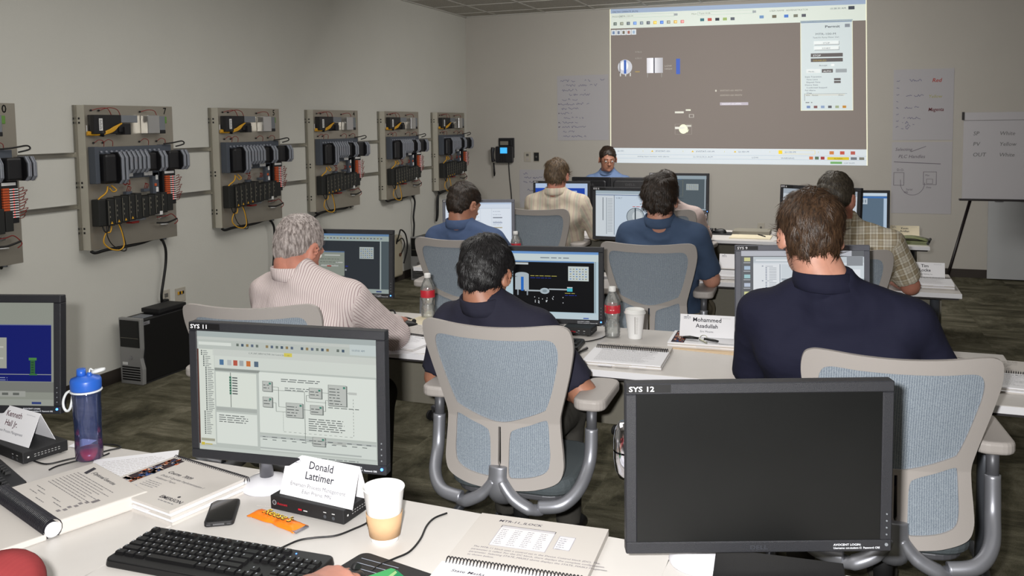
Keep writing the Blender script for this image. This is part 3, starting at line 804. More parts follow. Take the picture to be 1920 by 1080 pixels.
def paint_m4C(c):
    R = c.rect; R(0, 0, 1, 1, (190, 212, 222), 0); R(0, .965, 1, .035, (110, 156, 214), 1); R(0, .86, 1, .10, (206, 220, 222), 1)
    c.greek(.46, .90, .28, .022, (120, 130, 140), 2, .95); R(.20, .10, .76, .76, (6, 7, 9), 1); R(.20, .84, .76, .02, (110, 150, 200), 2)
    R(.205, .80, .14, .03, (200, 206, 206), 2)
    keypad(c, .72, .57, .19, .215)
    R(.22, .42, .13, .23, (178, 190, 198), 2); c.disc(.285, .65, .065, (178, 190, 198), 2, .035); R(.275, .405, .026, .21, (40, 110, 200), 3)
    R(.24, .34, .012, .08, (150, 160, 168), 2); R(.33, .34, .012, .08, (150, 160, 168), 2)
    R(.31, .40, .20, .022, (176, 186, 192), 2); c.disc(.50, .41, .045, (176, 190, 198), 3); c.disc(.50, .41, .022, (140, 156, 164), 4); R(.54, .428, .17, .020, (176, 186, 192), 2)
    R(.71, .41, .05, .05, (70, 190, 206), 3); R(.71, .462, .05, .014, (220, 226, 228), 3)
    c.greek(.365, .63, .26, .013, (190, 180, 90), 3, .95); c.greek(.365, .60, .20, .012, (40, 60, 170), 3, .95); c.greek(.69, .38, .10, .012, (190, 180, 90), 3); c.greek(.69, .35, .12, .012, (40, 60, 170), 3)
    random.seed(9)
    for i in range(20): R(.40 + random.choice((0, .035, .07, .11, .17, .26)) + random.random() * .01, .22 + random.random() * .10, .006, .014, (220, 226, 230), 3)
    R(0, 0, 1, .075, (196, 214, 222), 1); R(.86, .01, .05, .016, (60, 90, 170), 2); R(.965, .10, .012, .76, (150, 170, 180), 2)
def paint_sys9(c):
    R = c.rect; R(0, 0, 1, 1, (110, 112, 116), 0); R(.0, .93, .9, .07, (196, 198, 206), 1)
    for i in range(8): R(.025, .86 - i * .115, .05, .05, [(220, 220, 160), (180, 200, 220), (170, 210, 214), (196, 206, 224)][i % 4], 1); R(.02, .835 - i * .115, .055, .010, (196, 200, 204), 1)
    R(.10, .04, .90, .88, (228, 234, 240), 1); R(.10, .84, .90, .08, (206, 214, 220), 2); R(.12, .865, .42, .018, (240, 244, 248), 3)
    R(.10, .04, .215, .78, (236, 240, 244), 2); R(.315, .04, .006, .78, (150, 160, 170), 3)
    for i in range(34): R(.17 + (.03 if i % 9 else 0), .79 - i * .022, .012, .010, (120, 130, 150), 3); R(.20 + (.03 if i % 9 else 0), .79 - i * .022, .06, .006, (160, 166, 176), 3)
    R(.33, .64, .67, .18, (216, 224, 230), 3); R(.33, .60, .67, .03, (170, 180, 188), 3); R(.50, .20, .006, .40, (170, 180, 188), 3)
    for k in (.52, .67):
        for i in range(9): R(k, .56 - i * .026, .02, .018, (120, 170, 190), 4); R(k + .026, .564 - i * .026, .05, .008, (150, 160, 166), 4)
    R(.86, .80, .13, .13, (150, 154, 160), 4); R(.80, .55, .17, .20, (240, 244, 250), 4)
def paint_m3L(c):
    R = c.rect; R(0, 0, 1, 1, (222, 232, 246), 0); R(0, .96, 1, .04, (196, 212, 236), 1)
    for i in range(2): c.greek(.22, .90 - i * .03, .3, .015, (150, 160, 176), 2)
    R(.14, .06, .84, .80, (232, 240, 250), 1); R(.14, .855, .84, .005, (160, 170, 186), 2); R(.53, .06, .003, .8, (190, 200, 214), 2); R(.70, .06, .003, .8, (190, 200, 214), 2)
    for i in range(3): R(.72, .62 - i * .12, .14, .028, [(150, 156, 166), (170, 180, 200), (190, 180, 150)][i], 2)
    for i in range(7): c.greek(.40, .74 - i * .09, .12, .014, (150, 160, 176), 2)
    for i in range(7): c.greek(.72, .78 - i * .08, .14, .012, (150, 160, 176), 3)
def paint_sys5(c):
    R = c.rect; R(0, 0, 1, 1, (206, 216, 226), 0); R(0, .93, 1, .07, (170, 186, 196), 1); R(0, .90, 1, .012, (70, 96, 140), 2)
    R(.0, .02, .26, .86, (214, 222, 228), 1); R(.10, .35, .008, .5, (70, 80, 90), 2); R(.15, .05, .008, .8, (140, 150, 160), 2)
    for i in range(22): R(.17, .82 - i * .034, .07, .010, (160, 168, 176), 2)
    R(.26, .04, .006, .86, (90, 100, 110), 3); R(.27, .04, .72, .86, (206, 220, 234), 2); c.text('V-100_T', .29, .83, .04, (70, 80, 90), 3, 0, xs=.6)
    c.greek(.62, .72, .24, .018, (90, 96, 104), 3, .95); c.greek(.52, .66, .22, .018, (200, 60, 50), 3, .95)
    c.disc(.56, .45, .125, (70, 84, 92), 3, .19); c.disc(.56, .45, .117, (176, 186, 192), 4, .18); c.disc(.585, .455, .07, (206, 214, 218), 5, .12); R(.55, .27, .016, .36, (40, 54, 64), 6)
    R(.47, .20, .012, .10, (90, 100, 108), 3); R(.64, .20, .012, .10, (90, 100, 108), 3); R(.54, .22, .03, .05, (200, 206, 210), 6); R(.60, .12, .004, .09, (90, 100, 108), 3)
def paint_blue(c):
    R = c.rect; R(0, 0, 1, 1, (186, 206, 236), 0); R(0, .0, .95, .86, (30, 72, 178), 1); R(.58, .30, .22, .48, (190, 204, 226), 2); R(.05, .1, .4, .6, (190, 204, 226), 2)
    for i in range(8): c.greek(.60, .72 - i * .05, .17, .014, (110, 130, 170), 3)
def paint_m2H(c):
    R = c.rect; R(0, 0, 1, 1, (104, 118, 126), 0); R(0, .90, 1, .10, (186, 204, 214), 1); R(.0, .88, .55, .012, (90, 130, 180), 2); c.frame(.02, .40, .56, .46, .004, (160, 160, 130), 2)
    keypad(c, .64, .58, .22, .18); R(.18, .53, .04, .05, (60, 180, 190), 3); c.greek(.20, .60, .16, .012, (180, 170, 80), 3); R(.97, .05, .02, .85, (200, 212, 220), 2)
    R(0, .0, 1, .04, (190, 206, 216), 1); R(.50, .02, .32, .045, (206, 214, 214), 3)
def paint_m2R(c):
    R = c.rect; R(0, 0, 1, 1, (96, 116, 134), 0); R(0, .92, 1, .08, (206, 222, 236), 1); R(0, .86, 1, .05, (70, 120, 186), 1)
    R(.36, .70, .34, .16, (196, 208, 218), 2)
    for i in range(8): R(.38 + i * .04, .74, .02, .08, (130, 146, 160), 3)
    R(.95, .0, .05, .86, (186, 206, 226), 2)
def paint_m3R(c):
    R = c.rect; R(0, 0, 1, 1, (206, 214, 222), 0); R(0, .9, 1, .1, (170, 180, 190), 1); R(.03, .05, .10, .8, (226, 232, 238), 1)
    for i in range(20): R(.05, .82 - i * .038, .05, .010, (130, 140, 150), 2)
MON = [(-.142, 1.689, .950, 20.5, -.1, 'large black monitor, switched off, in the right foreground', 'SYS 12', None, 'bezel_black', 'screen_light', (-.255, 1.70, True)),
       (-1.226, 1.700, .979, 5.9, 1.3, 'black monitor behind the folded name card, showing a block diagram', 'SYS 11', paint_sys11, 'bezel_black', 'screen_light', (-1.303, 1.725, False)),
       (-2.304, 1.748, .982, 15.7, 4.7, 'black monitor at the left edge showing a dark blue window', 'SYS 10', paint_sys10, 'bezel_black', 'dim_screen_light', (-2.33, 1.775, False)),
       (-2.309, 3.729, .940, 7.2, 4, 'black monitor the man in the striped shirt looks at', 'SYS 7', paint_m4L, 'bezel_black', 'dim_screen_light', (-2.16, 3.585, False)),
       (-1.205, 3.560, .918, 8.1, 2.3, 'black monitor with a tank drawing on a black window', 'SYS 8', paint_m4C, 'bezel_black', 'screen_light', (-1.19, 3.585, False)),
       (-.143, 3.557, .962, 15.8, 3, 'grey bezelled monitor behind the head of the man in the navy polo', 'SYS 9', paint_sys9, 'grey_bezel', 'screen_light', (-.13, 3.575, False)),
       (-2.395, 5.640, .927, 15.3, 3.1, 'bright white monitor beside the head of the man in the blue shirt', 'SYS 4', paint_m3L, 'grey_bezel', 'screen_light', (-2.24, 5.385, False)),
       (-1.241, 5.369, 1.045, -4.1, 1.1, 'monitor showing a round tank drawing on a pale blue window', 'SYS 5', paint_sys5, 'bezel_black', 'screen_light', (-1.23, 5.375, True)),
       (-.135, 5.40, 1.065, -28, 2.9, 'monitor mostly hidden by the man in the plaid shirt', 'SYS 6', paint_m3R, 'bezel_black', 'screen_light', (-.11, 5.385, False)),
       (-2.32, 7.334, .950, 4.5, 2.9, 'monitor with a blue window near the back, beyond the cream striped shirt', 'SYS 1', paint_blue, 'bezel_black', 'screen_light', (-2.25, 7.16, False)),
       (-1.31, 7.444, 1.021, -2, 3.8, 'monitor with a grey window against the back wall, right of the dark haired heads', 'SYS 2', paint_m2H, 'bezel_black', 'dim_screen_light', (-1.03, 7.12, False)),
       (.085, 7.30, .905, 4, 3, 'monitor near the right back table beside the plaid shirt', 'SYS 3', paint_m2R, 'bezel_black', 'screen_light', (.1, 7.12, False))]
MSC = {'SYS 12': .975, 'SYS 11': .972, 'SYS 10': .975, 'SYS 7': .940, 'SYS 8': .980, 'SYS 9': .980, 'SYS 4': .935, 'SYS 5': .98, 'SYS 6': .98, 'SYS 1': .965, 'SYS 2': .945, 'SYS 3': .97}
for (x, y, z, ya, ti, lb, num, pf, bz, gl, arm) in MON:
    MS = MSC[num]; x, y, z = x * MS, y * MS, CAM_H + (z - CAM_H) * MS
    f_ = make_monitor(x, y, z, ya, ti, lb, num, pf, bz, pf is not None, pf is not None, gl, MS)
    back = Matrix.Rotation(rad(ya), 3, 'Z') @ Vector((0, .060, 0))
    ax, ay2, left = arm
    make_arm(f_, ax, ay2, x + back.x, y + back.y, z, left, min(z - TH + .02, .22) if not left else .16)
class WB:
    "several wires, each linked as an object of its own"
    def __init__(s): s.L = []
    def tube(s, *a, **k): s.L.append(MB().tube(*a, **k)); return s
    def build(s, name, m, parent=None): return [q.build(name, m, parent) for q in s.L]
# ------------------------------------------------------------------ control panels on the left wall
# local frame: x out from the wall, y along the wall towards the back of the room, z up
PB, PT, PWD = .885, 1.768, .735
def make_panel():
    t = thing('control_panel', 'x', 'control panel', (XL, 4.03, 0), 0, 'control panels on the left wall')
    F = .082                                             # front face of the plate
    MB().box(F - .003, F, 0, PWD, PB, PT).build('mounting_plate', 'plate_metal', t)
    fl = MB(); fl.box(.012, F - .003, 0, .004, PB, PT).build('side_flange', 'flange_metal', t)
    fl2 = MB(); fl2.box(.012, F - .003, PWD - .004, PWD, PB, PT).build('side_flange', 'flange_metal', t)
    ch = MB(); ch.box(.003, .020, -.016, .014, PB, PT).build('strut_channel', 'rail_metal', t)
    for v in (1.655, 1.265, .985):
        for dv in (0, .026):
            MB().box(.006, .012, -.0185, -.0155, v + dv, v + dv + .012).build('slot', 'slot_black', t); MB().box(.030, .042, -.002, 0, v + dv, v + dv + .012).build('slot', 'slot_black', t)
    def bx(name, m, y0, y1, z0, z1, d, x0=F, bev=.003): return MB().box(x0, x0 + d, y0, y1, z0, z1).build(name, m, t, bev)
    # power supply with its label
    p = bx('power_supply', 'module_black', .02, .235, 1.592, 1.708, .05)
    MB().box(F + .0502, F + .0512, .058, .085, 1.612, 1.686).build('rating_label', 'white_label', p)
    cv = Canvas(lambda u, v, l: (F + .0514 + l * .0002, .058 + u, 1.612 + v))
    for i in range(9): cv.rect(.004, .006 + i * .007, .010 + (i % 3) * .004, .003, (90, 90, 90))
    cv.build('label_print', 'print_ink', p)
    bx('handle_slot', 'white_label', .006, .012, 1.588, 1.646, .004)
    bx('terminal_block', 'terminal_grey', .24, .375, 1.66, 1.706, .045)
    b = bx('relay_socket', 'module_black', .205, .30, 1.60, 1.655, .06)
    bx('connector', 'module_black', .235, .285, 1.585, 1.635, .075)
    y = WB()
    for i in range(6):
        y.tube(spline([(F + .012 + .006 * (i % 2), -.002, 1.588 + i * .0035), (F + .028, .06, 1.586 + i * .003), (F + .050, .12, 1.595 + i * .003), (F + .058, .165, 1.612 + i * .004), (F + .062, .195 + .006 * i, 1.640 + .003 * i)], 5), .0052, 6, 0)
    y.build('yellow_bundle_wire', 'wire_yellow', t)
    MB().tube([(F + .032, .088, 1.578), (F + .04, .09, 1.612)], .016, 8).build('cable_tie', 'wire_black', t)
    bx('metal_supply_box', 'box_metal', .445, .55, 1.588, 1.708, .062, bev=.004)
    bx('relay', 'terminal_grey', .556, .612, 1.60, 1.702, .05)
    bx('relay_base', 'module_black', .556, .612, 1.588, 1.612, .052)
    bx('ground_terminal', 'green_plastic', .622, .65, 1.655, 1.70, .03)
    # carrier and controllers
    bx('carrier_side', 'carrier_grey', .012, .045, 1.29, 1.515, .055)
    bx('carrier_rail', 'carrier_grey', .045, .60, 1.44, 1.512, .030)
    bx('carrier_rail', 'carrier_grey', .58, .68, 1.46, 1.515, .028)
    def module(yc, w, zb, zt, lead=None, black=False):
        "hexagonal fronted module: dark body between grey shells"
        d0, d1, ch_ = F + .01, F + .105, .022
        prof = [(d0, zb), (d1 - ch_, zb), (d1, zb + ch_ * 1.1), (d1, zt - ch_ * 1.6), (d1 - ch_, zt), (d0, zt)]
        T = Matrix(((1, 0, 0, 0), (0, 0, 1, 0), (0, 1, 0, 0), (0, 0, 0, 1)))
        mb = MB(); mb.prism(prof, yc + .004, yc + w - .004, 0, T)
        o = mb.build('controller_module', 'module_black', t)
        sh = MB()
        cx = (d0 + d1) / 2; cz = (zb + zt) / 2
        for yy in (yc + w - .0055,):
            sh.prism([(a + (.004 if a > cx else 0), b_ + (.003 if b_ > cz else -.003)) for a, b_ in prof], yy, yy + .0055, 0, T)
        pr = [Vector((a + .003, yc + w * .5, b_)) for a, b_ in prof[1:5]]
        sh.tube(pr, w * .22, 6, 0, True, None, False)
        sh.build('module_shell', 'module_shell', o)
        if lead:
            MB().box(d1 + .003, d1 + .0055, yc + w * .35, yc + w * .7, zt - .058, zt - .050).build('status_light', lead, o)
        return o
    bx('power_module', 'module_black', .055, .150, 1.288, 1.47, .09, bev=.018)
    module(.152, .032, 1.285, 1.478, 'led_green'); module(.186, .032, 1.285, 1.478, 'led_amber')
    for k in range(5): module(.222 + k * .036, .034, 1.346, 1.478, ['led_amber', 'led_amber', 'led_green', None, None][k])
    bx('blank_module', 'module_black', .405, .49, 1.35, 1.468, .085, bev=.012)
    module(.492, .032, 1.346, 1.474, 'led_green'); module(.526, .032, 1.346, 1.474, 'led_green')
    bx('blank_module', 'module_black', .60, .695, 1.348, 1.472, .085, bev=.012)
    module(.697, .032, 1.346, 1.474, 'led_amber'); module(.731, .032, 1.346, 1.474)
    for k in range(13): MB().cyl((F + .030, .075 + k * .04, 1.483), (F + .044, .075 + k * .04, 1.483), .007, .006, 8).build('latch_screw', 'module_shell', t)
    bx('carrier_base', 'carrier_grey', .225, .41, 1.308, 1.346, .03); bx('carrier_base', 'carrier_grey', .42, .56, 1.308, 1.346, .03)
    for a in (.256, .295, .425, .462): bx('tag', 'white_label', a, a + .034, 1.318, 1.345, .034)
    r = WB()
    for a in (.25, .28): r.tube(spline([(F + .02, a, 1.31), (F + .035, a - .008, 1.28), (F + .03, a + .02, 1.27), (F + .02, a + .026, 1.31)], 4), .0035, 5)
    r.build('red_wire', 'wire_red', t)
    # terminal strip with orange levers
    bx('field_terminal_strip', 'carrier_grey', .50, .555, 1.185, 1.335, .03)
    for z in (1.285, 1.205): bx('tag', 'white_label', .525, .545, z, z + .032, .034)
    bx('fuse', 'orange_plastic', .512, .53, 1.243, 1.262, .036)
    fr = bx('electronic_marshalling_block', 'module_black', .57, .685, 1.115, 1.345, .05)
    MB().box(F + .0502, F + .052, .585, .672, 1.322, 1.338).build('block_label', 'white_label', fr)
    for k in range(12):
        z = 1.146 + k * .0138
        o = MB().box(F + .05, F + .062, .583, .622, z, z + .0105).build('orange_lever', 'orange_plastic', fr)
        MB().box(F + .05, F + .058, .626, .680, z, z + .006).build('terminal_row', 'white_label', fr)
        MB().box(F + .0582, F + .0592, .648, .654, z + .001, z + .005).build('channel_light', 'led_red', fr)
    wr = WB()
    for k in range(10):
        z = 1.15 + k * .0165
        wr.tube(spline([(F + .05, .68, z), (F + .055, .715 + .012 * (k % 3), z + .010), (F + .04, .715, z - .012), (F + .02, .685, z - .014)], 4), .0018, 5)
    wr.build('field_wire', 'wire_red', t)
    # lower input output row
    for k in range(9):
        y0 = .075 + k * .0565; zb = 1.028 + k * .0048; hgt = .165 if k < 5 else .135
        o = MB().box(F, F + .072, y0, y0 + .052, zb, zb + hgt).build('io_module', 'io_black', t, .004)
        e = MB()
        for q in range(3): e.box(F + .0722, F + .0735, y0 + .012, y0 + .016, zb + .05 + q * .03, zb + .062 + q * .03)
        e.box(F + .0722, F + .0735, y0 + .002, y0 + .004, zb + .01, zb + hgt - .01)
        e.build('module_marks', 'panel_grey', o)
        if k < 4:
            MB().prism([(y0 + .016, zb + .012), (y0 + .034, zb + .012), (y0 + .025, zb + .028)], F + .0722, F + .0735, 0, Matrix(((0, 0, 1, 0), (1, 0, 0, 0), (0, 1, 0, 0), (0, 0, 0, 1)))).build('warning_mark', 'wire_yellow', o)
    bx('io_carrier_side', 'io_black', .015, .073, 1.03, 1.195, .06, bev=.006)
    bx('io_end_module', 'io_black', .585, .632, 1.075, 1.185, .07)
    bx('tag', 'white_label', .505, .53, 1.055, 1.08, .075)
    for a, z in ((.27, 1.205), (.42, 1.213)):
        q = bx('fuse_holder', 'carrier_grey', a, a + .05, z, z + .02, .03)
        w_ = WB()
        for i in range(3): w_.tube(spline([(F + .02, a + .01 + i * .012, z + .018), (F + .035, a + .005 + i * .014, z + .045), (F + .012, a + .03, z + .055)], 4), .0022, 5)
        w_.build('fuse_wire', 'wire_red', q)
    bx('red_connector', 'wire_red', .285, .345, 1.02, 1.036, .05); bx('terminal_block', 'terminal_grey', .27, .40, 1.035, 1.05, .055)
    # loose wires
    yl = WB()
    yl.tube(spline([(F + .05, .12, 1.035), (F + .055, .10, .99), (F + .05, .07, .985), (F + .045, .055, .93), (F + .05, .10, .885), (F + .06, .165, .87), (F + .06, .20, .90), (F + .055, .19, .98), (F + .05, .17, 1.035)], 6), .0042, 6)
    yl.tube(spline([(F + .05, .10, 1.27), (F + .06, .085, 1.245), (F + .06, .065, 1.225), (F + .05, .03, 1.20), (F + .045, .02, 1.17), (F + .05, .035, 1.15)], 5), .005, 6)
    yl.tube(spline([(F + .05, .13, 1.275), (F + .06, .16, 1.245), (F + .055, .135, 1.235), (F + .055, .11, 1.26)], 5), .004, 6)
    yl.build('yellow_wire', 'wire_yellow', t)
    bl = WB()
    bl.tube(spline([(F + .05, .08, 1.035), (F + .055, .075, .97), (F + .055, .11, .91), (F + .06, .175, .865), (F + .06, .215, .868), (F + .058, .205, .94), (F + .05, .18, 1.04)], 6), .003, 6)
    bl.tube(spline([(F + .04, .11, 1.04), (F + .055, .085, 1.0), (F + .055, .06, .995), (F + .045, .05, 1.03)], 5), .004, 6)
    bl.tube(spline([(F + .04, .60, 1.52), (F + .06, .66, 1.525), (F + .07, .74, 1.535), (F + .07, .755, 1.515), (F + .05, .70, 1.50)], 6), .0045, 6)
    bl.tube(spline([(F + .03, .52, 1.10 - .10), (F + .045, .60, .995), (F + .045, .69, 1.012)], 5), .006, 6)
    bl.build('black_wire', 'wire_black', t)
    rd = WB()
    rd.tube(spline([(F + .003, .05, 1.735), (F + .03, .09, 1.748), (F + .04, .14, 1.745), (F + .04, .17, 1.70)], 6), .0025, 5)
    rd.tube(spline([(F + .003, .11, 1.735), (F + .03, .16, 1.752), (F + .04, .215, 1.74), (F + .04, .24, 1.70)], 6), .0025, 5)
    rd.tube(spline([(F + .003, .445, 1.73), (F + .025, .49, 1.742), (F + .04, .53, 1.735), (F + .04, .55, 1.70)], 6), .0025, 5)
    for a in (.06, .13, .43, .58): rd.tube(spline([(F + .003, a, 1.538), (F + .02, a + .02, 1.556), (F + .03, a + .045, 1.545), (F + .02, a + .055, 1.515)], 5), .0022, 5)
    rd.tube(spline([(F + .02, .53, 1.035), (F + .04, .60, 1.04), (F + .03, .66, 1.045), (F + .04, .70, 1.0), (F + .03, .68, .975)], 6), .003, 5)
    rd.build('red_jumper_wire', 'wire_red', t)
    MB().cyl((F + .012, .56, 1.03), (F + .012, .615, 1.035), .012, .012, 10).build('solenoid', 'box_metal', t)
    MB().cyl((F + .012, .575, .985), (F + .012, .64, .978), .005, .005, 8).build('toggle_switch', 'white_label', t)
    for a, zz in ((.045, 1.735), (.105, 1.735), (.44, 1.73), (.053, 1.538), (.125, 1.538), (.425, 1.538), (.575, 1.538), (.0, 0)):
        if zz: MB().cyl((F, a, zz), (F + .008, a, zz), .006, .006, 8).build('grommet', 'slot_black', t)
    # power cord under the plate
    c_ = MB(); c_.tube(spline([(F - .02, .015, .880), (F - .01, .04, .866), (F - .012, .13, .872), (F - .015, .28, .872), (F - .02, .42, .876), (F - .025, .54, .890), (F - .03, .60, .888), (F - .04, .63, .868)], 6), .0095, 8)
    c_.build('lower_cord', 'wire_black', t)
    MB().cyl((F - .035, .648, .872), (F - .035, .648, .895), .014, .014, 12).build('cord_grip', 'terminal_grey', t)
    return t, F
panel0, PF = make_panel()
PY0 = [2.822, 4.03, 5.235, 6.463, 7.718, 8.929]
PN = ['10', '7', '5', '4', '', '']
PL = ['control panel numbered 10 on the left wall, cut off by the left edge', 'control panel numbered 7 on the left wall above the black tower computer', 'control panel numbered 5 on the left wall above the grey haired man',
      'fourth control panel from the left, above the monitor of the striped shirt man', 'fifth control panel along the left wall, last but one before the corner', 'last control panel on the left wall, at the room corner']
PANELS = [panel0] + [dup(panel0, (XL, yy, 0), 0) for yy in PY0[1:]]
panel0.location = (XL, PY0[0], 0)
for p, n, lb in zip(PANELS, PN, PL):
    p['label'] = lb
    if n:
        cv = Canvas(lambda u, v, l: (PF + .0006, u, v)); cv.text(n, .650 if n != '10' else .622, 1.716, .062, (14, 14, 14), 1, 1)
        cv.build('panel_number', 'print_ink', p)
# hanging power cables
def cable(name, pts, r, m, label, group=None, n=7, sub=7):
    o = MB().tube(spline(pts, sub), r, n).build(name, m); return tag(o, label, 'cable', group)
CF = XL + .05
cable('power_cable', [(CF, 4.66, .868), (CF, 4.685, .80), (CF - .01, 4.69, .70), (CF - .01, 4.66, .58), (CF - .015, 4.645, .50), (CF - .03, 4.66, .44)], .009, 'wire_black', 'black power cable hanging from the panel numbered 7 to the wall outlet', 'panel power cables')
cable('power_cable', [(CF, 5.865, .868), (CF, 5.90, .80), (CF - .01, 5.90, .60), (CF - .02, 5.88, .40)], .009, 'wire_black', 'black power cable hanging from the panel numbered 5 behind the grey head', 'panel power cables')
cable('power_cable', [(CF, 7.06, .888), (CF, 6.98, .868), (CF, 6.72, .872), (CF, 6.52, .85), (CF - .01, 6.47, .80), (CF - .01, 6.465, .65), (CF - .02, 6.47, .40)], .009, 'wire_black', 'black power cable dropping from the fourth panel behind the monitor', 'panel power cables')
cable('power_cable', [(CF, 8.35, .868), (CF, 8.39, .80), (CF - .01, 8.37, .65), (CF - .01, 8.38, .55), (CF - .02, 8.37, .40)], .010, 'wire_black', 'black power cable dropping from the fifth panel to the dark case', 'panel power cables')
cable('power_cable', [(CF, 9.2, .868), (CF, 9.0, .84), (CF - .01, 8.955, .78), (CF - .01, 8.94, .62), (CF - .02, 8.95, .54), (CF - .01, 8.975, .60), (CF, 8.97, .78), (CF, 8.99, .86)], .009, 'wire_black', 'looped black cable under the last panel at the corner', 'panel power cables')
# long rails behind the panels
for z, lb in ((1.468, 'upper metal rail running along the left wall behind the panels'), (1.153, 'lower metal rail running along the left wall behind the panels')):
    r = MB(); r.box(XL, XL + .004, 2.3, 9.3, z - .0145, z + .0145); r.box(XL, XL + .012, 2.3, 9.3, z + .010, z + .0145); r.box(XL, XL + .012, 2.3, 9.3, z - .0145, z - .010)
    o = r.build('wall_rail', 'rail_metal'); tag(o, lb, 'rail', 'mounting rails')

# ------------------------------------------------------------------ tower computers, outlets
def tower(x0, y0, w, d, h, label, detail=True):
    t = thing('tower_computer', label, 'computer', (x0, y0, 0), 0)
    MB().box(0, w, .015, d, .012, h - .01).build('case', 'tower_black', t, .006)
    MB().box(.004, w - .004, .0, d - .03, 0, .012).build('feet', 'black_rubber', t)
    fr = MB()
    T = Matrix(((1, 0, 0, 0), (0, 0, 1, 0), (0, 1, 0, 0), (0, 0, 0, 1)))
    fr.prism([(0, .0), (w, 0), (w + .004, .10), (w - .012, .17), (w - .002, .23), (w, h), (0, h)], -.012, .018, 0, T)
    f = fr.build('front_bezel', 'tower_silver', t, .004)
    MB().box(.010, w - .014, -.016, -.010, h * .56, h - .014).build('drive_bays', 'plastic_black', f, .002)
    MB().box(.018, w - .02, -.018, -.015, h * .70, h * .705).build('bay_seam', 'panel_grey', f)
    for k in range(6): MB().box(.016, w - .018, -.0135, -.0115, .025 + k * .016, .034 + k * .016).build('air_slot', 'plastic_black', f)
    MB().cyl((w * .5, -.013, h * .40), (w * .5, -.016, h * .40), .012, .012, 16).build('power_button', 'brushed', f)
    MB().box(.022, .062, -.0138, -.0118, h * .29, h * .33).build('port_label', 'white_label', f)
    cv = Canvas(lambda u, v, l: (w + .0006, u, v)); cv.rect(.012, h - .045, .055, .022, (130, 130, 134)); cv.text('DELL', .016, h - .041, .016, (30, 30, 34), 2, 1)
    cv.build('maker_badge', 'print_ink', t)
    MB().box(.05, w - .03, .045, .13, h - .01, h - .004).build('top_tray', 'terminal_grey', t, .004)
    return t
tower(-4.305, 4.262, .178, .46, .425, 'black tower computer with silver front standing on the carpet by the left wall')
t = thing('docking_box', 'flat black box lying on top of the tower computer', 'box', (-4.215, 4.56, .4155))
MB().box(-.075, .075, -.13, .12, .008, .036).build('case', 'plastic_black_rough', t, .004)
MB().box(-.065, .065, -.12, .11, 0, .008).build('feet', 'black_rubber', t)
tower(-4.24, 8.16, .18, .43, .46, 'dark tower computer far back by the left wall under the fifth panel')
def outlet(x, y, z, wall, label, kind, w=.075, h=.118):
    t = thing('wall_outlet', label, 'outlet', (x, y, z), 0 if wall == 'back' else -PI / 2 + PI, None)
    if wall == 'left': t.rotation_euler.z = PI / 2
    MB().box(-w / 2, w / 2, -.006, 0, -h / 2, h / 2).build('cover_plate', 'outlet_plate', t, .002)
    if kind == 'data':
        for k, c_ in enumerate(('wire_yellow', 'slot_black', 'wire_yellow', 'slot_black')): MB().box(-.030 + k * .015, -.018 + k * .015, -.012, -.006, .005, .025).build('data_jack', c_, t)
    elif kind == 'duplex':
        for s in (-.026, .022): MB().box(-.016, .016, -.009, -.006, s - .014, s + .014).build('socket', 'outlet_grey' if s > 0 else 'chair_plastic', t, .002)
    elif kind == 'dark':
        MB().box(-w / 2 + .008, w / 2 - .008, -.009, -.006, -h / 2 + .012, h / 2 - .012).build('insert', 'slot_black', t); MB().cyl((0, -.009, 0), (0, -.014, 0), .012, .012, 12).build('dial', 'outlet_grey', t)
    else:
        MB().cyl((0, -.006, .0), (0, -.010, 0), .012, .012, 14).build('jack', 'outlet_grey', t)
    return t
outlet(XL, 4.86, .455, 'left', 'outlet plate with yellow and black jacks on the left wall', 'data', .10, .10)
outlet(XL, 4.72, .455, 'left', 'outlet plate beside the tower computer with a black plug in it', 'duplex')
tag(MB().box(XL + .010, XL + .05, 4.655, 4.70, .40, .46).build('power_adapter', 'plastic_black', None, .006), 'small black plug adapter in the outlet above the tower computer', 'adapter')
outlet(-3.56, YB, 1.232, 'back', 'pale blank outlet plate on the back wall right of the wall phone', 'duplex', .085, .118)
outlet(-3.445, YB, 1.232, 'back', 'dark switch plate on the back wall right of the pale plate', 'dark', .078, .125)
outlet(-.84, YB, .455, 'back', 'small outlet plate low on the back wall, left one of two', 'jack', .075, .10)
outlet(-.60, YB, .45, 'back', 'small outlet plate low on the back wall, right one of two', 'jack', .075, .10)
# beige junction box with cables by the left wall
t = thing('junction_box', 'beige cable box with black wires on the left wall beyond the second row monitor', 'box', (XL, 7.93, 0))
MB().box(0, .09, -.09, .10, .07, .50).build('case', 'beige_case', t, .03, 4)
w_ = WB(); w_.tube(spline([(.09, -.05, .42), (.13, -.06, .52), (.12, .0, .56), (.13, .08, .50), (.13, .11, .36), (.10, .08, .20)], 7), .008, 6); w_.tube(spline([(.095, .04, .30), (.12, .07, .40), (.12, .02, .47), (.09, -.02, .44)], 7), .006, 6)
w_.build('loose_wire', 'wire_black', t)
MB().cyl((.09, .02, .30), (.10, .02, .30), .018, .018, 12).build('brown_plug', 'brown_leather', t)

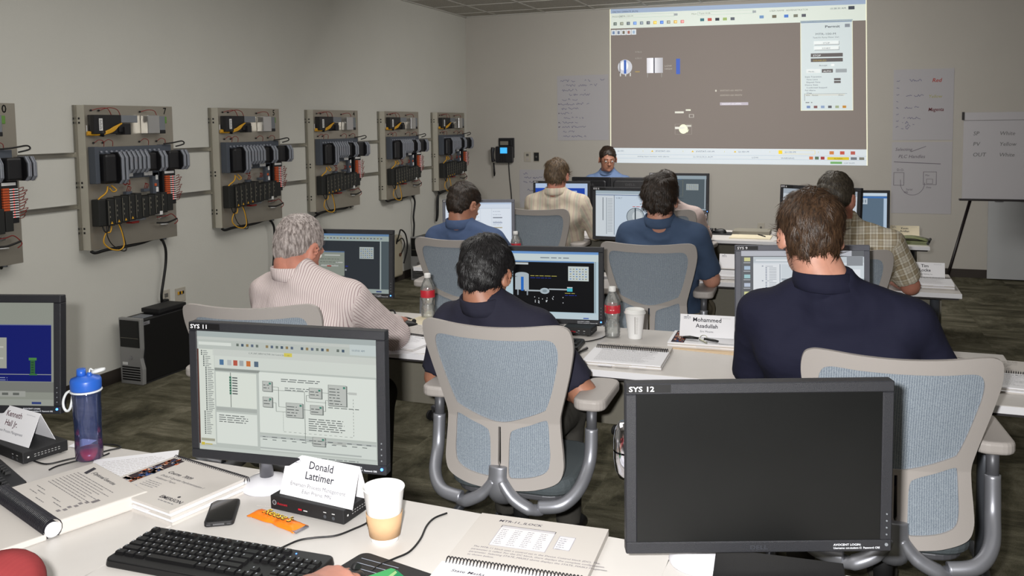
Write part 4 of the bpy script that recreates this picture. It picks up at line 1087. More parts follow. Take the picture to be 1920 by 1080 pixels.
# ------------------------------------------------------------------ back wall: phone, charts, projection
t = thing('wall_phone', 'black office phone with a lit blue display on the back wall', 'phone', (-3.855, YB, 1.16))
MB().prism(rrect(-.10, .125, 0, .20, .02), -.06, -.02, 0, Matrix(((1, 0, 0, 0), (0, 0, 1, 0), (0, 1, 0, 0), (0, 0, 0, 1)))).build('body', 'wall_phone_black', t, .006)
MB().box(-.07, .13, -.02, 0, .06, .30).build('wall_bracket', 'wall_phone_black', t, .004)
MB().box(-.06, .10, -.032, -.02, .21, .275).build('upper_panel', 'bezel_side', t, .003)
MB().box(-.045, .06, -.0345, -.032, .215, .262).build('key_panel', 'panel_grey', t)
MB().box(-.035, .055, -.0625, -.060, .115, .185).build('display', 'wall_phone_screen', t)
h_ = MB(); h_.tube(spline([(-.125, -.06, .02), (-.130, -.075, .06), (-.130, -.078, .12), (-.128, -.065, .185)], 5), [.024, .024, .023, .021, .019, .018, .018, .018, .018, .018, .019, .021, .023, .024, .024, .024], 10)
h_.build('handset', 'wall_phone_black', t)
k_ = MB()
for i in range(4):
    for j in range(3): k_.box(-.045 + j * .03, -.025 + j * .03, -.063, -.060, .015 + i * .022, .028 + i * .022)
k_.build('keypad', 'bezel_side', t)
MB().tube([(-.125, -.05, .0), (-.122, -.045, -.06), (-.118, -.04, -.13), (-.121, -.045, -.16), (-.124, -.048, -.10), (-.128, -.05, 0)], .009, 8).build('coiled_cord', 'wire_black', t)
cable('phone_cable', [(-3.80, YB - .012, 1.16), (-3.79, YB - .012, .98), (-3.77, YB - .012, .75), (-3.765, YB - .014, .45)], .006, 'wire_black', 'thin black cable running down the wall from the phone')

def sheet_paper(name, x0, x1, z0, z1, label, paint, y=YB, cat='poster', m='chart_paper'):
    t = MB().box(x0, x1, y - .003, y - .0008, z0, z1).build(name, m); tag(t, label, cat)
    cv = Canvas(lambda u, v, l: (x0 + u, y - .0034 - l * .0003, z0 + v)); paint(cv, x1 - x0, z1 - z0); cv.build('handwriting', 'print_ink', t)
    return t
INK, BLUE_INK = (104, 98, 108), (110, 108, 140)
def scribble(c, x, y, w, h, col, seed=1, th=.006):
    r = random.Random(seed); px, py = x, y + h * .4
    while px < x + w:
        nx, ny = px + h * (.25 + .25 * r.random()), y + h * r.random()
        if r.random() < .13: px = nx + h * .45; py = ny; continue
        c.line(px, py, nx, ny, th, col, 1); px, py = nx, ny
def chart_a(c, w, h):
    for i, (x, l) in enumerate(((.04, .17), (.34, .09), (.50, .08), (.08, .14), (.26, .10), (.40, .10), (.06, .18), (.33, .05), (.13, .26), (.06, .22), (.03, .24), (.26, .13), (.05, .20), (.04, .14), (.08, .24), (.03, .15), (.18, .08), (.02, .24), (.27, .08), (.07, .14), (.07, .20), (.26, .08))):
        row = (0, 0, 0, 1, 1, 1, 2, 2, 3, 4, 5, 5, 6, 7, 8, 9, 9, 10, 10, 11, 12, 12)[i]
        scribble(c, x, h - .075 - row * .054, l, .026, BLUE_INK, i, .0045)
    for r_ in (5, 7, 9, 10): c.disc(.02, h - .062 - r_ * .054, .007, INK, 1)
def chart_b(c, w, h):
    scribble(c, .05, h - .06, .05, .03, BLUE_INK, 4, .005)
    for i, (x, l) in enumerate(((.06, .22), (.05, .25), (.20, .06), (.10, .08))): scribble(c, x, h - .11 - i * .05, l, .028, BLUE_INK, 20 + i, .005)
def chart_c(c, w, h):
    c.text('Red', .36, h - .135, .055, (176, 70, 60), 1, 1, shear=.2); c.text('Yellow', .33, h - .295, .045, (170, 168, 96), 1, 0, shear=.2); c.text('Magenta', .33, h - .43, .050, (110, 50, 56), 1, 1, shear=.2, xs=.85)
    for i, (x, y, l) in enumerate(((.13, .125, .14), (.12, .28, .16), (.11, .40, .13), (.10, .51, .15), (.09, .555, .11), (.08, .585, .12), (.08, .615, .09))): scribble(c, x, h - y, l, .024, BLUE_INK, 40 + i, .0045)
    for i in range(8): scribble(c, .03, h - .13 - i * .068, .02, .024, BLUE_INK, 60 + i, .0045)
def chart_d(c, w, h):
    c.text('Selecting', .03, h - .09, .045, INK, 1, 0, shear=.2); c.text('PLC Handles', .06, h - .165, .048, INK, 1, 0, shear=.25); c.line(.18, h - .10, .32, h - .045, .005, INK); c.line(.02, h - .205, .46, h - .225, .006, INK)
    c.text('D.O.', .05, h - .30, .035, INK, 1); c.frame(.02, h - .45, .10, .135, .004, INK); c.frame(.30, h - .44, .125, .135, .004, INK); c.frame(.33, h - .43, .06, .05, .003, INK)
    c.text('Mac', .32, h - .35, .024, INK, 1); c.text('Data', .33, h - .475, .024, INK, 1); c.text('Serial', .14, h - .50, .028, INK, 1); c.text('485', .12, h - .53, .028, INK, 1)
    px, py = .085, h - .39
    for i in range(1, 13):
        a = PI + PI * i / 12; x, y = .20 + .115 * math.cos(a), h - .42 + .13 * math.sin(a)
        c.line(px, py, x, y, .004, INK); px, py = x, y
sheet_paper('flip_chart_page', -3.178, -2.555, 1.425, 2.185, 'handwritten chart page taped on the back wall left of the projection', chart_a)
sheet_paper('flip_chart_page', -3.665, -3.30, .62, 1.078, 'handwritten chart page low on the back wall beside the cream shirted man', chart_b)
sheet_paper('flip_chart_page', .472, 1.035, 1.405, 2.130, 'chart page with a red word, upper of the two right of the projection', chart_c)
sheet_paper('flip_chart_page', .470, 1.035, .645, 1.385, 'chart page with a hand drawn wiring sketch, lower of the two', chart_d)

# the projected picture: quadrilateral of projector light lying on the wall
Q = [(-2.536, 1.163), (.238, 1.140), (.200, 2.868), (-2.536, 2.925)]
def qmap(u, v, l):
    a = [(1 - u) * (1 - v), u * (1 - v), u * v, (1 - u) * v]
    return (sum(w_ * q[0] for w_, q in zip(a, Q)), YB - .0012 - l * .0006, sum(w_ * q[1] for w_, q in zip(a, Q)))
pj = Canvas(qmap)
def paint_projection(c):
    R = c.rect; W1 = (206, 214, 206); LB = (196, 206, 214); DK = (96, 92, 92); DT = (120, 118, 116)
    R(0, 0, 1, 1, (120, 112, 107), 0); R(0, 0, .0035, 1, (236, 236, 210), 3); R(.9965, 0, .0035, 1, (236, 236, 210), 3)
    R(.0035, .875, .993, .125, W1, 1); R(.0035, .972, .993, .028, (150, 166, 190), 2); R(.0035, .0, .993, .098, (200, 208, 214), 1); R(.0035, .055, .993, .002, (170, 178, 186), 2); R(.0035, .03, .993, .002, (170, 178, 186), 2)
    c.text('DELTAV OPERATE (RUN)', .012, .977, .013, (60, 66, 84), 3, 0, xs=.75)
    c.text('MODULE', .01, .946, .014, DT, 3, 0, xs=.8); c.text('MTR-100-M', .045, .947, .014, DT, 3, 0, xs=.8); c.frame(.04, .940, .23, .022, .002, (176, 184, 180), 2); R(.27, .944, .014, .014, (150, 156, 160), 3)
    c.text('Main', .34, .946, .014, DT, 3, 0, xs=.8); c.text('Tank101B', .37, .947, .014, DT, 3, 0, xs=.8); c.frame(.365, .940, .22, .022, .002, (176, 184, 180), 2); R(.58, .944, .014, .014, (150, 156, 160), 3)
    c.text('USER NAME  ADMINISTRATOR', .645, .947, .014, DT, 3, 0, xs=.75); c.text('10:38:30 AM', .868, .947, .015, (90, 94, 110), 3, 0, xs=.75); R(.935, .943, .022, .020, (70, 74, 84), 3); c.text('?', .975, .945, .018, DT, 3)
    cols = [(90, 100, 96), (120, 124, 110), (84, 92, 100), (96, 130, 190), (110, 120, 130), (80, 84, 92), (206, 176, 76), (70, 110, 190), (130, 130, 120), (190, 160, 90), (190, 120, 120)]
    for i, k in enumerate(cols):
        x = .016 + i * .028; R(x, .895, .014, .020, k, 3); R(x + .004, .899, .008, .012, tuple(min(255, v + 50) for v in k), 4)
    for i, k in enumerate(((70, 110, 120), (180, 90, 80), (60, 62, 70), (150, 170, 110), (96, 100, 110))): x = .375 + i * .03; R(x, .903, .016, .018, k, 3)
    for i, k in enumerate(((110, 140, 180), (110, 104, 90), (84, 120, 190), (120, 120, 110), (90, 90, 100))): x = (.607, .655, .70, .735, .765)[i]; R(x, .908, .016, .018, k, 3)
    for i in range(5): R(.006 + i * .0215, .832, .020, .034, (206, 212, 216), 2); R(.011 + i * .0215, .838, .010, .020, [(110, 130, 160), (110, 120, 140), (110, 104, 90), (150, 100, 90), (150, 170, 190)][i], 3)
    # sphere tank
    c.disc(.064, .625, .0305, (190, 192, 200), 2, .048, 28); c.disc(.060, .632, .018, (226, 228, 232), 3, .030, 20); R(.0595, .582, .010, .088, (64, 96, 170), 4)
    R(.041, .585, .003, .076, (84, 80, 84), 4)
    for x in (.042, .064, .084): R(x, .565, .005, .022, (190, 190, 186), 2)
    c.text('978.0', .107, .715, .014, (150, 146, 140), 2, 0, xs=.9); c.text('638.0', .107, .675, .014, (150, 146, 140), 2, 0, xs=.9); c.greek(.107, .59, .028, .010, (160, 140, 90), 2)
    for i in range(16):
        s = 1 - abs(i - 4.5) / 14; k = int(150 + 80 * s); R(.156 + i * .00415, .583, .0042, .097, (k, k, k + 6), 2)
    R(.184, .583, .005, .097, (74, 74, 82), 3); R(.158, .555, .002, .030, (150, 148, 144), 2); R(.216, .555, .002, .030, (150, 148, 144), 2)
    c.text('LOW', .23, .622, .014, (176, 172, 166), 2, 0, xs=.9); c.text('HIGH', .23, .603, .014, (176, 172, 166), 2, 0, xs=.9); R(.277, .573, .016, .098, (70, 96, 176), 2)
    for a, y in ((.437, .460), (.437, .430)): c.text('XV5TAT-101 MOTV', .452, y, .014, (176, 170, 160), 2, 0, xs=.72)
    R(.452, .372, .110, .018, (176, 170, 180), 2); c.text('XV5TAT-101-MTPV', .460, .376, .012, (236, 236, 240), 3, 0, xs=.75); R(.433, .458, .006, .012, (190, 186, 176), 2)
    R(.271, .323, .036, .012, (206, 206, 196), 2); R(.315, .338, .02, .010, (206, 206, 196), 2); c.poly([(.315, .348), (.335, .348), (.335, .338)], (206, 206, 196), 2); c.frame(.328, .295, .020, .022, .003, (176, 172, 166), 2)
    c.disc(.305, .222, .018, (228, 232, 206), 2, .030, 24); R(.271, .222, .040, .014, (214, 214, 206), 3); R(.317, .236, .020, .012, (190, 188, 180), 3); c.poly([(.318, .205), (.328, .222), (.322, .20)], (228, 232, 206), 3)
    c.frame(.271, .188, .068, .066, .001, (160, 152, 146), 2)
    # faceplate window
    R(.760, .335, .190, .545, (196, 206, 208), 4); R(.760, .870, .190, .014, (130, 146, 166), 5); c.frame(.760, .335, .190, .545, .0025, (214, 214, 190), 5)
    c.text('Permit', .850, .838, .020, (60, 64, 70), 6, 1, xs=1.0); R(.922, .838, .018, .020, (130, 136, 144), 6)
    c.text('MTR-100-M', .853, .795, .017, (90, 96, 100), 6, 0, 'C', .9); c.text('Tank101 Pump Motor Ctrl', .853, .776, .012, (100, 106, 108), 6, 0, 'C', .72)
    for y, s in ((.738, 'STOP'), (.706, 'START')): R(.812, y - .004, .09, .022, (150, 154, 156), 6); R(.810, y, .09, .020, (220, 226, 226), 7); c.text(s, .855, y + .003, .013, (84, 90, 96), 8, 0, 'C', .8)
    R(.798, .662, .116, .022, DK, 6); R(.798, .632, .116, .022, DK, 6); c.text('STOP', .806, .666, .015, (210, 214, 216), 7, 1, xs=.8); c.text('DISABLED', .806, .636, .014, (170, 150, 80), 7, 0, xs=.8)
    c.text('Accept', .828, .606, .013, (96, 100, 104), 6, 0, xs=.8); R(.872, .606, .011, .012, (226, 230, 230), 6)
    R(.782, .566, .05, .022, (214, 220, 220), 6); c.text('Mode...', .788, .570, .012, (84, 90, 96), 7, 0, xs=.8); R(.838, .566, .04, .022, DK, 6); c.text('AUTO', .858, .570, .013, (220, 224, 226), 7, 1, 'C', .8); R(.888, .566, .04, .022, (150, 156, 160), 6)
    for i, s in enumerate(('State Transition:', '  Time Limit', '  Elapsed Time', 'Device State', '  Confirmed Stopped', 'Fail Alarm', '  Clear')): c.text(s, .776, .538 - i * .0165, .012, (84, 90, 98), 6, 0, xs=.78)
    R(.882, .519, .024, .013, DK, 6); R(.882, .502, .024, .013, DK, 6); R(.776, .425, .145, .012, (196, 200, 196), 6)
    c.text('Ack   Param', .780, .425, .011, (90, 94, 98), 7, 0, xs=.8); c.text('Desc', .898, .425, .011, (90, 94, 98), 7, 0, xs=.8); R(.774, .395, .0015, .045, (120, 124, 126), 7); R(.774, .437, .155, .0015, (120, 124, 126), 7); c.greek(.778, .382, .03, .009, (120, 124, 126), 6)
    for i, k in enumerate(((110, 130, 170), (120, 84, 84), (130, 150, 180), (90, 90, 96), (150, 160, 130), (180, 130, 60))): R(.782 + i * .026, .350, .013, .015, k, 6)
    # alarm bar
    for x, s in ((.03, 'LI-101'), (.19, 'XV5TAT-101'), (.355, 'XV5TAT-101-M'), (.523, 'LI-101-M'), (.70, 'LI-101-M')):
        c.text(s, x, .074, .014, (90, 96, 104), 3, 0, xs=.8)
        if x > .1: c.poly([(x - .018, .074), (x - .008, .074), (x - .013, .086)], (206, 176, 60), 3)
    R(.676, .068, .014, .020, (226, 196, 50), 4); c.frame(.676, .066, .136, .024, .0015, (206, 186, 90), 3)
    for x in (.135, .30, .465, .64, .82): c.text('1', x, .074, .014, (190, 180, 90), 3)
    c.text('analog input monitor with alarms', .115, .040, .013, (120, 126, 130), 3, 0, xs=.75); c.text('LI-101/LOLO_ALM', .345, .040, .013, (120, 126, 130), 3, 0, xs=.75); c.text('LOW', .575, .038, .013, (110, 116, 120), 3, 0, xs=.8); c.text('WARNING', .685, .036, .013, (110, 116, 120), 3, 0, xs=.8)
    for i in range(3): R(.864 + i * .038, .066, .016, .020, [(190, 120, 70), (180, 84, 70), (170, 90, 80)][i], 3); R(.79 + i * .021, .034, .014, .018, [(190, 110, 70), (90, 110, 90), (150, 60, 60)][i], 3)
    R(.856, .033, .078, .017, (200, 180, 50), 3); c.text('ALARM', .895, .036, .012, (120, 100, 30), 4, 0, 'C', .8); R(.94, .034, .022, .016, (110, 114, 120), 3); R(.97, .034, .018, .016, (120, 120, 110), 3)
    R(.867, .008, .042, .014, (110, 160, 100), 3); c.text('CAP NUM', .915, .010, .011, (110, 116, 120), 3, 0, xs=.8)
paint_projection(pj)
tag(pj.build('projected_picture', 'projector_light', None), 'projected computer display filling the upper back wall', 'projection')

# ------------------------------------------------------------------ easel and boards at the right
t = thing('easel', 'black legged easel with a paper flip chart at the right edge', 'easel', (1.49, 9.30, 0))
pad = MB().box(-.43, .43, -.012, .006, .86, 1.66).build('flip_pad', 'chart_paper', t)
hd = MB(); hd.box(-.44, .44, -.022, .012, 1.60, 1.675); hd.build('pad_clamp', 'chart_paper', t, .004)
MB().box(-.446, -.428, -.026, .014, 1.605, 1.68).build('clamp_end', 'easel_black', t)
MB().box(-.455, .455, -.05, .02, .842, .858).build('tray', 'easel_black', t)
for a, b_ in (((-.36, -.02, .85), (-.60, -.28, 0)), ((.36, -.02, .85), (.60, -.28, 0)), ((.18, .02, .85), (.26, .45, 0))): MB().tube([a, b_], .014, 10).build('leg', 'easel_black', t)
MB().tube([(-.36, .01, .85), (-.16, .016, 1.60)], .010, 8).build('strut', 'easel_black', t); MB().tube([(.36, .01, .85), (.16, .016, 1.60)], .010, 8).build('strut', 'easel_black', t)
cv = Canvas(lambda u, v, l: (-.43 + u, -.0125 - l * .0003, .86 + v))
for i, (a, b_) in enumerate((('SP', 'White'), ('PV', 'Yellow'), ('OUT', 'White'))): cv.text(a, .08, .60 - i * .10, .052, (104, 104, 104), 1, 0, shear=.15); cv.text(b_, .30, .60 - i * .10, .050, (110, 110, 110), 1, 0, shear=.2)
cv.build('handwriting', 'print_ink', pad)
t = thing('white_board', 'pale board leaning on the back wall on the floor behind the easel', 'board', (1.75, 9.84, 0))
b_ = MB().box(-.385, .385, -.012, .012, .012, .80).build('board', 'board_white', t); b_.rotation_euler.x = rad(-3.2)
b2 = MB(); b2.box(-.33, -.26, -.022, -.01, .785, .808); b2.box(-.10, -.04, -.022, -.01, .785, .808); o = b2.build('clip', 'brushed', t); o.rotation_euler.x = rad(-3.2)
# ------------------------------------------------------------------ things on the tables
def tent(x, y, z, rz, w, lines, label, h=.085, d=.075, dark=(44, 44, 54), paper='paper_white'):
    "folded name card: front and rear leaves meeting at a ridge"
    t = thing('name_card', label, 'name card', (x, y, z), rz, 'folded name cards')
    mb = MB(); th = .0007
    for s in (-1, 1):
        mb.add([(-w / 2, s * d / 2, 0), (w / 2, s * d / 2, 0), (w / 2, s * .0005, h), (-w / 2, s * .0005, h), (-w / 2, s * (d / 2 - th * 2), 0), (w / 2, s * (d / 2 - th * 2), 0), (w / 2, -s * .0002, h - th * 2), (-w / 2, -s * .0002, h - th * 2)],
               [(0, 1, 2, 3), (7, 6, 5, 4), (0, 4, 5, 1), (1, 5, 6, 2), (0, 3, 7, 4), (3, 2, 6, 7)])
    mb.build('folded_card', paper, t)
    L_ = math.hypot(h, d / 2)
    cv = Canvas(lambda u, v, l: (u, -d / 2 + (d / 2) * v / L_ - .0004 * l - .0002, h * v / L_ + .0002 * l))
    cv.c0 = 0
    cv.text('EMERSON', -w / 2 + .014, L_ - .014, .0062, (70, 74, 96), 1, 1); cv.disc(-w / 2 + .030, L_ - .005, .0022, (70, 74, 96), 1); cv.greek(-w / 2 + .014, L_ - .0185, .03, .003, (130, 130, 140), 1)
    cv.text('Educational Services', w / 2 - .055, L_ - .012, .0048, (150, 150, 156), 1)
    for s, v, size, b in lines: cv.text(s, 0, v, size, dark if b else (88, 88, 98), 1, b, 'C')
    cv.build('card_print', 'print_ink', t)
    return t
def page_lines(c, x, y, w, n, dy, h=.0026, col=(120, 116, 118), seed=0, fill=.75):
    r = random.Random(seed)
    for i in range(n): c.greek(x, y - i * dy, w, h, col, 1, fill, r)
def manual(x, y, rz, w, h1, h2, t1, t2, label, paint=None, seed=0, coil_r=.008, z=TH, tabs=True, group='open spiral bound manuals'):
    "open coil bound book: coil along local x at y=0; upper stack h1 deep and t1 thick, lower stack h2 deep and t2 thick"
    t = thing('spiral_manual', label, 'book', (x, y, z), rz, group)
    r = random.Random(seed)
    up = MB(); up.prism([(-w / 2, .006), (w / 2, .006), (w / 2, h1), (-w / 2, h1)], 0, t1)
    if tabs: up.box(-w * .30, -w * .08, h1, h1 + .008, t1 * .4, t1 * .4 + .0006)
    up.build('page_stack', 'paper', t, .001)
    lo = MB(); n = 4
    for k in range(n):
        e = r.uniform(-.003, .004); lo.box(-w / 2 + r.uniform(-.003, .003), w / 2 + r.uniform(-.002, .004), -h2 - e, -.006, t2 * k / n, t2 * (k + 1) / n - .0004, 1 if k % 2 else 0)
    if tabs:
        for k in range(3): lo.box(-w * .3 + k * w * .22, -w * .12 + k * w * .22, -h2 - .012, -h2 + .003, t2 * (.25 + .2 * k), t2 * (.25 + .2 * k) + .0008, 1)
    lo.build('page_stack', ['paper', 'paper_white'], t)
    co = MB(); m_ = max(t1, t2); n = int(w / .0072)
    for i in range(n):
        xx = -w / 2 + .008 + (w - .016) * i / (n - 1)
        pts = [(xx + .0012 * math.sin(a), coil_r * 1.15 * math.sin(a), m_ * .5 + (coil_r + m_ * .35) * math.cos(a)) for a in [rad(-118 + 236 * k / 9) for k in range(10)]]
        co.tube(pts, .0011 if y < 2 else .0016, 5, 0, False)
    co.build('binding_coil', 'coil_black', t)
    cv = Canvas(lambda u, v, l: (u, v, (t1 if v > 0 else t2) + .0002 + .0002 * l))
    if paint: paint(cv, w, h1, h2)
    else:
        cv.text('Workshop - Building a Motor Control Module', -w * .38, h1 - .025, .0115, (84, 80, 84), 1, 1, xs=.95)
        page_lines(cv, -w * .36, h1 - .04, w * .72, max(1, int((h1 - .055) / .009)), .009, seed=seed)
        cv.text('Workshop - Operating the Motor Control Module', -w * .40, -.032, .0115, (84, 80, 84), 1, 1, xs=.9)
        page_lines(cv, -w * .38, -.046, w * .76, max(1, int((h2 - .06) / .011)), .011, seed=seed + 5)
    cv.build('page_print', 'print_ink', t)
    return t

# --- nearest table
RB = random.Random
# course book with a picture band on its cover, coil along the far edge
t = thing('course_book', 'closed spiral bound course book with a photo band across its cover', 'book', (-1.487, 1.610, TH), rad(-12))
mb = MB()
for k in range(5): mb.box(-.14 - (.006 if k == 1 else 0), .14 - .002 * k, -.105 + .002 * (k % 2), .108, k * .0064, k * .0064 + .006, k % 2)
mb.box(-.10, -.04, -.113, -.10, .010, .0108, 1); mb.box(.0, .06, -.112, -.10, .016, .0168, 1)
mb.build('page_stack', ['paper', 'paper_white'], t)
co = MB()
for i in range(38):
    xx = -.134 + i * .00725; co.tube([(xx + .001 * math.sin(a), .108 + .008 * math.sin(a), .016 + .020 * math.cos(a)) for a in [rad(-120 + 270 * k / 9) for k in range(10)]], .0011, 5, 0, False)
co.build('binding_coil', 'coil_black', t)
cv = Canvas(lambda u, v, l: (u, v, .0322 + .0002 * l))
r = RB(4)
cv.poly([(-.128, -.100), (-.086, -.100), (-.086, .098), (-.128, .098)], (54, 44, 48), 1)
for i in range(95):
    a, b_ = -.128 + r.random() * .036, -.10 + r.random() * .19
    cv.rect(a, b_, .004 + r.random() * .010, .004 + r.random() * .010, r.choice([(190, 90, 44), (60, 84, 140), (210, 170, 150), (30, 34, 60), (150, 110, 90), (120, 140, 170), (220, 200, 190), (70, 46, 40)]), 2)
cv.text('Course  7009', -.062, .030, .017, (70, 68, 74), 1, 1, xs=.9, shear=.2); cv.text('DeltaV Operate Implementation I', -.062, .010, .0115, (90, 90, 96), 1, 0, shear=.2); cv.text('Additional Topics', -.062, -.005, .0105, (90, 90, 96), 1, 0, shear=.2)
for i in range(4): cv.greek(-.062, -.022 - i * .008, .06, .003, (130, 130, 134), 1)
cv.rect(-.080, -.072, .024, .016, (70, 104, 170), 1); cv.text('EMERSON', .045, -.070, .017, (56, 54, 60), 1, 1); cv.disc(.088, -.047, .004, (56, 54, 60), 1); cv.greek(.055, -.080, .07, .004, (120, 120, 124), 1)
cv.build('cover_print', 'print_ink', t)
# loose notes between the books
o = MB().box(-.105, .105, -.14, .14, 0, .004).build('note_sheet', 'paper_white'); o.location = (-1.672, 1.668, TH); o.rotation_euler.z = rad(38); tag(o, 'loose sheet of paper sticking out behind the open manual', 'paper')
cv = Canvas(lambda u, v, l: (u, v, .0044)); page_lines(cv, -.08, .11, .16, 12, .012, .003, (170, 160, 160), 3); cv.build('page_print', 'print_ink', o)
# thick open book at the left with a fat dark coil
t = thing('open_manual', 'thick open manual with a fat dark coil at the left edge of the table', 'book', (-1.705, 1.394, TH), rad(-20))
mb = MB()
mb.prism([(-.14, .012), (.14, .012), (.14, .215), (-.14, .215)], 0, .034); mb.build('page_stack', 'paper', t, .006, 3)
mb = MB(); mb.prism([(-.14, -.012), (.14, -.012), (.14, -.215), (-.14, -.215)][::-1], 0, .014); mb.build('page_stack', 'paper', t, .003, 2)
co = MB(); n = 44
for i in range(n):
    xx = -.138 + .276 * i / (n - 1); co.tube([(xx + .0012 * math.sin(a), .020 * math.sin(a), .022 + .0215 * math.cos(a)) for a in [rad(-150 + 300 * k / 13) for k in range(14)]], .00135, 5, 0, False)
co.build('binding_coil', 'coil_black', t)
MB().tube([(-.1395, 0, .020), (.1395, 0, .020)], .0160, 18).build('rolled_pages', 'coil_black', t)
MB().tube([(.1395, 0, .020), (.141, 0, .020)], .0165, 18).build('coil_end', 'paper_white', t)
cv = Canvas(lambda u, v, l: (u, v, .0344 if v > 0 else .0146))
cv.poly([(-.105, .196), (-.09, .196), (-.075, .165), (-.09, .165)], (60, 58, 64), 1); cv.text('(Optional Exercise', -.072, .176, .015, (66, 66, 72), 1, 1); page_lines(cv, -.105, .155, .21, 9, .0085, .0034, (130, 126, 128), 5)
for i, (a, b_) in enumerate(((-.10, .06), (-.07, .05), (-.09, .04), (.0, .055), (.03, .045), (-.03, .03))): cv.greek(a, b_, .05, .0035, (120, 118, 120), 1)
cv.rect(.095, .10, .012, .018, (120, 116, 118), 1)
for i in range(6): cv.rect(.08 + (i % 2) * .006, .03 + i * .012, .012, .008, (130, 126, 128), 1)
cv.build('page_print', 'print_ink', t)
# phone
t = thing('smartphone', 'black smartphone lying on the table beside the course book', 'phone', (-1.303, 1.561, TH), rad(31))
MB().prism(rrect(-.032, .032, -.060, .060, .010), 0, .011).build('case', 'plastic_black_rough', t, .002, 2)
MB().prism(rrect(-.0275, .0275, -.0555, .0555, .006), .011, .0118).build('glass', 'phone_glass', t)
cv = Canvas(lambda u, v, l: (u, -.0602, v)); cv.rect(-.012, .0035, .024, .004, (90, 90, 92), 1); cv.rect(-.026, .004, .009, .003, (70, 70, 72), 1); cv.rect(.017, .004, .009, .003, (70, 70, 72), 1); cv.build('dock_port', 'print_ink', t)
# candy wrapper
t = thing('candy_wrapper', 'orange candy wrapper in front of the small black box', 'wrapper', (-1.165, 1.573, TH), rad(-14))
vs = []; fs = []; nx, ny = 26, 9; r = RB(2)
for side in (0, 1):
    for i in range(nx + 1):
        for j in range(ny + 1):
            u = i / nx; v = j / ny; x = -.077 + .154 * u; yy = (-.019 + .038 * v) * (1 - .22 * math.exp(-((u - .5) / .08) ** 2) + .12 * (abs(u - .5) > .44))
            puff = math.sin(PI * v) ** .6 * (min(1, (.5 - abs(u - .5)) / .10)) ** .7 * (1 - .45 * math.exp(-((u - .52) / .06) ** 2))
            z_ = .0012 + (.009 * puff + .0015 * r.random() * puff + .0015 if side == 0 else 0)
            if side == 0: z_ = max(z_, .0022)
            vs.append((x, yy, z_))
k = (nx + 1) * (ny + 1)
for side in (0, 1):
    for i in range(nx):
        for j in range(ny):
            a = side * k + i * (ny + 1) + j; q = (a, a + ny + 1, a + ny + 2, a + 1); fs.append(q if side == 0 else q[::-1])
rim = [i * (ny + 1) for i in range(nx + 1)] + [nx * (ny + 1) + j for j in range(1, ny + 1)] + [i * (ny + 1) + ny for i in range(nx - 1, -1, -1)] + [j for j in range(ny - 1, 0, -1)]
for i in range(len(rim)): a, b_ = rim[i], rim[(i + 1) % len(rim)]; fs.append((a + k, b_ + k, b_, a))
MB().add(vs, fs, 0, True).build('wrapper_film', 'candy_orange', t)
MB().box(.068, .084, -.019, .017, .0015, .0045).build('torn_end', 'candy_foil', t)
cv = Canvas(lambda u, v, l: (u, v, .0165 - abs(v) * .10 + .0004 * l)); cv.text("Reese's", -.040, -.011, .031, (52, 34, 34), 1, 1, xs=1.0, shear=.1); cv.text("Reese's", -.0385, -.0095, .030, (244, 206, 70), 3, 0, xs=1.0, shear=.1); cv.text('Peanut Butter', -.074, .004, .006, (250, 240, 230), 1, 1, ang=.5)
cv.build('wrapper_print', 'print_ink', t)
# small black switch boxes
def kvm(x, y, rz, w, d, h, label):
    t = thing('switch_box', label, 'electronic box', (x, y, TH), rz, 'small black switch boxes')
    MB().box(-w / 2, w / 2, -d / 2, d / 2, .004, h).build('case', 'plastic_black_rough', t, .002, 2)
    ft = MB()
    for a in (-1, 1):
        for b_ in (-1, 1): ft.cyl((a * (w / 2 - .015), b_ * (d / 2 - .015), 0), (a * (w / 2 - .015), b_ * (d / 2 - .015), .004), .006, .006, 10)
    ft.build('feet', 'black_rubber', t)
    cv = Canvas(lambda u, v, l: (u, -d / 2 - .0004, v)); cv.disc(-w / 2 + .012, h * .58, .0058, (140, 140, 144), 1); cv.disc(-w / 2 + .012, h * .58, .0042, (60, 60, 64), 2) ; cv.text('Avocent', -w / 2 + .020, h * .48, .0085, (176, 30, 44), 1, 1)
    cv.rect(-.022 * (w / .2), h * .42, .010, .004, (190, 30, 44), 1); cv.greek(-.008, h * .42, .012, .004, (190, 190, 190), 1)
    for a in (.045, .068): cv.rect(w / 2 - .10 + a, h * .62, .008, .002, (190, 190, 190), 1); cv.disc(w / 2 - .10 + a + .004, h * .38, .004, (70, 72, 76), 1)
    cv.build('front_print', 'print_ink', t)
    cv = Canvas(lambda u, v, l: (w / 2 + .0004, u, v)); 
    for i in range(16): cv.rect(-d / 2 + .03 + (i % 8) * .009, h * (.45 if i < 8 else .62), .005, .002, (150, 150, 150), 1)
    cv.rect(-d / 2 + .012, h * .5, .005, .004, (220, 220, 220), 1); cv.build('side_vents', 'print_ink', t)
    return t
BK = [Z(532, 928, .775), Z(499, 946, TH), Z(645, 985, TH), Z(684, 948, TH)]
kvm(-1.108, 1.652, rad(-5), .205, .088, .036, 'small black electronic box under the folded name card on the near table')
tent(-1.092, 1.650, TH + .0365, rad(-6), .205, [('Donald', .066, .0235, 1), ('Lattimer', .043, .0235, 1), ('Emerson Process Management', .024, .0125, 0), ('Eden Prairie, MN', .011, .0118, 0)],
     'white folded name card on the small black box, beside the coffee cup', h=.086, d=.062)
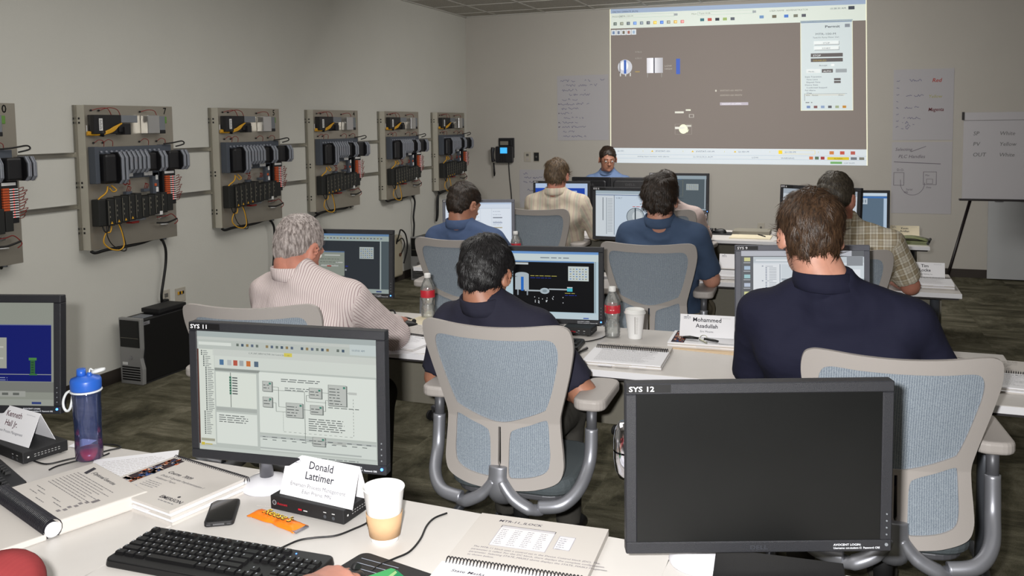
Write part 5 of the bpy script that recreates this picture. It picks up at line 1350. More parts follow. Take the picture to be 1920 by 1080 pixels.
# paper coffee cup with a sleeve
def paper_cup(x, y, rz, label, lid, sleeve, h=.112, rb=.030, rt=.0425, z=TH):
    t = thing('paper_cup', label, 'cup', (x, y, z), rz)
    mb = MB(); mb.lathe([(0, .004), (rb - .002, .004), (rb - .001, 0), (rb, 0), (rb, .002), (rt, h - .003), (rt + .0018, h - .001), (rt + .001, h + .001), (rt - .001, h), (rt - .0015, h - .004), (rb - .0015, .008), (0, .008)], 48)
    mb.build('cup_body', 'cup_white', t)
    if sleeve:
        f = lambda zz: rb + (rt - rb) * zz / h
        s = MB(); s.lathe([(f(.011) + .0008, .011), (f(.011) + .0022, .011), (f(.060) + .0024, .060), (f(.060) + .0008, .060)], 48)
        sl = s.build('card_sleeve', 'cup_sleeve', t)
        cv = Canvas(lambda u, v, l: ((f(v) + .0028 + .0003 * l) * math.cos(u / .036), (f(v) + .0028 + .0003 * l) * math.sin(u / .036), v))
        u0 = rad(206) * .036; cv.disc(u0, .036, .0135, (44, 74, 54), 1); cv.disc(u0, .036, .0085, (190, 156, 118), 2); cv.disc(u0, .036, .0065, (44, 74, 54), 3)
        cv.build('sleeve_logo', 'print_ink', sl)
        cv = Canvas(lambda u, v, l: ((f(v) + .0006) * math.cos(u / .036), (f(v) + .0006) * math.sin(u / .036), v))
        for i in range(3): cv.frame(rad(212) * .036, .070 + i * .0115, .007, .008, .0008, (170, 170, 170), 1)
        cv.build('cup_print', 'print_ink', t)
        MB().lathe([(0, h * .25), (rb + (rt - rb) * .25 - .002, h * .25)], 32).build('coffee', 'coffee', t)
    if lid:
        l_ = MB(); l_.lathe([(rt - .001, h - .006), (rt + .004, h - .006), (rt + .0042, h - .001), (rt + .001, h + .001), (rt - .001, h + .010), (rt - .004, h + .012), (rt - .007, h + .009), (rt - .012, h + .005), (0, h + .005)], 40)
        l_.build('lid', 'cap_white', t)
        cv = Canvas(lambda u, v, l: ((rb + (rt - rb) * v / h + .0006) * math.cos(u / .036), (rb + (rt - rb) * v / h + .0006) * math.sin(u / .036), v))
        for i in range(6):
            cv.frame(rad(292) * .036, .022 + i * .012, .005, .009, .0008, (160, 156, 152), 1)
        for i in range(2): cv.rect(rad(280) * .036 + i * .002, .022, .0012, .072, (120, 112, 108), 1)
        cv.build('cup_print', 'print_ink', t)
    return t
paper_cup(-.898, 1.580, 0, 'paper coffee cup with a brown sleeve and no lid on the near table', False, True, .114, .029, .043)
paper_cup(-.785, 3.462, 0, 'white paper cup with a white lid beside the water bottle', True, False, .108, .028, .040)
paper_cup(-1.735, 5.02, 0, 'white cup lid showing above the monitor with the tank drawing', True, False, .108, .028, .040)
t = paper_cup(-.785, 5.16, 0, 'white travel cup with a dark band beside the slate blue shirt elbow', True, False, .165, .030, .036)
MB().lathe([(.0335, .075), (.0355, .076), (.0362, .11), (.0345, .111)], 32).build('dark_band', 'plastic_black', t)
# blue sports bottle
t = thing('sports_bottle', 'translucent blue sports bottle with a white flip cap', 'bottle', (-1.866, 1.722, TH))
prof = [(0, .002), (.030, .002), (.034, .006), (.0345, .03), (.0335, .06), (.034, .10), (.0355, .13), (.0345, .16), (.036, .175), (.036, .185), (.030, .192)]
MB().lathe(prof, 40).build('bottle_body', 'blue_clear_plastic', t)
MB().lathe([(0, .004), (.030, .004), (.0325, .008), (.0328, .028), (0, .028)], 36).build('red_drink', 'red_liquid', t)
lid = MB().lathe([(.030, .190), (.0375, .190), (.0385, .194), (.0385, .214), (.036, .220), (.022, .224), (.021, .226), (.0, .226)], 36).build('lid', 'lid_blue', t)
MB().cyl((-.014, 0, .222), (-.014, 0, .243), .0125, .011, 20).cyl((.014, 0, .222), (.014, 0, .236), .007, .006, 12).build('spout', 'lid_blue', lid)
MB().tube(spline([(.014, 0, .236), (.018, 0, .246), (.028, 0, .243), (.038, 0, .246)], 4), .0022, 6).lathe([(0, .0), (.016, .0), (.018, .003), (.017, .007), (.010, .009), (0, .010)], 22, 0, (0, 0, 0), Matrix.Translation((.047, 0, .240)) @ Matrix.Rotation(rad(-14), 4, 'Y')).build('flip_cap', 'strap_white', lid)
st = MB(); st.tube([(.0375 * math.cos(rad(a)), .0375 * math.sin(rad(a)), .187) for a in range(0, 360, 15)], .0028, 8, 0, False, None, True, True)
st.tube(spline([(-.036, -.012, .186), (-.052, -.016, .178), (-.062, -.018, .158), (-.062, -.018, .140), (-.054, -.017, .130), (-.044, -.015, .136), (-.038, -.013, .156), (-.035, -.012, .176)], 5), .0034, 8)
st.build('carry_loop', 'strap_white', t)
# water bottles
def water_bottle(x, y, z, label, rz=0):
    t = thing('water_bottle', label, 'bottle', (x, y, z), rz, 'clear water bottles')
    P = [(0, .004), (.020, .002), (.029, .004), (.0315, .010), (.030, .016), (.032, .022), (.0305, .030), (.032, .036), (.0305, .044), (.0315, .052), (.026, .068), (.0255, .078), (.030, .092), (.032, .100), (.032, .135), (.031, .145), (.026, .162), (.017, .180), (.0125, .188), (.0125, .194)]
    b_ = MB().lathe(P, 28).build('bottle_body', 'clear_plastic', t)
    MB().lathe([(.0323, .102), (.0326, .103), (.0326, .134), (.0323, .135)], 28).build('label_band', 'label_red', t)
    cv = Canvas(lambda u, v, l: ((.0329 + .0002 * l) * math.cos(u / .033), (.0329 + .0002 * l) * math.sin(u / .033), v))
    u0 = rad(225) * .033; cv.rect(u0, .110, .020, .020, (84, 136, 70), 1); cv.rect(u0, .130, .055, .0025, (226, 220, 214), 1); cv.greek(u0 + .024, .115, .02, .006, (236, 180, 180), 1); cv.rect(u0, .103, .055, .002, (226, 220, 214), 1); cv.build('label_print', 'print_ink', t)
    MB().lathe([(.0145, .190), (.0148, .192), (.0148, .207), (.0135, .209), (0, .209)], 20).build('cap', 'cap_white', t)
    MB().lathe([(0, .006), (.027, .006), (.029, .012), (.029, .055), (.024, .070), (0, .071)], 24).build('water', 'clear_plastic', t)
    return t
water_bottle(-.876, 3.45, TH, 'clear water bottle with red label beside the lidded white cup')
water_bottle(-1.752, 3.526, TH, 'clear water bottle with green and red label left of the black haired man', 40)
water_bottle(-1.915, 5.10, TH, 'water bottle standing behind the monitor with the tank on black, third row', 80)

# keyboards
def keyboard(x, y, rz, label, detail, z=TH):
    t = thing('keyboard', label, 'keyboard', (x, y, z), rz, 'black keyboards')
    W_, D_ = .445, .152
    T = Matrix.Identity(4)
    b_ = MB(); o = rrect(-W_ / 2, W_ / 2, -D_ / 2, D_ / 2, .014, 4)
    b_.prism(o, 0, .016, 0, None, False, .985)
    b_.build('base', 'plastic_black', t, .003, 2)
    def key(w_, d_=.0148):
        k = MB(); w2, d2 = w_ / 2, d_ / 2
        k.add([(-w2, -d2, 0), (w2, -d2, 0), (w2, d2, 0), (-w2, d2, 0), (-w2 + .0018, -d2 + .0022, .0062), (w2 - .0018, -d2 + .0022, .0062), (w2 - .0018, d2 - .0012, .0068), (-w2 + .0018, d2 - .0012, .0068)],
              [(0, 1, 5, 4), (1, 2, 6, 5), (2, 3, 7, 6), (3, 0, 4, 7), (4, 5, 6, 7), (3, 2, 1, 0)], 0)
        k.add([(-w2 + .0035, d2 - .0075, .0071), (-w2 + .0062, d2 - .0075, .0071), (-w2 + .0062, d2 - .0035, .0073), (-w2 + .0035, d2 - .0035, .0073)], [(0, 1, 2, 3)], 1)
        return k
    p = .019; rows = [(.058, [('f', i) for i in range(13)]), ]
    lay = []
    y0 = .056
    for g0, n_ in ((0, 1), (2, 4), (6.5, 4), (11, 4)):
        for i in range(n_): lay.append((-.205 + (g0 + i) * p, y0, .0165))
    for i in range(13): lay.append((-.205 + i * p, .031, .0165))
    lay.append((-.205 + 13.5 * p, .031, .0355))
    lay.append((-.205 + .25 * p, .012, .026))
    for i in range(12): lay.append((-.205 + (1.5 + i) * p, .012, .0165))
    lay.append((-.205 + 13.75 * p, .012, .026))
    lay.append((-.205 + .38 * p, -.007, .031))
    for i in range(11): lay.append((-.205 + (1.75 + i) * p, -.007, .0165))
    lay.append((-.205 + 13.35 * p, -.007, .040))
    lay.append((-.205 + .62 * p, -.026, .040))
    for i in range(10): lay.append((-.205 + (2.25 + i) * p, -.026, .0165))
    lay.append((-.205 + 13.1 * p, -.026, .050))
    for a, w_ in ((0.1, .022), (1.4, .022), (2.7, .022), (6.6, .118), (10.4, .022), (11.6, .022), (12.8, .022), (14, .022)): lay.append((-.205 + a * p, -.045, w_))
    for i in range(3):
        for yy in (y0, .031, .012): lay.append((.082 + i * p, yy, .0165))
    lay.append((.082 + p, -.026, .0165))
    for i in range(3): lay.append((.082 + i * p, -.045, .0165))
    for i in range(4):
        for yy in (.031, .012, -.007, -.026): lay.append((.146 + i * p, yy, .0165))
    lay.append((.1555, -.045, .0355)); lay.append((.184, -.045, .0165)); lay.append((.203, -.0355, .0165))
    if detail:
        cache = {}
        for i, (kx, ky, kw) in enumerate(lay[:100]):
            if kw not in cache: cache[kw] = key(kw).mesh('key', ['key_black', 'key_mark'])
            o = bpy.data.objects.new('key', cache[kw]); COL.objects.link(o); o.parent = t; o.location = (kx, ky, .0155)
        rest = MB()
        for kx, ky, kw in lay[100:]: k = key(kw); rest.add(k.v, k.f, 0, False, Matrix.Translation((kx, ky, .0155)))
        if rest.v: tag(rest.build('keys', 'key_black', t), kind='stuff')
        MB().cyl((.14, .058, .0155), (.14, .058, .0168), .0015, .0015, 8).build('lock_light', 'led_blue', t)
    else:
        allk = MB()
        for kx, ky, kw in lay:
            k = key(kw); n0 = len(allk.f); allk.add(k.v, k.f, 0, False, Matrix.Translation((kx, ky, .0155)))
        tag(allk.build('keys', 'key_black', t), kind='stuff')
    return t
keyboard(-1.157, 1.372, rad(2), 'large black keyboard on the near table with its keys seen from above', True)
keyboard(-2.085, 1.545, rad(-24), 'black keyboard at the left edge of the near table', False)
keyboard(-1.17, 3.235, rad(4), 'black keyboard right of the black haired man', False)
keyboard(-2.15, 3.30, rad(4), 'black keyboard before the man in the striped shirt', False)
keyboard(-.13, 3.22, rad(2), 'black keyboard before the man in the navy polo', False)
keyboard(-1.22, 5.05, rad(2), 'black keyboard before the man in the slate blue shirt', False)
# mouse mat and mouse
t = thing('mouse_mat', 'dark printed mouse mat with a green picture at the bottom of the view', 'mouse mat', (-.815, 1.395, TH), rad(-12))
MB().prism(rrect(-.115, .115, -.095, .095, .018), 0, .003).build('mat', 'plastic_black_rough', t)
cv = Canvas(lambda u, v, l: (u, v, .0034 + .0003 * l))
for i in range(5): cv.line(-.10 + i * .004, .070 - i * .018, -.01, .078 - i * .018, .0022, (150, 156, 170), 1)
cv.poly([(-.035, -.06), (.01, -.06), (-.01, .070), (-.022, .070), (-.045, .01)], (70, 160, 96), 2); cv.poly([(.01, -.06), (.05, -.05), (.030, .055), (-.008, .070)], (36, 130, 84), 2); cv.poly([(.002, -.055), (.016, -.055), (.0, .062), (-.008, .066)], (150, 190, 130), 3)
cv.poly([(.055, -.08), (.10, -.08), (.10, .03), (.05, .05)], (44, 44, 50), 1)
cv.build('mat_print', 'print_ink', t)
def mouse(x, y, z, rz, label):
    t = thing('computer_mouse', label, 'mouse', (x, y, z), rz, 'black mice')
    vs = []; fs = []; n, m_ = 14, 20
    for i in range(n + 1):
        th = (PI / 2) * i / n
        for j in range(m_):
            a = 2 * PI * j / m_; vs.append((.030 * math.sin(th) * math.cos(a), .055 * math.sin(th) * math.sin(a), .034 * math.cos(th) ** .8 * (1 - .18 * math.sin(a) * math.sin(th))))
    for i in range(n):
        for j in range(m_): fs.append((i * m_ + j, (i + 1) * m_ + j, (i + 1) * m_ + (j + 1) % m_, i * m_ + (j + 1) % m_))
    MB().add(vs, fs, 0, True).build('shell', 'plastic_black', t)
    MB().cyl((-.004, .035, .027), (.004, .035, .027), .009, .009, 14).build('wheel', 'black_rubber', t)
    return t
mouse(-.868, 1.368, TH + .0038, rad(-10), 'black mouse under the hand on the near table')
mouse(-1.762, 3.335, TH, rad(-40), 'black mouse under the hand of the man in the striped shirt')
# coil bound manual on the near table (pages with a table printed on them)
def paint_near(cv, w, h1, h2):
    c1 = (112, 108, 122)
    cv.text('MTR-11_ILOCK', -w * .33, h1 - .030, .013, (84, 80, 92), 1, 1, shear=.2, xs=1.1)
    cv.rect(-w * .28, .085, w * .42, h1 - .130, (222, 220, 222), 1); cv.frame(-w * .28, .085, w * .42, h1 - .130, .0012, (170, 166, 176), 2); cv.rect(-w * .28, h1 - .055, w * .42, .010, (196, 194, 198), 2)
    r = RB(8)
    for i in range(9):
        for j in range(4): cv.greek(-w * .26 + j * w * .10, h1 - .064 - i * .008, .018, .0022, c1, 3, .7, r)
    cv.rect(w * .18, .105, w * .12, h1 - .165, (216, 216, 220), 1); cv.frame(w * .18, .105, w * .12, h1 - .165, .001, (160, 156, 170), 2)
    for i in range(6): cv.greek(w * .195, h1 - .072 - i * .009, .018, .0025, c1, 3, .7, r)
    for i, s in enumerate(('The MTR-11 block uses a control set in the Device Control block (DC). The', 'parameter is called. For the DC block, there displays the complete configuration', 'parameter. Selecting STATE_MASKS above displays the STATE_MASKS Properties', 'as shown below.')):
        cv.text(s, -w * .38, .070 - i * .0115, .0085, (110, 106, 118), 1, 0, shear=.15, xs=.98)
    cv.text('State Masks', -w * .40, -.040, .013, (84, 80, 92), 1, 1, shear=.2, xs=1.1); page_lines(cv, -w * .36, -.060, w * .7, 8, .010, .003, c1, 3)
manual(-.585, 1.520, rad(3), .285, .222, .20, .014, .016, 'open coil bound manual lying on the near table left of the switched off monitor', paint_near, 11, .0095)
# table top things around
def on_table_cable(name, pts, label, r=.0022, z=None):
    P = [Z(a, b_, TH + .004 if z is None else z) for a, b_ in pts]
    for p in P: p.z = TH + r + .0005
    return cable(name, P, r, 'wire_black', label)
on_table_cable('keyboard_cable', [(528, 1026), (560, 1012), (590, 1007), (630, 1003), (665, 990), (690, 978), (720, 955)], 'thin black cable from the near keyboard to behind the coffee cup')
on_table_cable('mouse_cable', [(838, 961), (815, 970), (800, 985), (788, 1010), (768, 1033), (740, 1046), (712, 1058), (696, 1070)], 'thin black mouse cable crossing the near table to the mat')
on_table_cable('charging_cable', [(60, 862), (88, 869), (130, 860), (170, 852), (205, 843), (226, 838), (215, 833), (190, 832)], 'thin dark cable curling behind the blue sports bottle')
on_table_cable('desk_cable', [(92, 880), (110, 872), (150, 862), (180, 858), (205, 849)], 'thin dark cable running from the left keyboard past the sports bottle')
kvm(-2.10, 1.715, rad(-14), .25, .12, .034, 'flat black box under the name card at the left edge')
tent(-2.11, 1.715, TH + .0345, rad(-10), .216, [('Kenneth', .064, .0215, 1), ('Hall Jr.', .040, .0215, 1), ('Emerson Process Management', .022, .0105, 0)],
     'white folded name card on the flat black box at the left edge', h=.082, dark=(96, 66, 74))
o = MB().add([(-.03, -.02, .0), (.03, -.025, .004), (.035, .02, .012), (-.02, .025, .008), (0, 0, .018)], [(0, 1, 4), (1, 2, 4), (2, 3, 4), (3, 0, 4), (3, 2, 1, 0)]).build('crumpled_paper', 'paper_white'); o.location = (-1.965, 1.79, TH + .001); tag(o, 'crumpled white paper scrap beside the left name card', 'paper')
kvm(-.10, 1.615, rad(4), .235, .19, .034, 'black box under the switched off monitor at the bottom of the view')
o = MB().box(-.03, .03, -.012, .012, 0, .012).box(.03, .045, -.008, .008, .002, .010).build('cable_adapter', 'cap_white', None, .002); o.location = (-.135, 1.722, TH); tag(o, 'small white adapter at the table edge under the switched off monitor', 'adapter')

# --- second row of tables from the front
manual(-.742, 3.222, rad(2), .282, .085, .205, .012, .016, 'open spiral manual in front of the lidded white cup', None, 21, .012)
manual(.475, 3.30, rad(-3), .282, .20, .19, .010, .018, 'open spiral manual at the far right behind the office chair', None, 22)
manual(-1.66, 3.185, rad(-10), .282, .17, .18, .012, .012, 'open spiral manual beside the hand of the man in the striped shirt', None, 23)
o = MB().box(-.11, .11, -.14, .14, 0, .0012).build('paper_sheet', 'paper_white'); o.location = (-1.615, 3.075, TH + .0005); o.rotation_euler.z = rad(28); tag(o, 'loose white sheet under the manual left of the centre chair', 'paper')
t = thing('course_book', 'closed course book under the name card and the car key', 'book', (-.495, 3.455, TH), rad(2))
mb = MB()
for k in range(4): mb.box(-.14, .14, -.10, .10, k * .005, k * .005 + .0047, k % 2)
mb.box(-.03, .06, -.106, -.09, .008, .0086, 1); mb.build('page_stack', ['paper', 'paper_white'], t)
cv = Canvas(lambda u, v, l: (u, v, .0200 + .0002 * l)); cv.rect(-.128, -.095, .05, .19, (50, 44, 56), 1); r = RB(6)
for i in range(70): cv.rect(-.126 + r.random() * .04, -.095 + r.random() * .18, .007, .008, r.choice([(190, 90, 44), (60, 84, 140), (210, 170, 150), (150, 110, 90)]), 2)
cv.text('EMERSON', .055, -.085, .012, (70, 70, 74), 1, 1); cv.build('cover_print', 'print_ink', t)
o = MB().box(-.15, .16, -.10, .11, 0, .0012).build('envelope', 'manila'); o.location = (-.455, 3.415, TH + .0002); o.rotation_euler.z = rad(-7); tag(o, 'cream folder under the closed course book', 'folder')
bpy.data.objects[t.name].location.z = TH + .0018
tent(-.500, 3.50, TH + .0225, rad(3), .212, [('Mohammed', .062, .0235, 1), ('Asadullah', .038, .0225, 1), ('Eric Mounts', .020, .0105, 0)], 'white folded name card standing on the closed course book', h=.082)
t = thing('car_key', 'black car key with a metal ring on the course book', 'key', (-.485, 3.395, TH + .0225), rad(0))
MB().tube([(-.095, .012, .008), (-.07, .012, .010), (-.035, .006, .009)], [.008, .011, .007], 10, 0, True, None, True, False, .6, (0, 0, 1)).build('key_fob', 'plastic_black', t)
MB().tube([(-.012, .012, .008), (.02, -.002, .008), (.042, -.012, .007)], [.007, .0085, .007], 10, 0, True, None, True, False, .6, (0, 0, 1)).build('remote', 'plastic_black', t)
MB().tube([(-.018 + .013 * math.cos(a), .020 + .017 * math.sin(a), .010 + .006 * math.sin(a)) for a in [2 * PI * k / 20 for k in range(20)]], .0013, 6, 0, False, None, True, True).tube(spline([(-.03, .004, .005), (-.012, -.014, .004), (.002, -.030, .003), (-.008, -.022, .004)], 4), .003, 6).build('key_ring', 'keyring', t)
t = thing('pen', 'black pen on the table edge right of the centre chair', 'pen', (-.930, 3.16, TH + .006), rad(-12))
MB().tube([(0, .06, 0), (0, -.04, 0)], .0045, 10).build('barrel', 'plastic_black', t); MB().cyl((0, -.04, 0), (0, -.055, 0), .0045, .0012, 10).build('tip', 'chrome', t); MB().box(-.0012, .0012, .02, .058, .0042, .0068).build('clip', 'chrome', t)
kvm(-1.02, 3.47, rad(0), .12, .10, .034, 'small black box behind the right end of the keyboard in the second row')
cable('desk_cable', [(-1.0, 3.32, TH + .004), (-.95, 3.33, TH + .004), (-.91, 3.40, TH + .004), (-.905, 3.47, TH + .004), (-.93, 3.54, TH + .004)], .0025, 'wire_black', 'thin black cable beside the water bottle in the second row')
# thin black reading glasses and dark cable bunch by the left mouse
cable('desk_cable', [(-2.0, 3.50, TH + .005), (-1.93, 3.52, TH + .03), (-1.88, 3.47, TH + .006), (-1.82, 3.44, TH + .02), (-1.78, 3.46, TH + .004), (-1.70, 3.42, TH + .004), (-1.60, 3.42, TH + .004)], .004, 'wire_black', 'tangled black cable beyond the hand of the man in the striped shirt')
o = MB().box(-.10, .10, -.07, .07, 0, .012).build('paper_pad', 'paper_cream', None, .002); o.location = (-1.70, 3.44, TH); o.rotation_euler.z = rad(-6); tag(o, 'cream pad of paper beyond the mouse and striped sleeve', 'pad')

# --- third row
manual(.405, 5.135, rad(-1), .28, .10, .20, .010, .026, 'open spiral manual at the right end of the third row', None, 31)
tent(.43, 5.315, TH, rad(0), .20, [('Tim', .062, .024, 1), ('Locke', .038, .024, 1), ('Frontier Refining, Inc.', .020, .009, 0)], 'white folded name card at the right end of the third row', h=.082)
manual(-.575, 5.125, rad(0), .30, .09, .20, .012, .022, 'open spiral manual between the slate blue elbow and the grey monitor', None, 32)
tent(-.585, 5.36, TH, rad(2), .216, [], 'white name card behind the left manual of the third row', h=.080)
kvm(-.87, 5.28, rad(-6), .20, .12, .034, 'small black box beyond the elbow of the man in the slate blue shirt')
# --- back row
kvm(-1.05, 6.98, 0, .18, .13, .034, 'small black dock under the grey window monitor')
o = MB().prism(rrect(-.12, .12, -.09, .09, .01), 0, .004).build('black_pad', 'plastic_black_rough'); o.location = (-.875, 6.98, TH); tag(o, 'flat black pad on the table near the back wall', 'pad')
mouse(-.905, 6.99, TH + .0045, rad(80), 'black mouse on the flat pad near the back wall')
o = MB().box(-.14, .14, -.10, .10, 0, .028).build('closed_binder', 'panel_grey', None, .003); o.location = (-.665, 7.06, TH); tag(o, 'grey edged closed manual on the table near the back wall', 'book')
o = MB().box(-.15, .15, -.11, .11, 0, .006).build('paper_sheet', 'paper_cream'); o.location = (-.65, 6.815, TH); tag(o, 'cream sheets in front of the closed manual near the back wall', 'paper')
t = thing('pen', 'black pen on the cream sheets near the back wall', 'pen', (-.575, 6.86, TH + .0105), rad(30)); MB().tube([(0, -.06, 0), (0, .06, 0)], .0045, 8).build('barrel', 'plastic_black', t)
o = MB().box(-.13, .13, -.10, .10, 0, .004).build('paper_sheet', 'paper_cream'); o.location = (-.32, 6.9, TH); tag(o, 'cream papers beside the head of the man in the navy polo', 'paper')
tent(.435, 7.14, TH, rad(0), .20, [('Kevin', .062, .022, 1), ('Arellan', .040, .022, 1)], 'cream name card at the right end of the back row', h=.082, paper='paper_cream')
t = thing('magazine_pile', 'pile of magazines at the right end of the back row table', 'magazines', (.455, 6.80, TH), rad(-6))
mb = MB()
for k in range(3): mb.box(-.11 + .01 * k, .12, -.12 + .01 * k, .10, k * .007, k * .007 + .006)
mb.build('stack', 'magazine', t); pts = []
v = []; f = []
for i in range(9):
    for j in range(2): x = -.12 + .24 * i / 8; v.append((x, -.08 + .16 * j, .022 + .022 * math.sin(PI * i / 8)))
f = [(i * 2, i * 2 + 2, i * 2 + 3, i * 2 + 1) for i in range(8)]
o = MB().add(v, f, 0, True).build('open_magazine', 'magazine', t); s = o.modifiers.new('s', 'SOLIDIFY'); s.thickness = .004
MB().tube([(.115, -.13, .014), (.125, .10, .018)], .010, 8).build('dark_spine', 'plastic_black', t)
o = MB().prism(rrect(-.045, .045, -.03, .03, .02), 0, .032).build('glasses_case', 'red_case', None, .008, 3); o.location = (.285, 6.86, TH); tag(o, 'dark red glasses case on the back row table', 'case')
# instructor's desk behind: two dark monitor backs on a desk
t = thing('instructor_desk', 'dark fronted desk between the back row and the instructor', 'desk', (-1.95, 8.02, 0))
MB().box(-.75, .75, -.30, .30, .71, .74).build('desk_top', 'table_laminate', t, .003); MB().box(-.72, .72, -.28, -.26, .05, .71).build('front_panel', 'panel_grey', t)
for s in (-1, 1): MB().box(s * .72 - .02, s * .72 + .02, -.28, .28, 0, .71).build('side_panel', 'panel_grey', t)
for i, (x, rz, lb) in enumerate(((-2.225, 176, 'rear of the left dark monitor on the instructor desk'), (-1.845, 186, 'rear of the right dark monitor on the instructor desk'))):
    m_ = thing('desk_monitor', lb, 'monitor', (x, 7.98, .74), rad(rz), 'monitors seen from behind')
    MB().prism(rrect(-.19, .19, .07, .375, .01), -.02, .02, 0, Matrix(((1, 0, 0, 0), (0, 0, 1, 0), (0, 1, 0, 0), (0, 0, 0, 1)))).build('housing', 'bezel_side', m_, .005)
    MB().prism(rrect(-.16, .16, .10, .35, .03), .02, .045, 0, Matrix(((1, 0, 0, 0), (0, 0, 1, 0), (0, 1, 0, 0), (0, 0, 0, 1)))).build('rear_cover', 'bezel_side', m_, .012, 3)
    MB().box(-.165, .165, -.022, -.0195, .095, .35).build('screen', 'screen_off', m_)
    MB().box(-.03, .03, -.01, .03, .008, .14).build('neck', 'plastic_black', m_, .004)
    MB().prism(rrect(-.11, .11, -.08, .09, .03), 0, .010).build('stand', 'plastic_black', m_)
    cv = Canvas(lambda u, v, l: (-u, .0458, v)); cv.text('DELL', 0, .30, .03, (70, 70, 72), 1, 1, 'C', 1.4); cv.build('maker_logo', 'print_ink', m_)
# dark bag on the carpet at the right, leather bag by the centre chair
t = thing('shoulder_bag', 'brown leather bag beside the right armrest of the centre chair', 'bag', (-.60, 3.02, 0), rad(8))
mb = MB(); mb.prism(rrect(-.05, .05, -.15, .15, .04), .0, .30, 0, None, False, .8); mb.build('body', 'brown_leather', t, .02, 3)
MB().tube(spline([(0, -.12, .28), (0, -.13, .42), (0, 0, .52), (0, .13, .42), (0, .12, .28)], 6), .008, 6).build('strap', 'brown_leather', t)
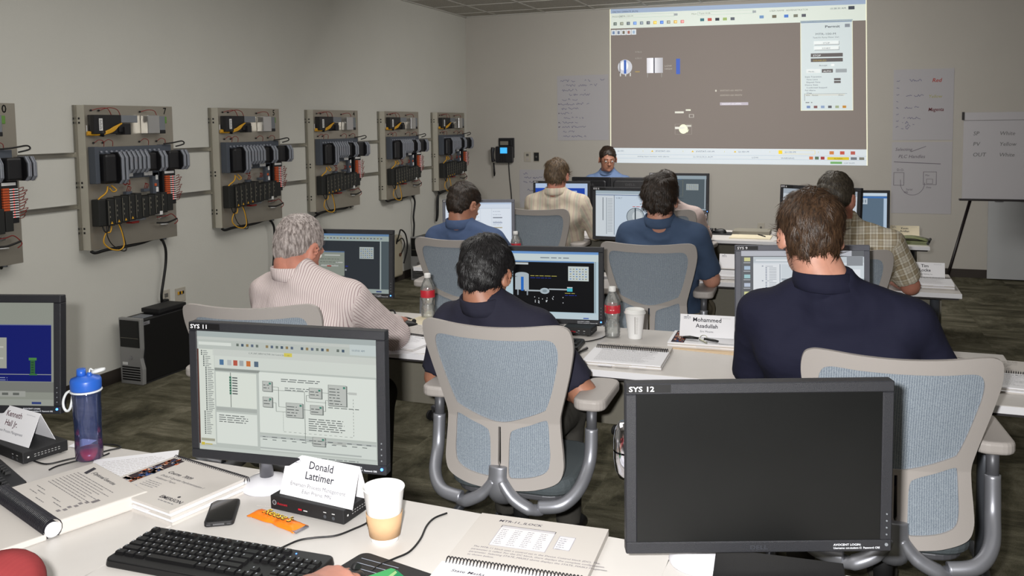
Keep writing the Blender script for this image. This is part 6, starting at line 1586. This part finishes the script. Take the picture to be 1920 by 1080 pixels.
# ------------------------------------------------------------------ people: blended body surfaces
class Blob:
    "smoothly blended solids on a grid, surfaced with surface nets"
    def __init__(s, lo, hi, h):
        s.lo = np.array(lo, np.float32); s.h = h
        s.n = np.ceil((np.array(hi) - s.lo) / h).astype(int) + 1
        s.d = np.full(tuple(s.n), .3, np.float32)
    def sub(s, a, b):
        i0 = np.maximum(0, np.floor((np.array(a) - s.lo) / s.h).astype(int)); i1 = np.minimum(s.n, np.ceil((np.array(b) - s.lo) / s.h).astype(int) + 1)
        if (i1 <= i0).any(): return None, None
        sl = tuple(slice(x, y) for x, y in zip(i0, i1))
        ax = [s.lo[k] + s.h * np.arange(i0[k], i1[k], dtype=np.float32) for k in range(3)]
        return sl, np.stack(np.meshgrid(*ax, indexing='ij'), -1)
    def comb(s, sl, d, k, op):
        o = s.d[sl]
        if op == 'sub':
            d = -d; hh = np.clip(.5 - .5 * (o - d) / k, 0, 1) if k else None
            s.d[sl] = (o * (1 - hh) + d * hh + k * hh * (1 - hh)) if k else np.maximum(o, d)
        elif k:
            hh = np.clip(.5 + .5 * (o - d) / k, 0, 1); s.d[sl] = o * (1 - hh) + d * hh - k * hh * (1 - hh)
        else: s.d[sl] = np.minimum(o, d)
    def cap(s, a, b, ra, rb=None, k=.02, sq=(1, 1, 1), op='add', cut=None):
        a = np.array(a, np.float32); b = np.array(b, np.float32); rb = ra if rb is None else rb; sq = np.array(sq, np.float32)
        m_ = max(ra, rb) * sq.max() + k + s.h * 2
        sl, p = s.sub(np.minimum(a, b) - m_, np.maximum(a, b) + m_)
        if sl is None: return s
        q = (p - a) / sq; ab = (b - a) / sq; L = float((ab * ab).sum()) + 1e-9
        t = np.clip((q @ ab) / L, 0, 1)
        d = (np.sqrt(((q - t[..., None] * ab) ** 2).sum(-1)) - (ra + (rb - ra) * t)) * sq.min()
        if cut is not None:
            c, n = np.array(cut[0], np.float32), np.array(cut[1], np.float32); d = np.maximum(d, (p - c) @ n)
        s.comb(sl, d, k, op); return s
    def ell(s, c, r, k=.02, op='add', R=None, cut=None):
        c = np.array(c, np.float32); r = np.array(r, np.float32); m_ = r.max() + k + s.h * 2
        sl, p = s.sub(c - m_, c + m_)
        if sl is None: return s
        q = p - c
        if R is not None: q = q @ np.array(R, np.float32)
        k0 = np.sqrt(((q / r) ** 2).sum(-1)); k1 = np.sqrt(((q / r ** 2) ** 2).sum(-1)) + 1e-9; d = k0 * (k0 - 1) / k1
        d = np.where(k0 < 1e-3, -r.min(), d)
        if cut is not None:
            cc, n = np.array(cut[0], np.float32), np.array(cut[1], np.float32); d = np.maximum(d, (p - cc) @ n)
        s.comb(sl, d, k, op); return s
    def plane(s, c, n):
        sl, p = s.sub(s.lo, s.lo + s.h * s.n); d = (p - np.array(c, np.float32)) @ np.array(n, np.float32)
        s.d = np.maximum(s.d, d[:s.n[0], :s.n[1], :s.n[2]]); return s
    def wrinkle(s, amp, f, ph=0):
        ax = [s.lo[k] + s.h * np.arange(s.n[k], dtype=np.float32) for k in range(3)]; x, y, z = np.meshgrid(*ax, indexing='ij')
        s.d += (amp * (np.sin(f * (x * 1.1 + z * .7) + ph + 2 * np.sin(f * .43 * z + ph)) * np.sin(f * .7 * (z - x * .5 + y) + 1.3 * ph) * .6 + amp * 0)).astype(np.float32); return s
    def surf(s):
        d = s.d.copy()
        d[0] = d[-1] = .1; d[:, 0] = d[:, -1] = .1; d[:, :, 0] = d[:, :, -1] = .1
        neg = d < 0; nx, ny, nz = d.shape
        cn = (nx - 1, ny - 1, nz - 1); cnt = np.zeros(cn, np.float32); acc = np.zeros(cn + (3,), np.float32)
        corners = [(i, j, k) for i in (0, 1) for j in (0, 1) for k in (0, 1)]
        V = lambda c: d[c[0]:nx - 1 + c[0], c[1]:ny - 1 + c[1], c[2]:nz - 1 + c[2]]
        for a in corners:
            for ax in range(3):
                if a[ax]: continue
                b = list(a); b[ax] = 1; va, vb = V(a), V(b); m_ = (va < 0) != (vb < 0)
                t = np.where(m_, va / np.where(m_, va - vb, 1), 0); cnt += m_
                for q in range(3): acc[..., q] += m_ * (a[q] + (t if q == ax else 0))
        act = cnt > 0; idx = np.full(cn, -1, int); ids = np.argwhere(act); idx[act] = np.arange(len(ids))
        P = s.lo + s.h * (ids + acc[act] / cnt[act][:, None])
        Fs = []
        for ax in range(3):
            sa = [slice(1, -1)] * 3; sa[ax] = slice(0, -1); sb = list(sa); sb[ax] = slice(1, None)
            A, B = neg[tuple(sa)], neg[tuple(sb)]; u, v = (ax + 1) % 3, (ax + 2) % 3
            for flip, m_ in ((False, A & ~B), (True, ~A & B)):
                e = np.argwhere(m_)
                if not len(e): continue
                for q in range(3):
                    if q != ax: e[:, q] += 1
                def cell(du, dv):
                    w_ = e.copy(); w_[:, u] -= du; w_[:, v] -= dv; return idx[w_[:, 0], w_[:, 1], w_[:, 2]]
                q = np.stack([cell(1, 1), cell(0, 1), cell(0, 0), cell(1, 0)], 1); Fs.append(q[:, ::-1] if flip else q)
        return P, np.concatenate(Fs)
def mesh_from(parts, name, mats):
    "parts: list of (verts, faces, material index) -> one object"
    V = []; F = []; M_ = []; n = 0
    for P, Q_, mi in parts:
        V.append(np.asarray(P, float)); F += [tuple(int(i) + n for i in f) for f in Q_]; M_ += [mi] * len(Q_); n += len(P)
    me = bpy.data.meshes.new(name); me.from_pydata(np.concatenate(V).tolist(), [], F)
    for x in mats: me.materials.append(MATS[x])
    me.polygons.foreach_set('material_index', M_); me.polygons.foreach_set('use_smooth', [True] * len(F)); me.update()
    o = bpy.data.objects.new(name, me); COL.objects.link(o); return o
def V3(*a): return np.array(a, float)
def unit(v): v = np.asarray(v, float); return v / (np.linalg.norm(v) + 1e-9)
def hand_parts(b, wrist, fwd, up, side, curl=.35, spread=1.0):
    "adds a hand to blob b. up: back of the hand; side: +1 right hand (thumb towards -lateral)"
    f = unit(fwd); u = unit(np.asarray(up) - f * np.dot(up, f)); l = np.cross(f, u) * 1.0   # l: to the right of the hand
    wrist = np.asarray(wrist, float)
    kn = []
    for i, (off, ln) in enumerate(((-.030, .088), (-.010, .092), (.011, .088), (.030, .080))):
        k = wrist + f * ln + l * off * side + u * (.004 - .004 * abs(i - 1.3)); kn.append(k)
        b.cap(wrist + l * off * .55 * side, k, .0165, .0122, .014)
    for i, (k, L) in enumerate(zip(kn, (.072, .080, .074, .058))):
        sp = (i - 1.5) * .10 * spread; d = unit(f + l * sp * side); a = curl * (.8 + .1 * i); p = k; r0 = .0092 if i < 3 else .0080
        for j, (seg, rr) in enumerate(((.46, r0), (.30, r0 * .92), (.24, r0 * .84))):
            ang = a * (1 + j * .9); dd = unit(d * math.cos(ang) - u * math.sin(ang)); q = p + dd * L * seg
            b.cap(p, q, rr, rr * .93, .0035); p = q
    t0 = wrist + f * .022 - l * .028 * side - u * .006; t1 = t0 + f * .030 - l * .026 * side - u * .010; t2 = t1 + unit(f * .9 - l * .35 * side - u * .25) * .034; t3 = t2 + unit(f - l * .05 * side - u * .35) * .026
    b.cap(wrist + f * .01 - l * .01 * side, t0, .017, .016, .012); b.cap(t0, t1, .016, .0125, .012); b.cap(t1, t2, .0115, .0105, .005); b.cap(t2, t3, .0105, .0088, .004)
def rot_zx(yaw, pitch, roll=0):
    return np.array(Matrix.Rotation(yaw, 3, 'Z') @ Matrix.Rotation(-pitch, 3, 'X') @ Matrix.Rotation(roll, 3, 'Y'))
def head_parts(c, R, s, neck, h=.0055, stout=1.0):
    g = lambda *p: tuple(np.asarray(c) + R @ (np.array(p) * s))
    b = Blob(np.asarray(c) - .20, np.asarray(c) + .20, h)
    E = lambda p, r, k=.02, op='add': b.ell(g(*p), tuple(x * s for x in r), k, op, R)
    E((0, -.012, .028), (.075, .095, .088)); E((0, .028, -.032), (.060 * stout, .068, .082), .03); E((0, .040, -.078), (.044 * stout, .044, .036), .03)
    b.cap(g(-.034, .082, .016), g(.034, .082, .016), .012 * s, None, .014); E((-.030, .104, -.003), (.017, .014, .012), .008, 'sub'); E((.030, .104, -.003), (.017, .014, .012), .008, 'sub')
    b.cap(g(0, .090, .004), g(0, .114, -.030), .007 * s, .0115 * s, .010); E((-.012, .104, -.034), (.008, .009, .007), .006); E((.012, .104, -.034), (.008, .009, .007), .006)
    b.cap(g(-.020, .090, -.058), g(.020, .090, -.058), .006 * s, None, .006); b.cap(g(-.017, .088, -.067), g(.017, .088, -.067), .0068 * s, None, .006)
    E((0, .100, -.0625), (.022, .006, .0022), .002, 'sub'); E((0, .082, -.094), (.016, .014, .014), .014)
    for sx in (-1, 1):
        e = Matrix.Rotation(sx * -.5, 3, 'Z'); Re = R @ np.array(e)
        b.ell(g(sx * .083, -.006, -.014), (.0085 * s, .021 * s, .033 * s), .006, 'add', Re); b.ell(g(sx * .091, -.001, -.012), (.006 * s, .011 * s, .019 * s), .004, 'sub', Re)
    b.cap(g(0, -.022, -.055), neck, .056 * s * stout, .060 * s * stout, .03)
    P, Q_ = b.surf(); return P, Q_, g
def hair_obj(c, R, s, mat_, parent, style, seed):
    g = lambda *p: tuple(np.asarray(c) + R @ (np.array(p) * s))
    vol = style.get('vol', .008); nape = style.get('nape', -.070); r = np.random.default_rng(seed)
    b = Blob(np.asarray(c) - .17, np.asarray(c) + .17, .005)
    b.ell(g(0, -.014, .032), ((.076 + vol) * s, (.096 + vol) * s, (.088 + vol) * s), .01, 'add', R)
    b.ell(g(0, -.048, -.022), ((.060 + vol * .6) * s, (.050 + vol * .8) * s, (.062 + vol * .4) * s), .03, 'add', R)
    n1 = R @ unit((0, .80, -.60)); b.plane(g(0, .028, -.006), n1)
    n2 = R @ unit((0, -.12, -1)); b.plane(g(0, -.06, nape), n2)
    for sx in (-1, 1): b.ell(g(sx * .094, .004, -.020), (.030 * s, .026 * s, .040 * s), .006, 'sub', R)
    b.wrinkle(style.get('lump', .006), 62, seed * 1.7); b.wrinkle(style.get('lump', .006) * .5, 130, seed)
    P, Q_ = b.surf()
    # normals
    v = P[Q_]; fn = np.cross(v[:, 2] - v[:, 0], v[:, 3] - v[:, 1]); N_ = np.zeros_like(P)
    for k in range(4): np.add.at(N_, Q_[:, k], fn)
    N_ /= np.linalg.norm(N_, axis=1)[:, None] + 1e-9
    loc = (P - np.asarray(c)) @ R / s
    P = P + N_ * (r.random(len(P))[:, None] - .5) * .0022
    ok = np.where(((loc[:, 1] * .8 - loc[:, 2] * .6) < .036) & (loc[:, 2] > nape - .004))[0]
    parts = [(P, Q_, 0)]
    n = style.get('n', 2600); crown = np.array(style.get('crown', (0, -.055, .095))); ln = style.get('len', .030)
    thin = style.get('thin', 0)
    ids = r.choice(ok, n); V = []; F = []
    for q, i in enumerate(ids):
        p = P[i]; nn = N_[i]; l0 = loc[i]
        if thin and np.linalg.norm(l0 - crown) < thin * (.4 + .8 * r.random()): continue
        flow = l0 - crown; flow = flow + np.array((0, 0, -.05 - .5 * max(0, -l0[1] + .02))) + r.normal(0, style.get('mess', .018), 3)
        if l0[2] > .06: flow += np.array((0, .05, 0))
        d = R @ flow; d = d - nn * np.dot(d, nn); d = unit(d); L = ln * (.6 + .7 * r.random()) * s
        side = np.cross(nn, d) * .0014 * style.get('w', 1); lift = style.get('lift', .10)
        p0 = p - nn * .001; pts = [p0]
        for k in (1, 2, 3):
            t = k / 3; pts.append(p0 + d * L * t + nn * L * (lift * t - .30 * t * t + .02 * r.random()) + nn * .001)
        m0 = len(V)
        for k, pt in enumerate(pts):
            wd = (1, .9, .6, .08)[k]; V += [pt - side * wd, pt + nn * .0009 * wd, pt + side * wd]
        for k in range(3):
            a = m0 + k * 3; F += [(a, a + 3, a + 4, a + 1), (a + 1, a + 4, a + 5, a + 2)]
    parts.append((np.array(V), F, 0))
    o = mesh_from(parts, 'hair', [mat_]); o.parent = parent; return o
def person(label, at, rz, head, head_yaw, head_pitch, sh, wrist, elbow, shirt, skin_='fair_skin', hair='brown_hair', style={}, sleeve='short', trousers='grey_trousers',
           hs=1.0, sw=.19, stout=1.0, standing=False, hand_fwd=None, hand_curl=.35, neck=None, glasses=False, collar=True, seat=.49, hand_up=((0, 0, 1), (0, 0, 1)), head_roll=0, seed=1, wrk=.006, hip_y=0.0, nk=.45):
    """All joints in the person's own frame: x right, y forward, z up, origin on the floor below the pelvis.
       head: centre of the skull; sh: shoulder line centre; elbow, wrist: ((left), (right))"""
    R = rot_zx(head_yaw, head_pitch, head_roll)
    sh = V3(*sh); pel = V3(0, hip_y, seat + .10); hd = V3(*head)
    c0_ = sh + V3(0, -.008, .050); n1 = hd + R @ V3(0, -.032, -.085) * hs
    nb = c0_ + (n1 - c0_) * nk
    S = [sh + V3(-sw, 0, -.018), sh + V3(sw, 0, -.018)]; up = sh - pel
    mid = pel + up * .45; chest = pel + up * .74
    back = V3(0, -.015, 0)
    def torso(b, g, kx=1.0):
        b.ell(pel + V3(0, .01, 0), ((.165 * stout + g) * kx, .125 * stout + g, .13 + g), .05)
        b.ell(mid + V3(0, .02, 0), ((.155 * stout + g) * kx, .118 * stout + g, .20 + g), .06)
        b.ell(chest + V3(0, .0, 0), ((.172 * (.5 + .5 * stout) * sw / .19 + g) * kx, .112 * (.5 + .5 * stout) + g, .19 + g), .06)
        b.cap(S[0] + V3(.045, 0, -.01), S[1] + V3(-.045, 0, -.01), .062 + g, None, .05, (1, 1.05, 1))
        for i in (0, 1): b.cap(nb + V3((-1, 1)[i] * .026, -.010, -.024), S[i] + V3((1, -1)[i] * .03, -.01, .006), .050 + g, .050 + g, .045)
        b.cap(S[0] + V3(.06, -.05, -.10), S[1] + V3(-.06, -.05, -.10), .062 + g, None, .06)
    # ---- body (skin)
    allp = [sh, pel, hd] + [V3(*e) for e in elbow] + [V3(*w_) for w_ in wrist]
    lo = np.min(allp, 0) - V3(.26, .30, .24); hi = np.max(allp, 0) + V3(.26, .26, .12)
    hz = hd[2] - .09
    b = Blob(lo, (hi[0], hi[1], max(sh[2] + .18, max(w_[2] for w_ in wrist) + .08, max(e[2] for e in elbow) + .08)), .0115)
    torso(b, -.012); b.cap(nb + V3(0, -.01, -.03), hd + R @ V3(0, -.022, -.075) * hs, .060 * stout ** .5, .055 * stout ** .5, .04)
    for i in (0, 1):
        E_, W_ = V3(*elbow[i]), V3(*wrist[i])
        b.cap(S[i], E_, .050, .042, .03); b.cap(E_, W_, .043, .027, .02)
    P, Q_ = b.surf(); parts = [(P, Q_, 0)]
    Ph, Qh, g = head_parts(hd, R, hs, tuple(nb + V3(0, -.005, .0)), .0055, stout ** .4); parts.append((Ph, Qh, 0))
    for i in (0, 1):
        E_, W_ = V3(*elbow[i]), V3(*wrist[i]); f = unit(W_ - E_) if hand_fwd is None or hand_fwd[i] is None else unit(hand_fwd[i])
        hb = Blob(W_ - .17, W_ + .17, .0042); hb.cap(W_ - unit(W_ - E_) * .07, W_, .031, .0255, .01, (1, 1, 1)); hand_parts(hb, W_, f, hand_up[i], (-1, 1)[i], hand_curl)
        Pq, Qq = hb.surf(); parts.append((Pq, Qq, 0))
    body = mesh_from(parts, 'person', [skin_]); body.location = (at[0], at[1], 0); body.rotation_euler.z = rz
    tag(body, label, 'person')
    # ---- shirt
    top = nb + V3(0, 0, .055)
    b = Blob(lo, (hi[0], hi[1], max(sh[2] + .20, max(e[2] for e in elbow) + .1)), .0105)
    torso(b, .006)
    for i in (0, 1):
        E_, W_ = V3(*elbow[i]), V3(*wrist[i])
        if sleeve == 'short':
            c = S[i] + (E_ - S[i]) * .86; b.cap(S[i], E_, .062 * stout ** .3, .062 * stout ** .3, .035, cut=(c, unit(E_ - S[i])))
        else:
            c = E_ + (W_ - E_) * .90; b.cap(S[i], E_, .064, .054, .04); b.cap(E_, W_, .054, .036, .025, cut=(c, unit(W_ - E_)))
    b.cap(c0_ + V3(0, -.022, -.05), nb + V3(0, -.014, -.002), .086 * stout ** .5, .074 * stout ** .5, .02, cut=(nb + V3(0, 0, .004), unit(n1 - c0_)))
    if wrk: b.wrinkle(wrk, 34, seed)
    b.plane(pel + V3(0, 0, -.07), (0, 0, -1))
    P, Q_ = b.surf(); shirt_o = mesh_from([(P, Q_, 0)], 'shirt', [shirt]); shirt_o.parent = body
    uv = np.stack([P[:, 0], P[:, 2] + .5 * np.maximum(0, P[:, 1] - sh[1])], 1)
    def segd(p, a, b_):
        t = np.clip(((p - a) @ (b_ - a)) / ((b_ - a) @ (b_ - a)), 0, 1); return np.linalg.norm(p - a - t[:, None] * (b_ - a), axis=1), t
    for i in (0, 1):
        E_, W_ = V3(*elbow[i]), V3(*wrist[i]); off = S[i][0]
        d1, t1 = segd(P, S[i] + (E_ - S[i]) * .12, E_); d2, t2 = segd(P, E_, W_); dt, _ = segd(P, pel, chest); far = np.abs(P[:, 0] - chest[0]) > sw * .84
        for d_, A_, B_, o_ in ((d1, S[i], E_, 0), (d2, E_, W_, .3)):
            m_ = (d_ <= np.minimum(d1, d2) + 1e-6) & (d_ < .085) & far
            ax_ = unit(B_ - A_); up_ = V3(0, -.5, .86); up_ = unit(up_ - ax_ * (up_ @ ax_)); lat = np.cross(ax_, up_); rel = P[m_] - A_
            uv[m_, 0] = off + .056 * np.arctan2(rel @ lat, rel @ up_); uv[m_, 1] = 1.4 + o_ - (P[m_] - A_) @ ax_
    ul = shirt_o.data.uv_layers.new(name='cloth'); li = np.empty(len(shirt_o.data.loops), np.int32); shirt_o.data.loops.foreach_get('vertex_index', li)
    ul.data.foreach_set('uv', uv[li].astype(np.float32).ravel())
    if collar:
        n0 = nb + V3(0, -.004, -.008); n_ = unit(unit(n1 - c0_) + V3(0, .10, .9)); rr = .0615 * stout ** .5
        e1 = V3(1, 0, 0); e2 = unit(np.cross(n_, e1)); cv_ = []; cf = []; K_ = 40
        prof = [(0, -.03), (0, .030), (.0015, .0345), (.0045, .0355), (.0085, .033), (.0165, .010), (.020, -.004), (.0165, -.006), (.010, .006), (.006, .020)]
        for i in range(K_):
            a_ = 2 * PI * i / K_; back_ = max(0, -math.sin(a_)); d_ = e1 * math.cos(a_) * 1.04 + e2 * math.sin(a_) * 1.08
            for r_, h_ in prof:
                q = n0 + d_ * (rr + r_) + n_ * (h_ * (1 + .25 * back_) + .006 * back_ - .012 * max(0, math.sin(a_))) ; cv_.append(q)
        m_ = len(prof)
        for i in range(K_):
            for j in range(m_ - 1):
                cf.append((i * m_ + j, ((i + 1) % K_) * m_ + j, ((i + 1) % K_) * m_ + j + 1, i * m_ + j + 1))
        co_ = mesh_from([(np.array(cv_), cf, 0)], 'collar', [shirt]); co_.parent = body
        uvs = np.array([(p_[0], p_[2]) for p_ in cv_], np.float32); ul = co_.data.uv_layers.new(name='cloth'); li = np.empty(len(co_.data.loops), np.int32); co_.data.loops.foreach_get('vertex_index', li); ul.data.foreach_set('uv', uvs[li].ravel())
    # ---- trousers and shoes
    if standing: K = [V3(-.10, .02, .48), V3(.10, .02, .48)]; A = [V3(-.11, -.01, .09), V3(.11, -.01, .09)]
    else: K = [V3(-.13, hip_y + .43, seat + .03), V3(.13, hip_y + .43, seat + .03)]; A = [V3(-.13, hip_y + .42, .10), V3(.13, hip_y + .40, .10)]
    b = Blob((-.30, min(-.2, hip_y - .2), .06), (.30, hip_y + .62, pel[2] + .12), .014)
    b.ell(pel + V3(0, .0, -.03), (.172 * stout, .13 * stout, .115), .05)
    for i in (0, 1):
        hp = pel + V3((-1, 1)[i] * .085, 0, -.05); b.cap(hp, K[i], .088, .062, .04); b.cap(K[i], A[i], .060, .048, .03, cut=(A[i] + V3(0, 0, -.015), (0, 0, -1)))
    b.plane(pel + V3(0, 0, .02), (0, 0, 1))
    P, Q_ = b.surf(); mesh_from([(P, Q_, 0)], 'trousers', [trousers]).parent = body
    for i in (0, 1):
        b = Blob(A[i] + V3(-.09, -.13, -.11), A[i] + V3(.09, .26, .08), .008); b.ell(A[i] + V3(0, -.01, -.045), (.036, .045, .045), .02); b.cap(A[i] + V3(0, 0, -.06), A[i] + V3(0, .14, -.068), .040, .036, .02, (1, 1, .75)); b.plane((0, 0, .002), (0, 0, -1))
        P, Q_ = b.surf(); mesh_from([(P, Q_, 0)], 'shoe', ['shoe_black']).parent = body
    # ---- hair, eyes, glasses
    hair_obj(hd, R, hs, hair, body, style, seed)
    for sx in (-1, 1):
        e = MB().sphere((0, 0, 0), .0115 * hs, 16); e = e.build('eye', 'eye_white', body); e.location = g(sx * .030, .084, -.003)
        ir = MB().sphere((0, 0, 0), (.0052 * hs, .003, .0052 * hs), 12).build('iris', 'iris', e); ir.location = tuple(R @ (V3(0, .0098, -.0015) * hs)); ir.rotation_euler.z = head_yaw
        br = MB().tube([g(sx * .012, .096, .018), g(sx * .030, .094, .024), g(sx * .046, .084, .018)], .003, 6).build('eyebrow', hair, body)
    if glasses:
        gl = MB()
        for sx in (-1, 1):
            gl.tube([g(sx * .031 + .021 * math.cos(a), .107 - .004 * abs(math.cos(a)), -.006 + .015 * math.sin(a)) for a in [2 * PI * k / 16 for k in range(16)]], .0013, 6, 0, False, None, True, True)
            gl.tube([g(sx * .052, .104, -.003), g(sx * .078, .07, .0), g(sx * .086, -.01, .0)], .0013, 6)
        gl.tube([g(-.010, .109, -.003), g(.010, .109, -.003)], .0013, 6)
        gl.build('glasses', 'iris', body)
    return body

SHORT = dict(n=4600, len=.026, vol=.007, lift=.16, mess=.03, lump=.006)
# man with grey hair, white striped shirt, right hand on the mouse
person('man with grey hair in a white shirt with thin stripes, hand on a mouse', (-1.90, 2.68), 0, (-.015, .10, 1.165), rad(-10), rad(28), (.035, .07, 1.005),
       ((-.20, .56, .80), (.115, .585, .785)), ((-.31, .30, .80), (.285, .27, .81)), 'striped_shirt', 'ruddy_skin', 'grey_hair', dict(n=9000, w=.6, len=.022, vol=.004, thin=.036, crown=(0, -.060, .085), nape=-.084, mess=.03, lift=.12, lump=.003),
       'long', 'grey_trousers', .99, .185, 1.12, hand_fwd=(None, (-.20, .8, -.12)), seed=3, wrk=.008)
# black haired man in the centre chair
person('black haired man in a dark navy polo, seated in the centre chair', (-1.10, 2.72), 0, (-.025, -.01, 1.115), rad(-6), rad(24), (.0, -.01, .955),
       ((-.07, .24, .685), (.06, .25, .685)), ((-.235, .03, .725), (.305, .02, .72)), 'dark_navy_shirt', 'tan_skin', 'black_hair', dict(n=8500, w=.8, len=.034, vol=.010, mess=.035, lift=.13, nape=-.082, lump=.006),
       'short', 'grey_trousers', 1.0, .160, 1.0, seed=5)
# large man in navy
person('broad brown haired man in a navy blue polo seen from behind at the right', (.01, 2.68), 0, (-.095, -.07, 1.292), rad(14), rad(16), (-.030, -.07, 1.075),
       ((-.28, .52, .80), (.20, .50, .80)), ((-.265, .08, .80), (.29, .04, .80)), 'navy_shirt', 'fair_skin', 'brown_hair', dict(n=7000, len=.044, vol=.009, lift=.12, mess=.035, nape=-.066, lump=.007),
       'short', 'grey_trousers', 1.0, .200, 1.18, seed=7, glasses=True)
# blue shirt, third row left
person('short haired man in a blue shirt in the third row, facing the bright white monitor', (-2.06, 4.62), 0, (.02, -.02, 1.165), rad(-22), rad(20), (.02, -.02, .98),
       ((-.22, .50, .79), (.20, .50, .79)), ((-.28, .15, .74), (.28, .15, .74)), 'blue_shirt', 'tan_skin', 'dark_brown_hair', SHORT, 'short', 'grey_trousers', 1.0, .185, 1.12, seed=9)
# slate blue shirt, third row centre
person('dark haired man in a slate blue shirt leaning right on his elbow, third row', (-.89, 4.74), 0, (-.005, -.20, 1.215), rad(4), rad(12), (.005, -.19, 1.045),
       ((-.20, .42, .79), (.10, .40, .79)), ((-.26, .02, .80), (.245, -.08, .785)), 'slate_blue_shirt', 'fair_skin', 'dark_brown_hair', dict(n=7500, w=.8, len=.038, vol=.014, mess=.04, lift=.17, nape=-.086, lump=.008),
       'short', 'khaki_trousers', 1.02, .180, 1.12, seed=11)
# plaid shirt, third row right
person('short haired man in a beige plaid shirt in the third row at the right', (.02, 4.66), 0, (-.055, -.08, 1.235), rad(-12), rad(14), (.015, -.08, 1.035),
       ((-.20, .48, .79), (.16, .46, .79)), ((-.27, .12, .80), (.295, .0, .80)), 'plaid_shirt', 'ruddy_skin', 'dark_grey_hair', SHORT, 'short', 'khaki_trousers', 1.03, .19, 1.18, seed=13)
# cream striped shirt near the back
person('man with shaggy brown hair in a cream striped long sleeved shirt near the back', (-2.0, 6.34), 0, (.0, -.12, 1.235), rad(2), rad(14), (.0, -.12, 1.045),
       ((-.22, .42, .79), (.235, .30, .79)), ((-.28, .08, .80), (.275, -.04, .80)), 'pastel_striped_shirt', 'ruddy_skin', 'ash_hair', dict(n=4000, len=.048, vol=.009, lift=.14, mess=.04, nape=-.095, lump=.007),
       'long', 'khaki_trousers', 1.0, .19, 1.15, seed=15)
# hidden person beside him
person('dark haired person in a pale shirt, mostly hidden behind the slate blue shirted man', (-1.21, 6.50), 0, (.0, -.14, 1.145), rad(0), rad(22), (.05, -.12, .955),
       ((-.20, .38, .79), (.20, .38, .79)), ((-.26, .08, .78), (.25, .04, .78)), 'pale_pink_shirt', 'fair_skin', 'dark_brown_hair', SHORT, 'long', 'grey_trousers', 1.0, .16, 1.0, seed=17)
# instructor facing the class
person('instructor with glasses in a light blue polo, facing the class before the projection', (-2.215, 8.62), PI, (.0, .06, 1.265), rad(24), rad(14), (.02, .0, 1.045),
       ((-.20, .36, .80), (.20, .36, .80)), ((-.25, .10, .80), (.25, .10, .80)), 'light_blue_shirt', 'tan_skin', 'dark_brown_hair', dict(n=2200, len=.018, vol=.006), 'short', 'grey_trousers', 1.02, .185, 1.05, glasses=True, seed=19)
# person at the near table, mostly outside the picture: sleeve and hand show
person('person in a red shirt at the near table, only sleeve and one hand in view', (-1.16, .40), 0, (.0, .0, 1.22), rad(0), rad(20), (.0, .06, 1.0),
       ((.06, .50, .72), (.285, .868, .790)), ((-.055, .545, .900), (.24, .42, .76)), 'red_shirt', 'ruddy_skin', 'brown_hair', SHORT, 'long', 'grey_trousers', 1.0, .19, 1.1, seed=21, hand_fwd=(None, (.10, .9, -.12)), hand_curl=.42)
# chair under the person at the near table and the instructor
dup(chair0, (-1.16, .36, 0), 0, 'office chair of the person in red at the near table', 'mesh office chairs')
dup(chair0, (-2.215, 8.68, 0), PI, 'office chair of the instructor behind the dark monitors', 'mesh office chairs')
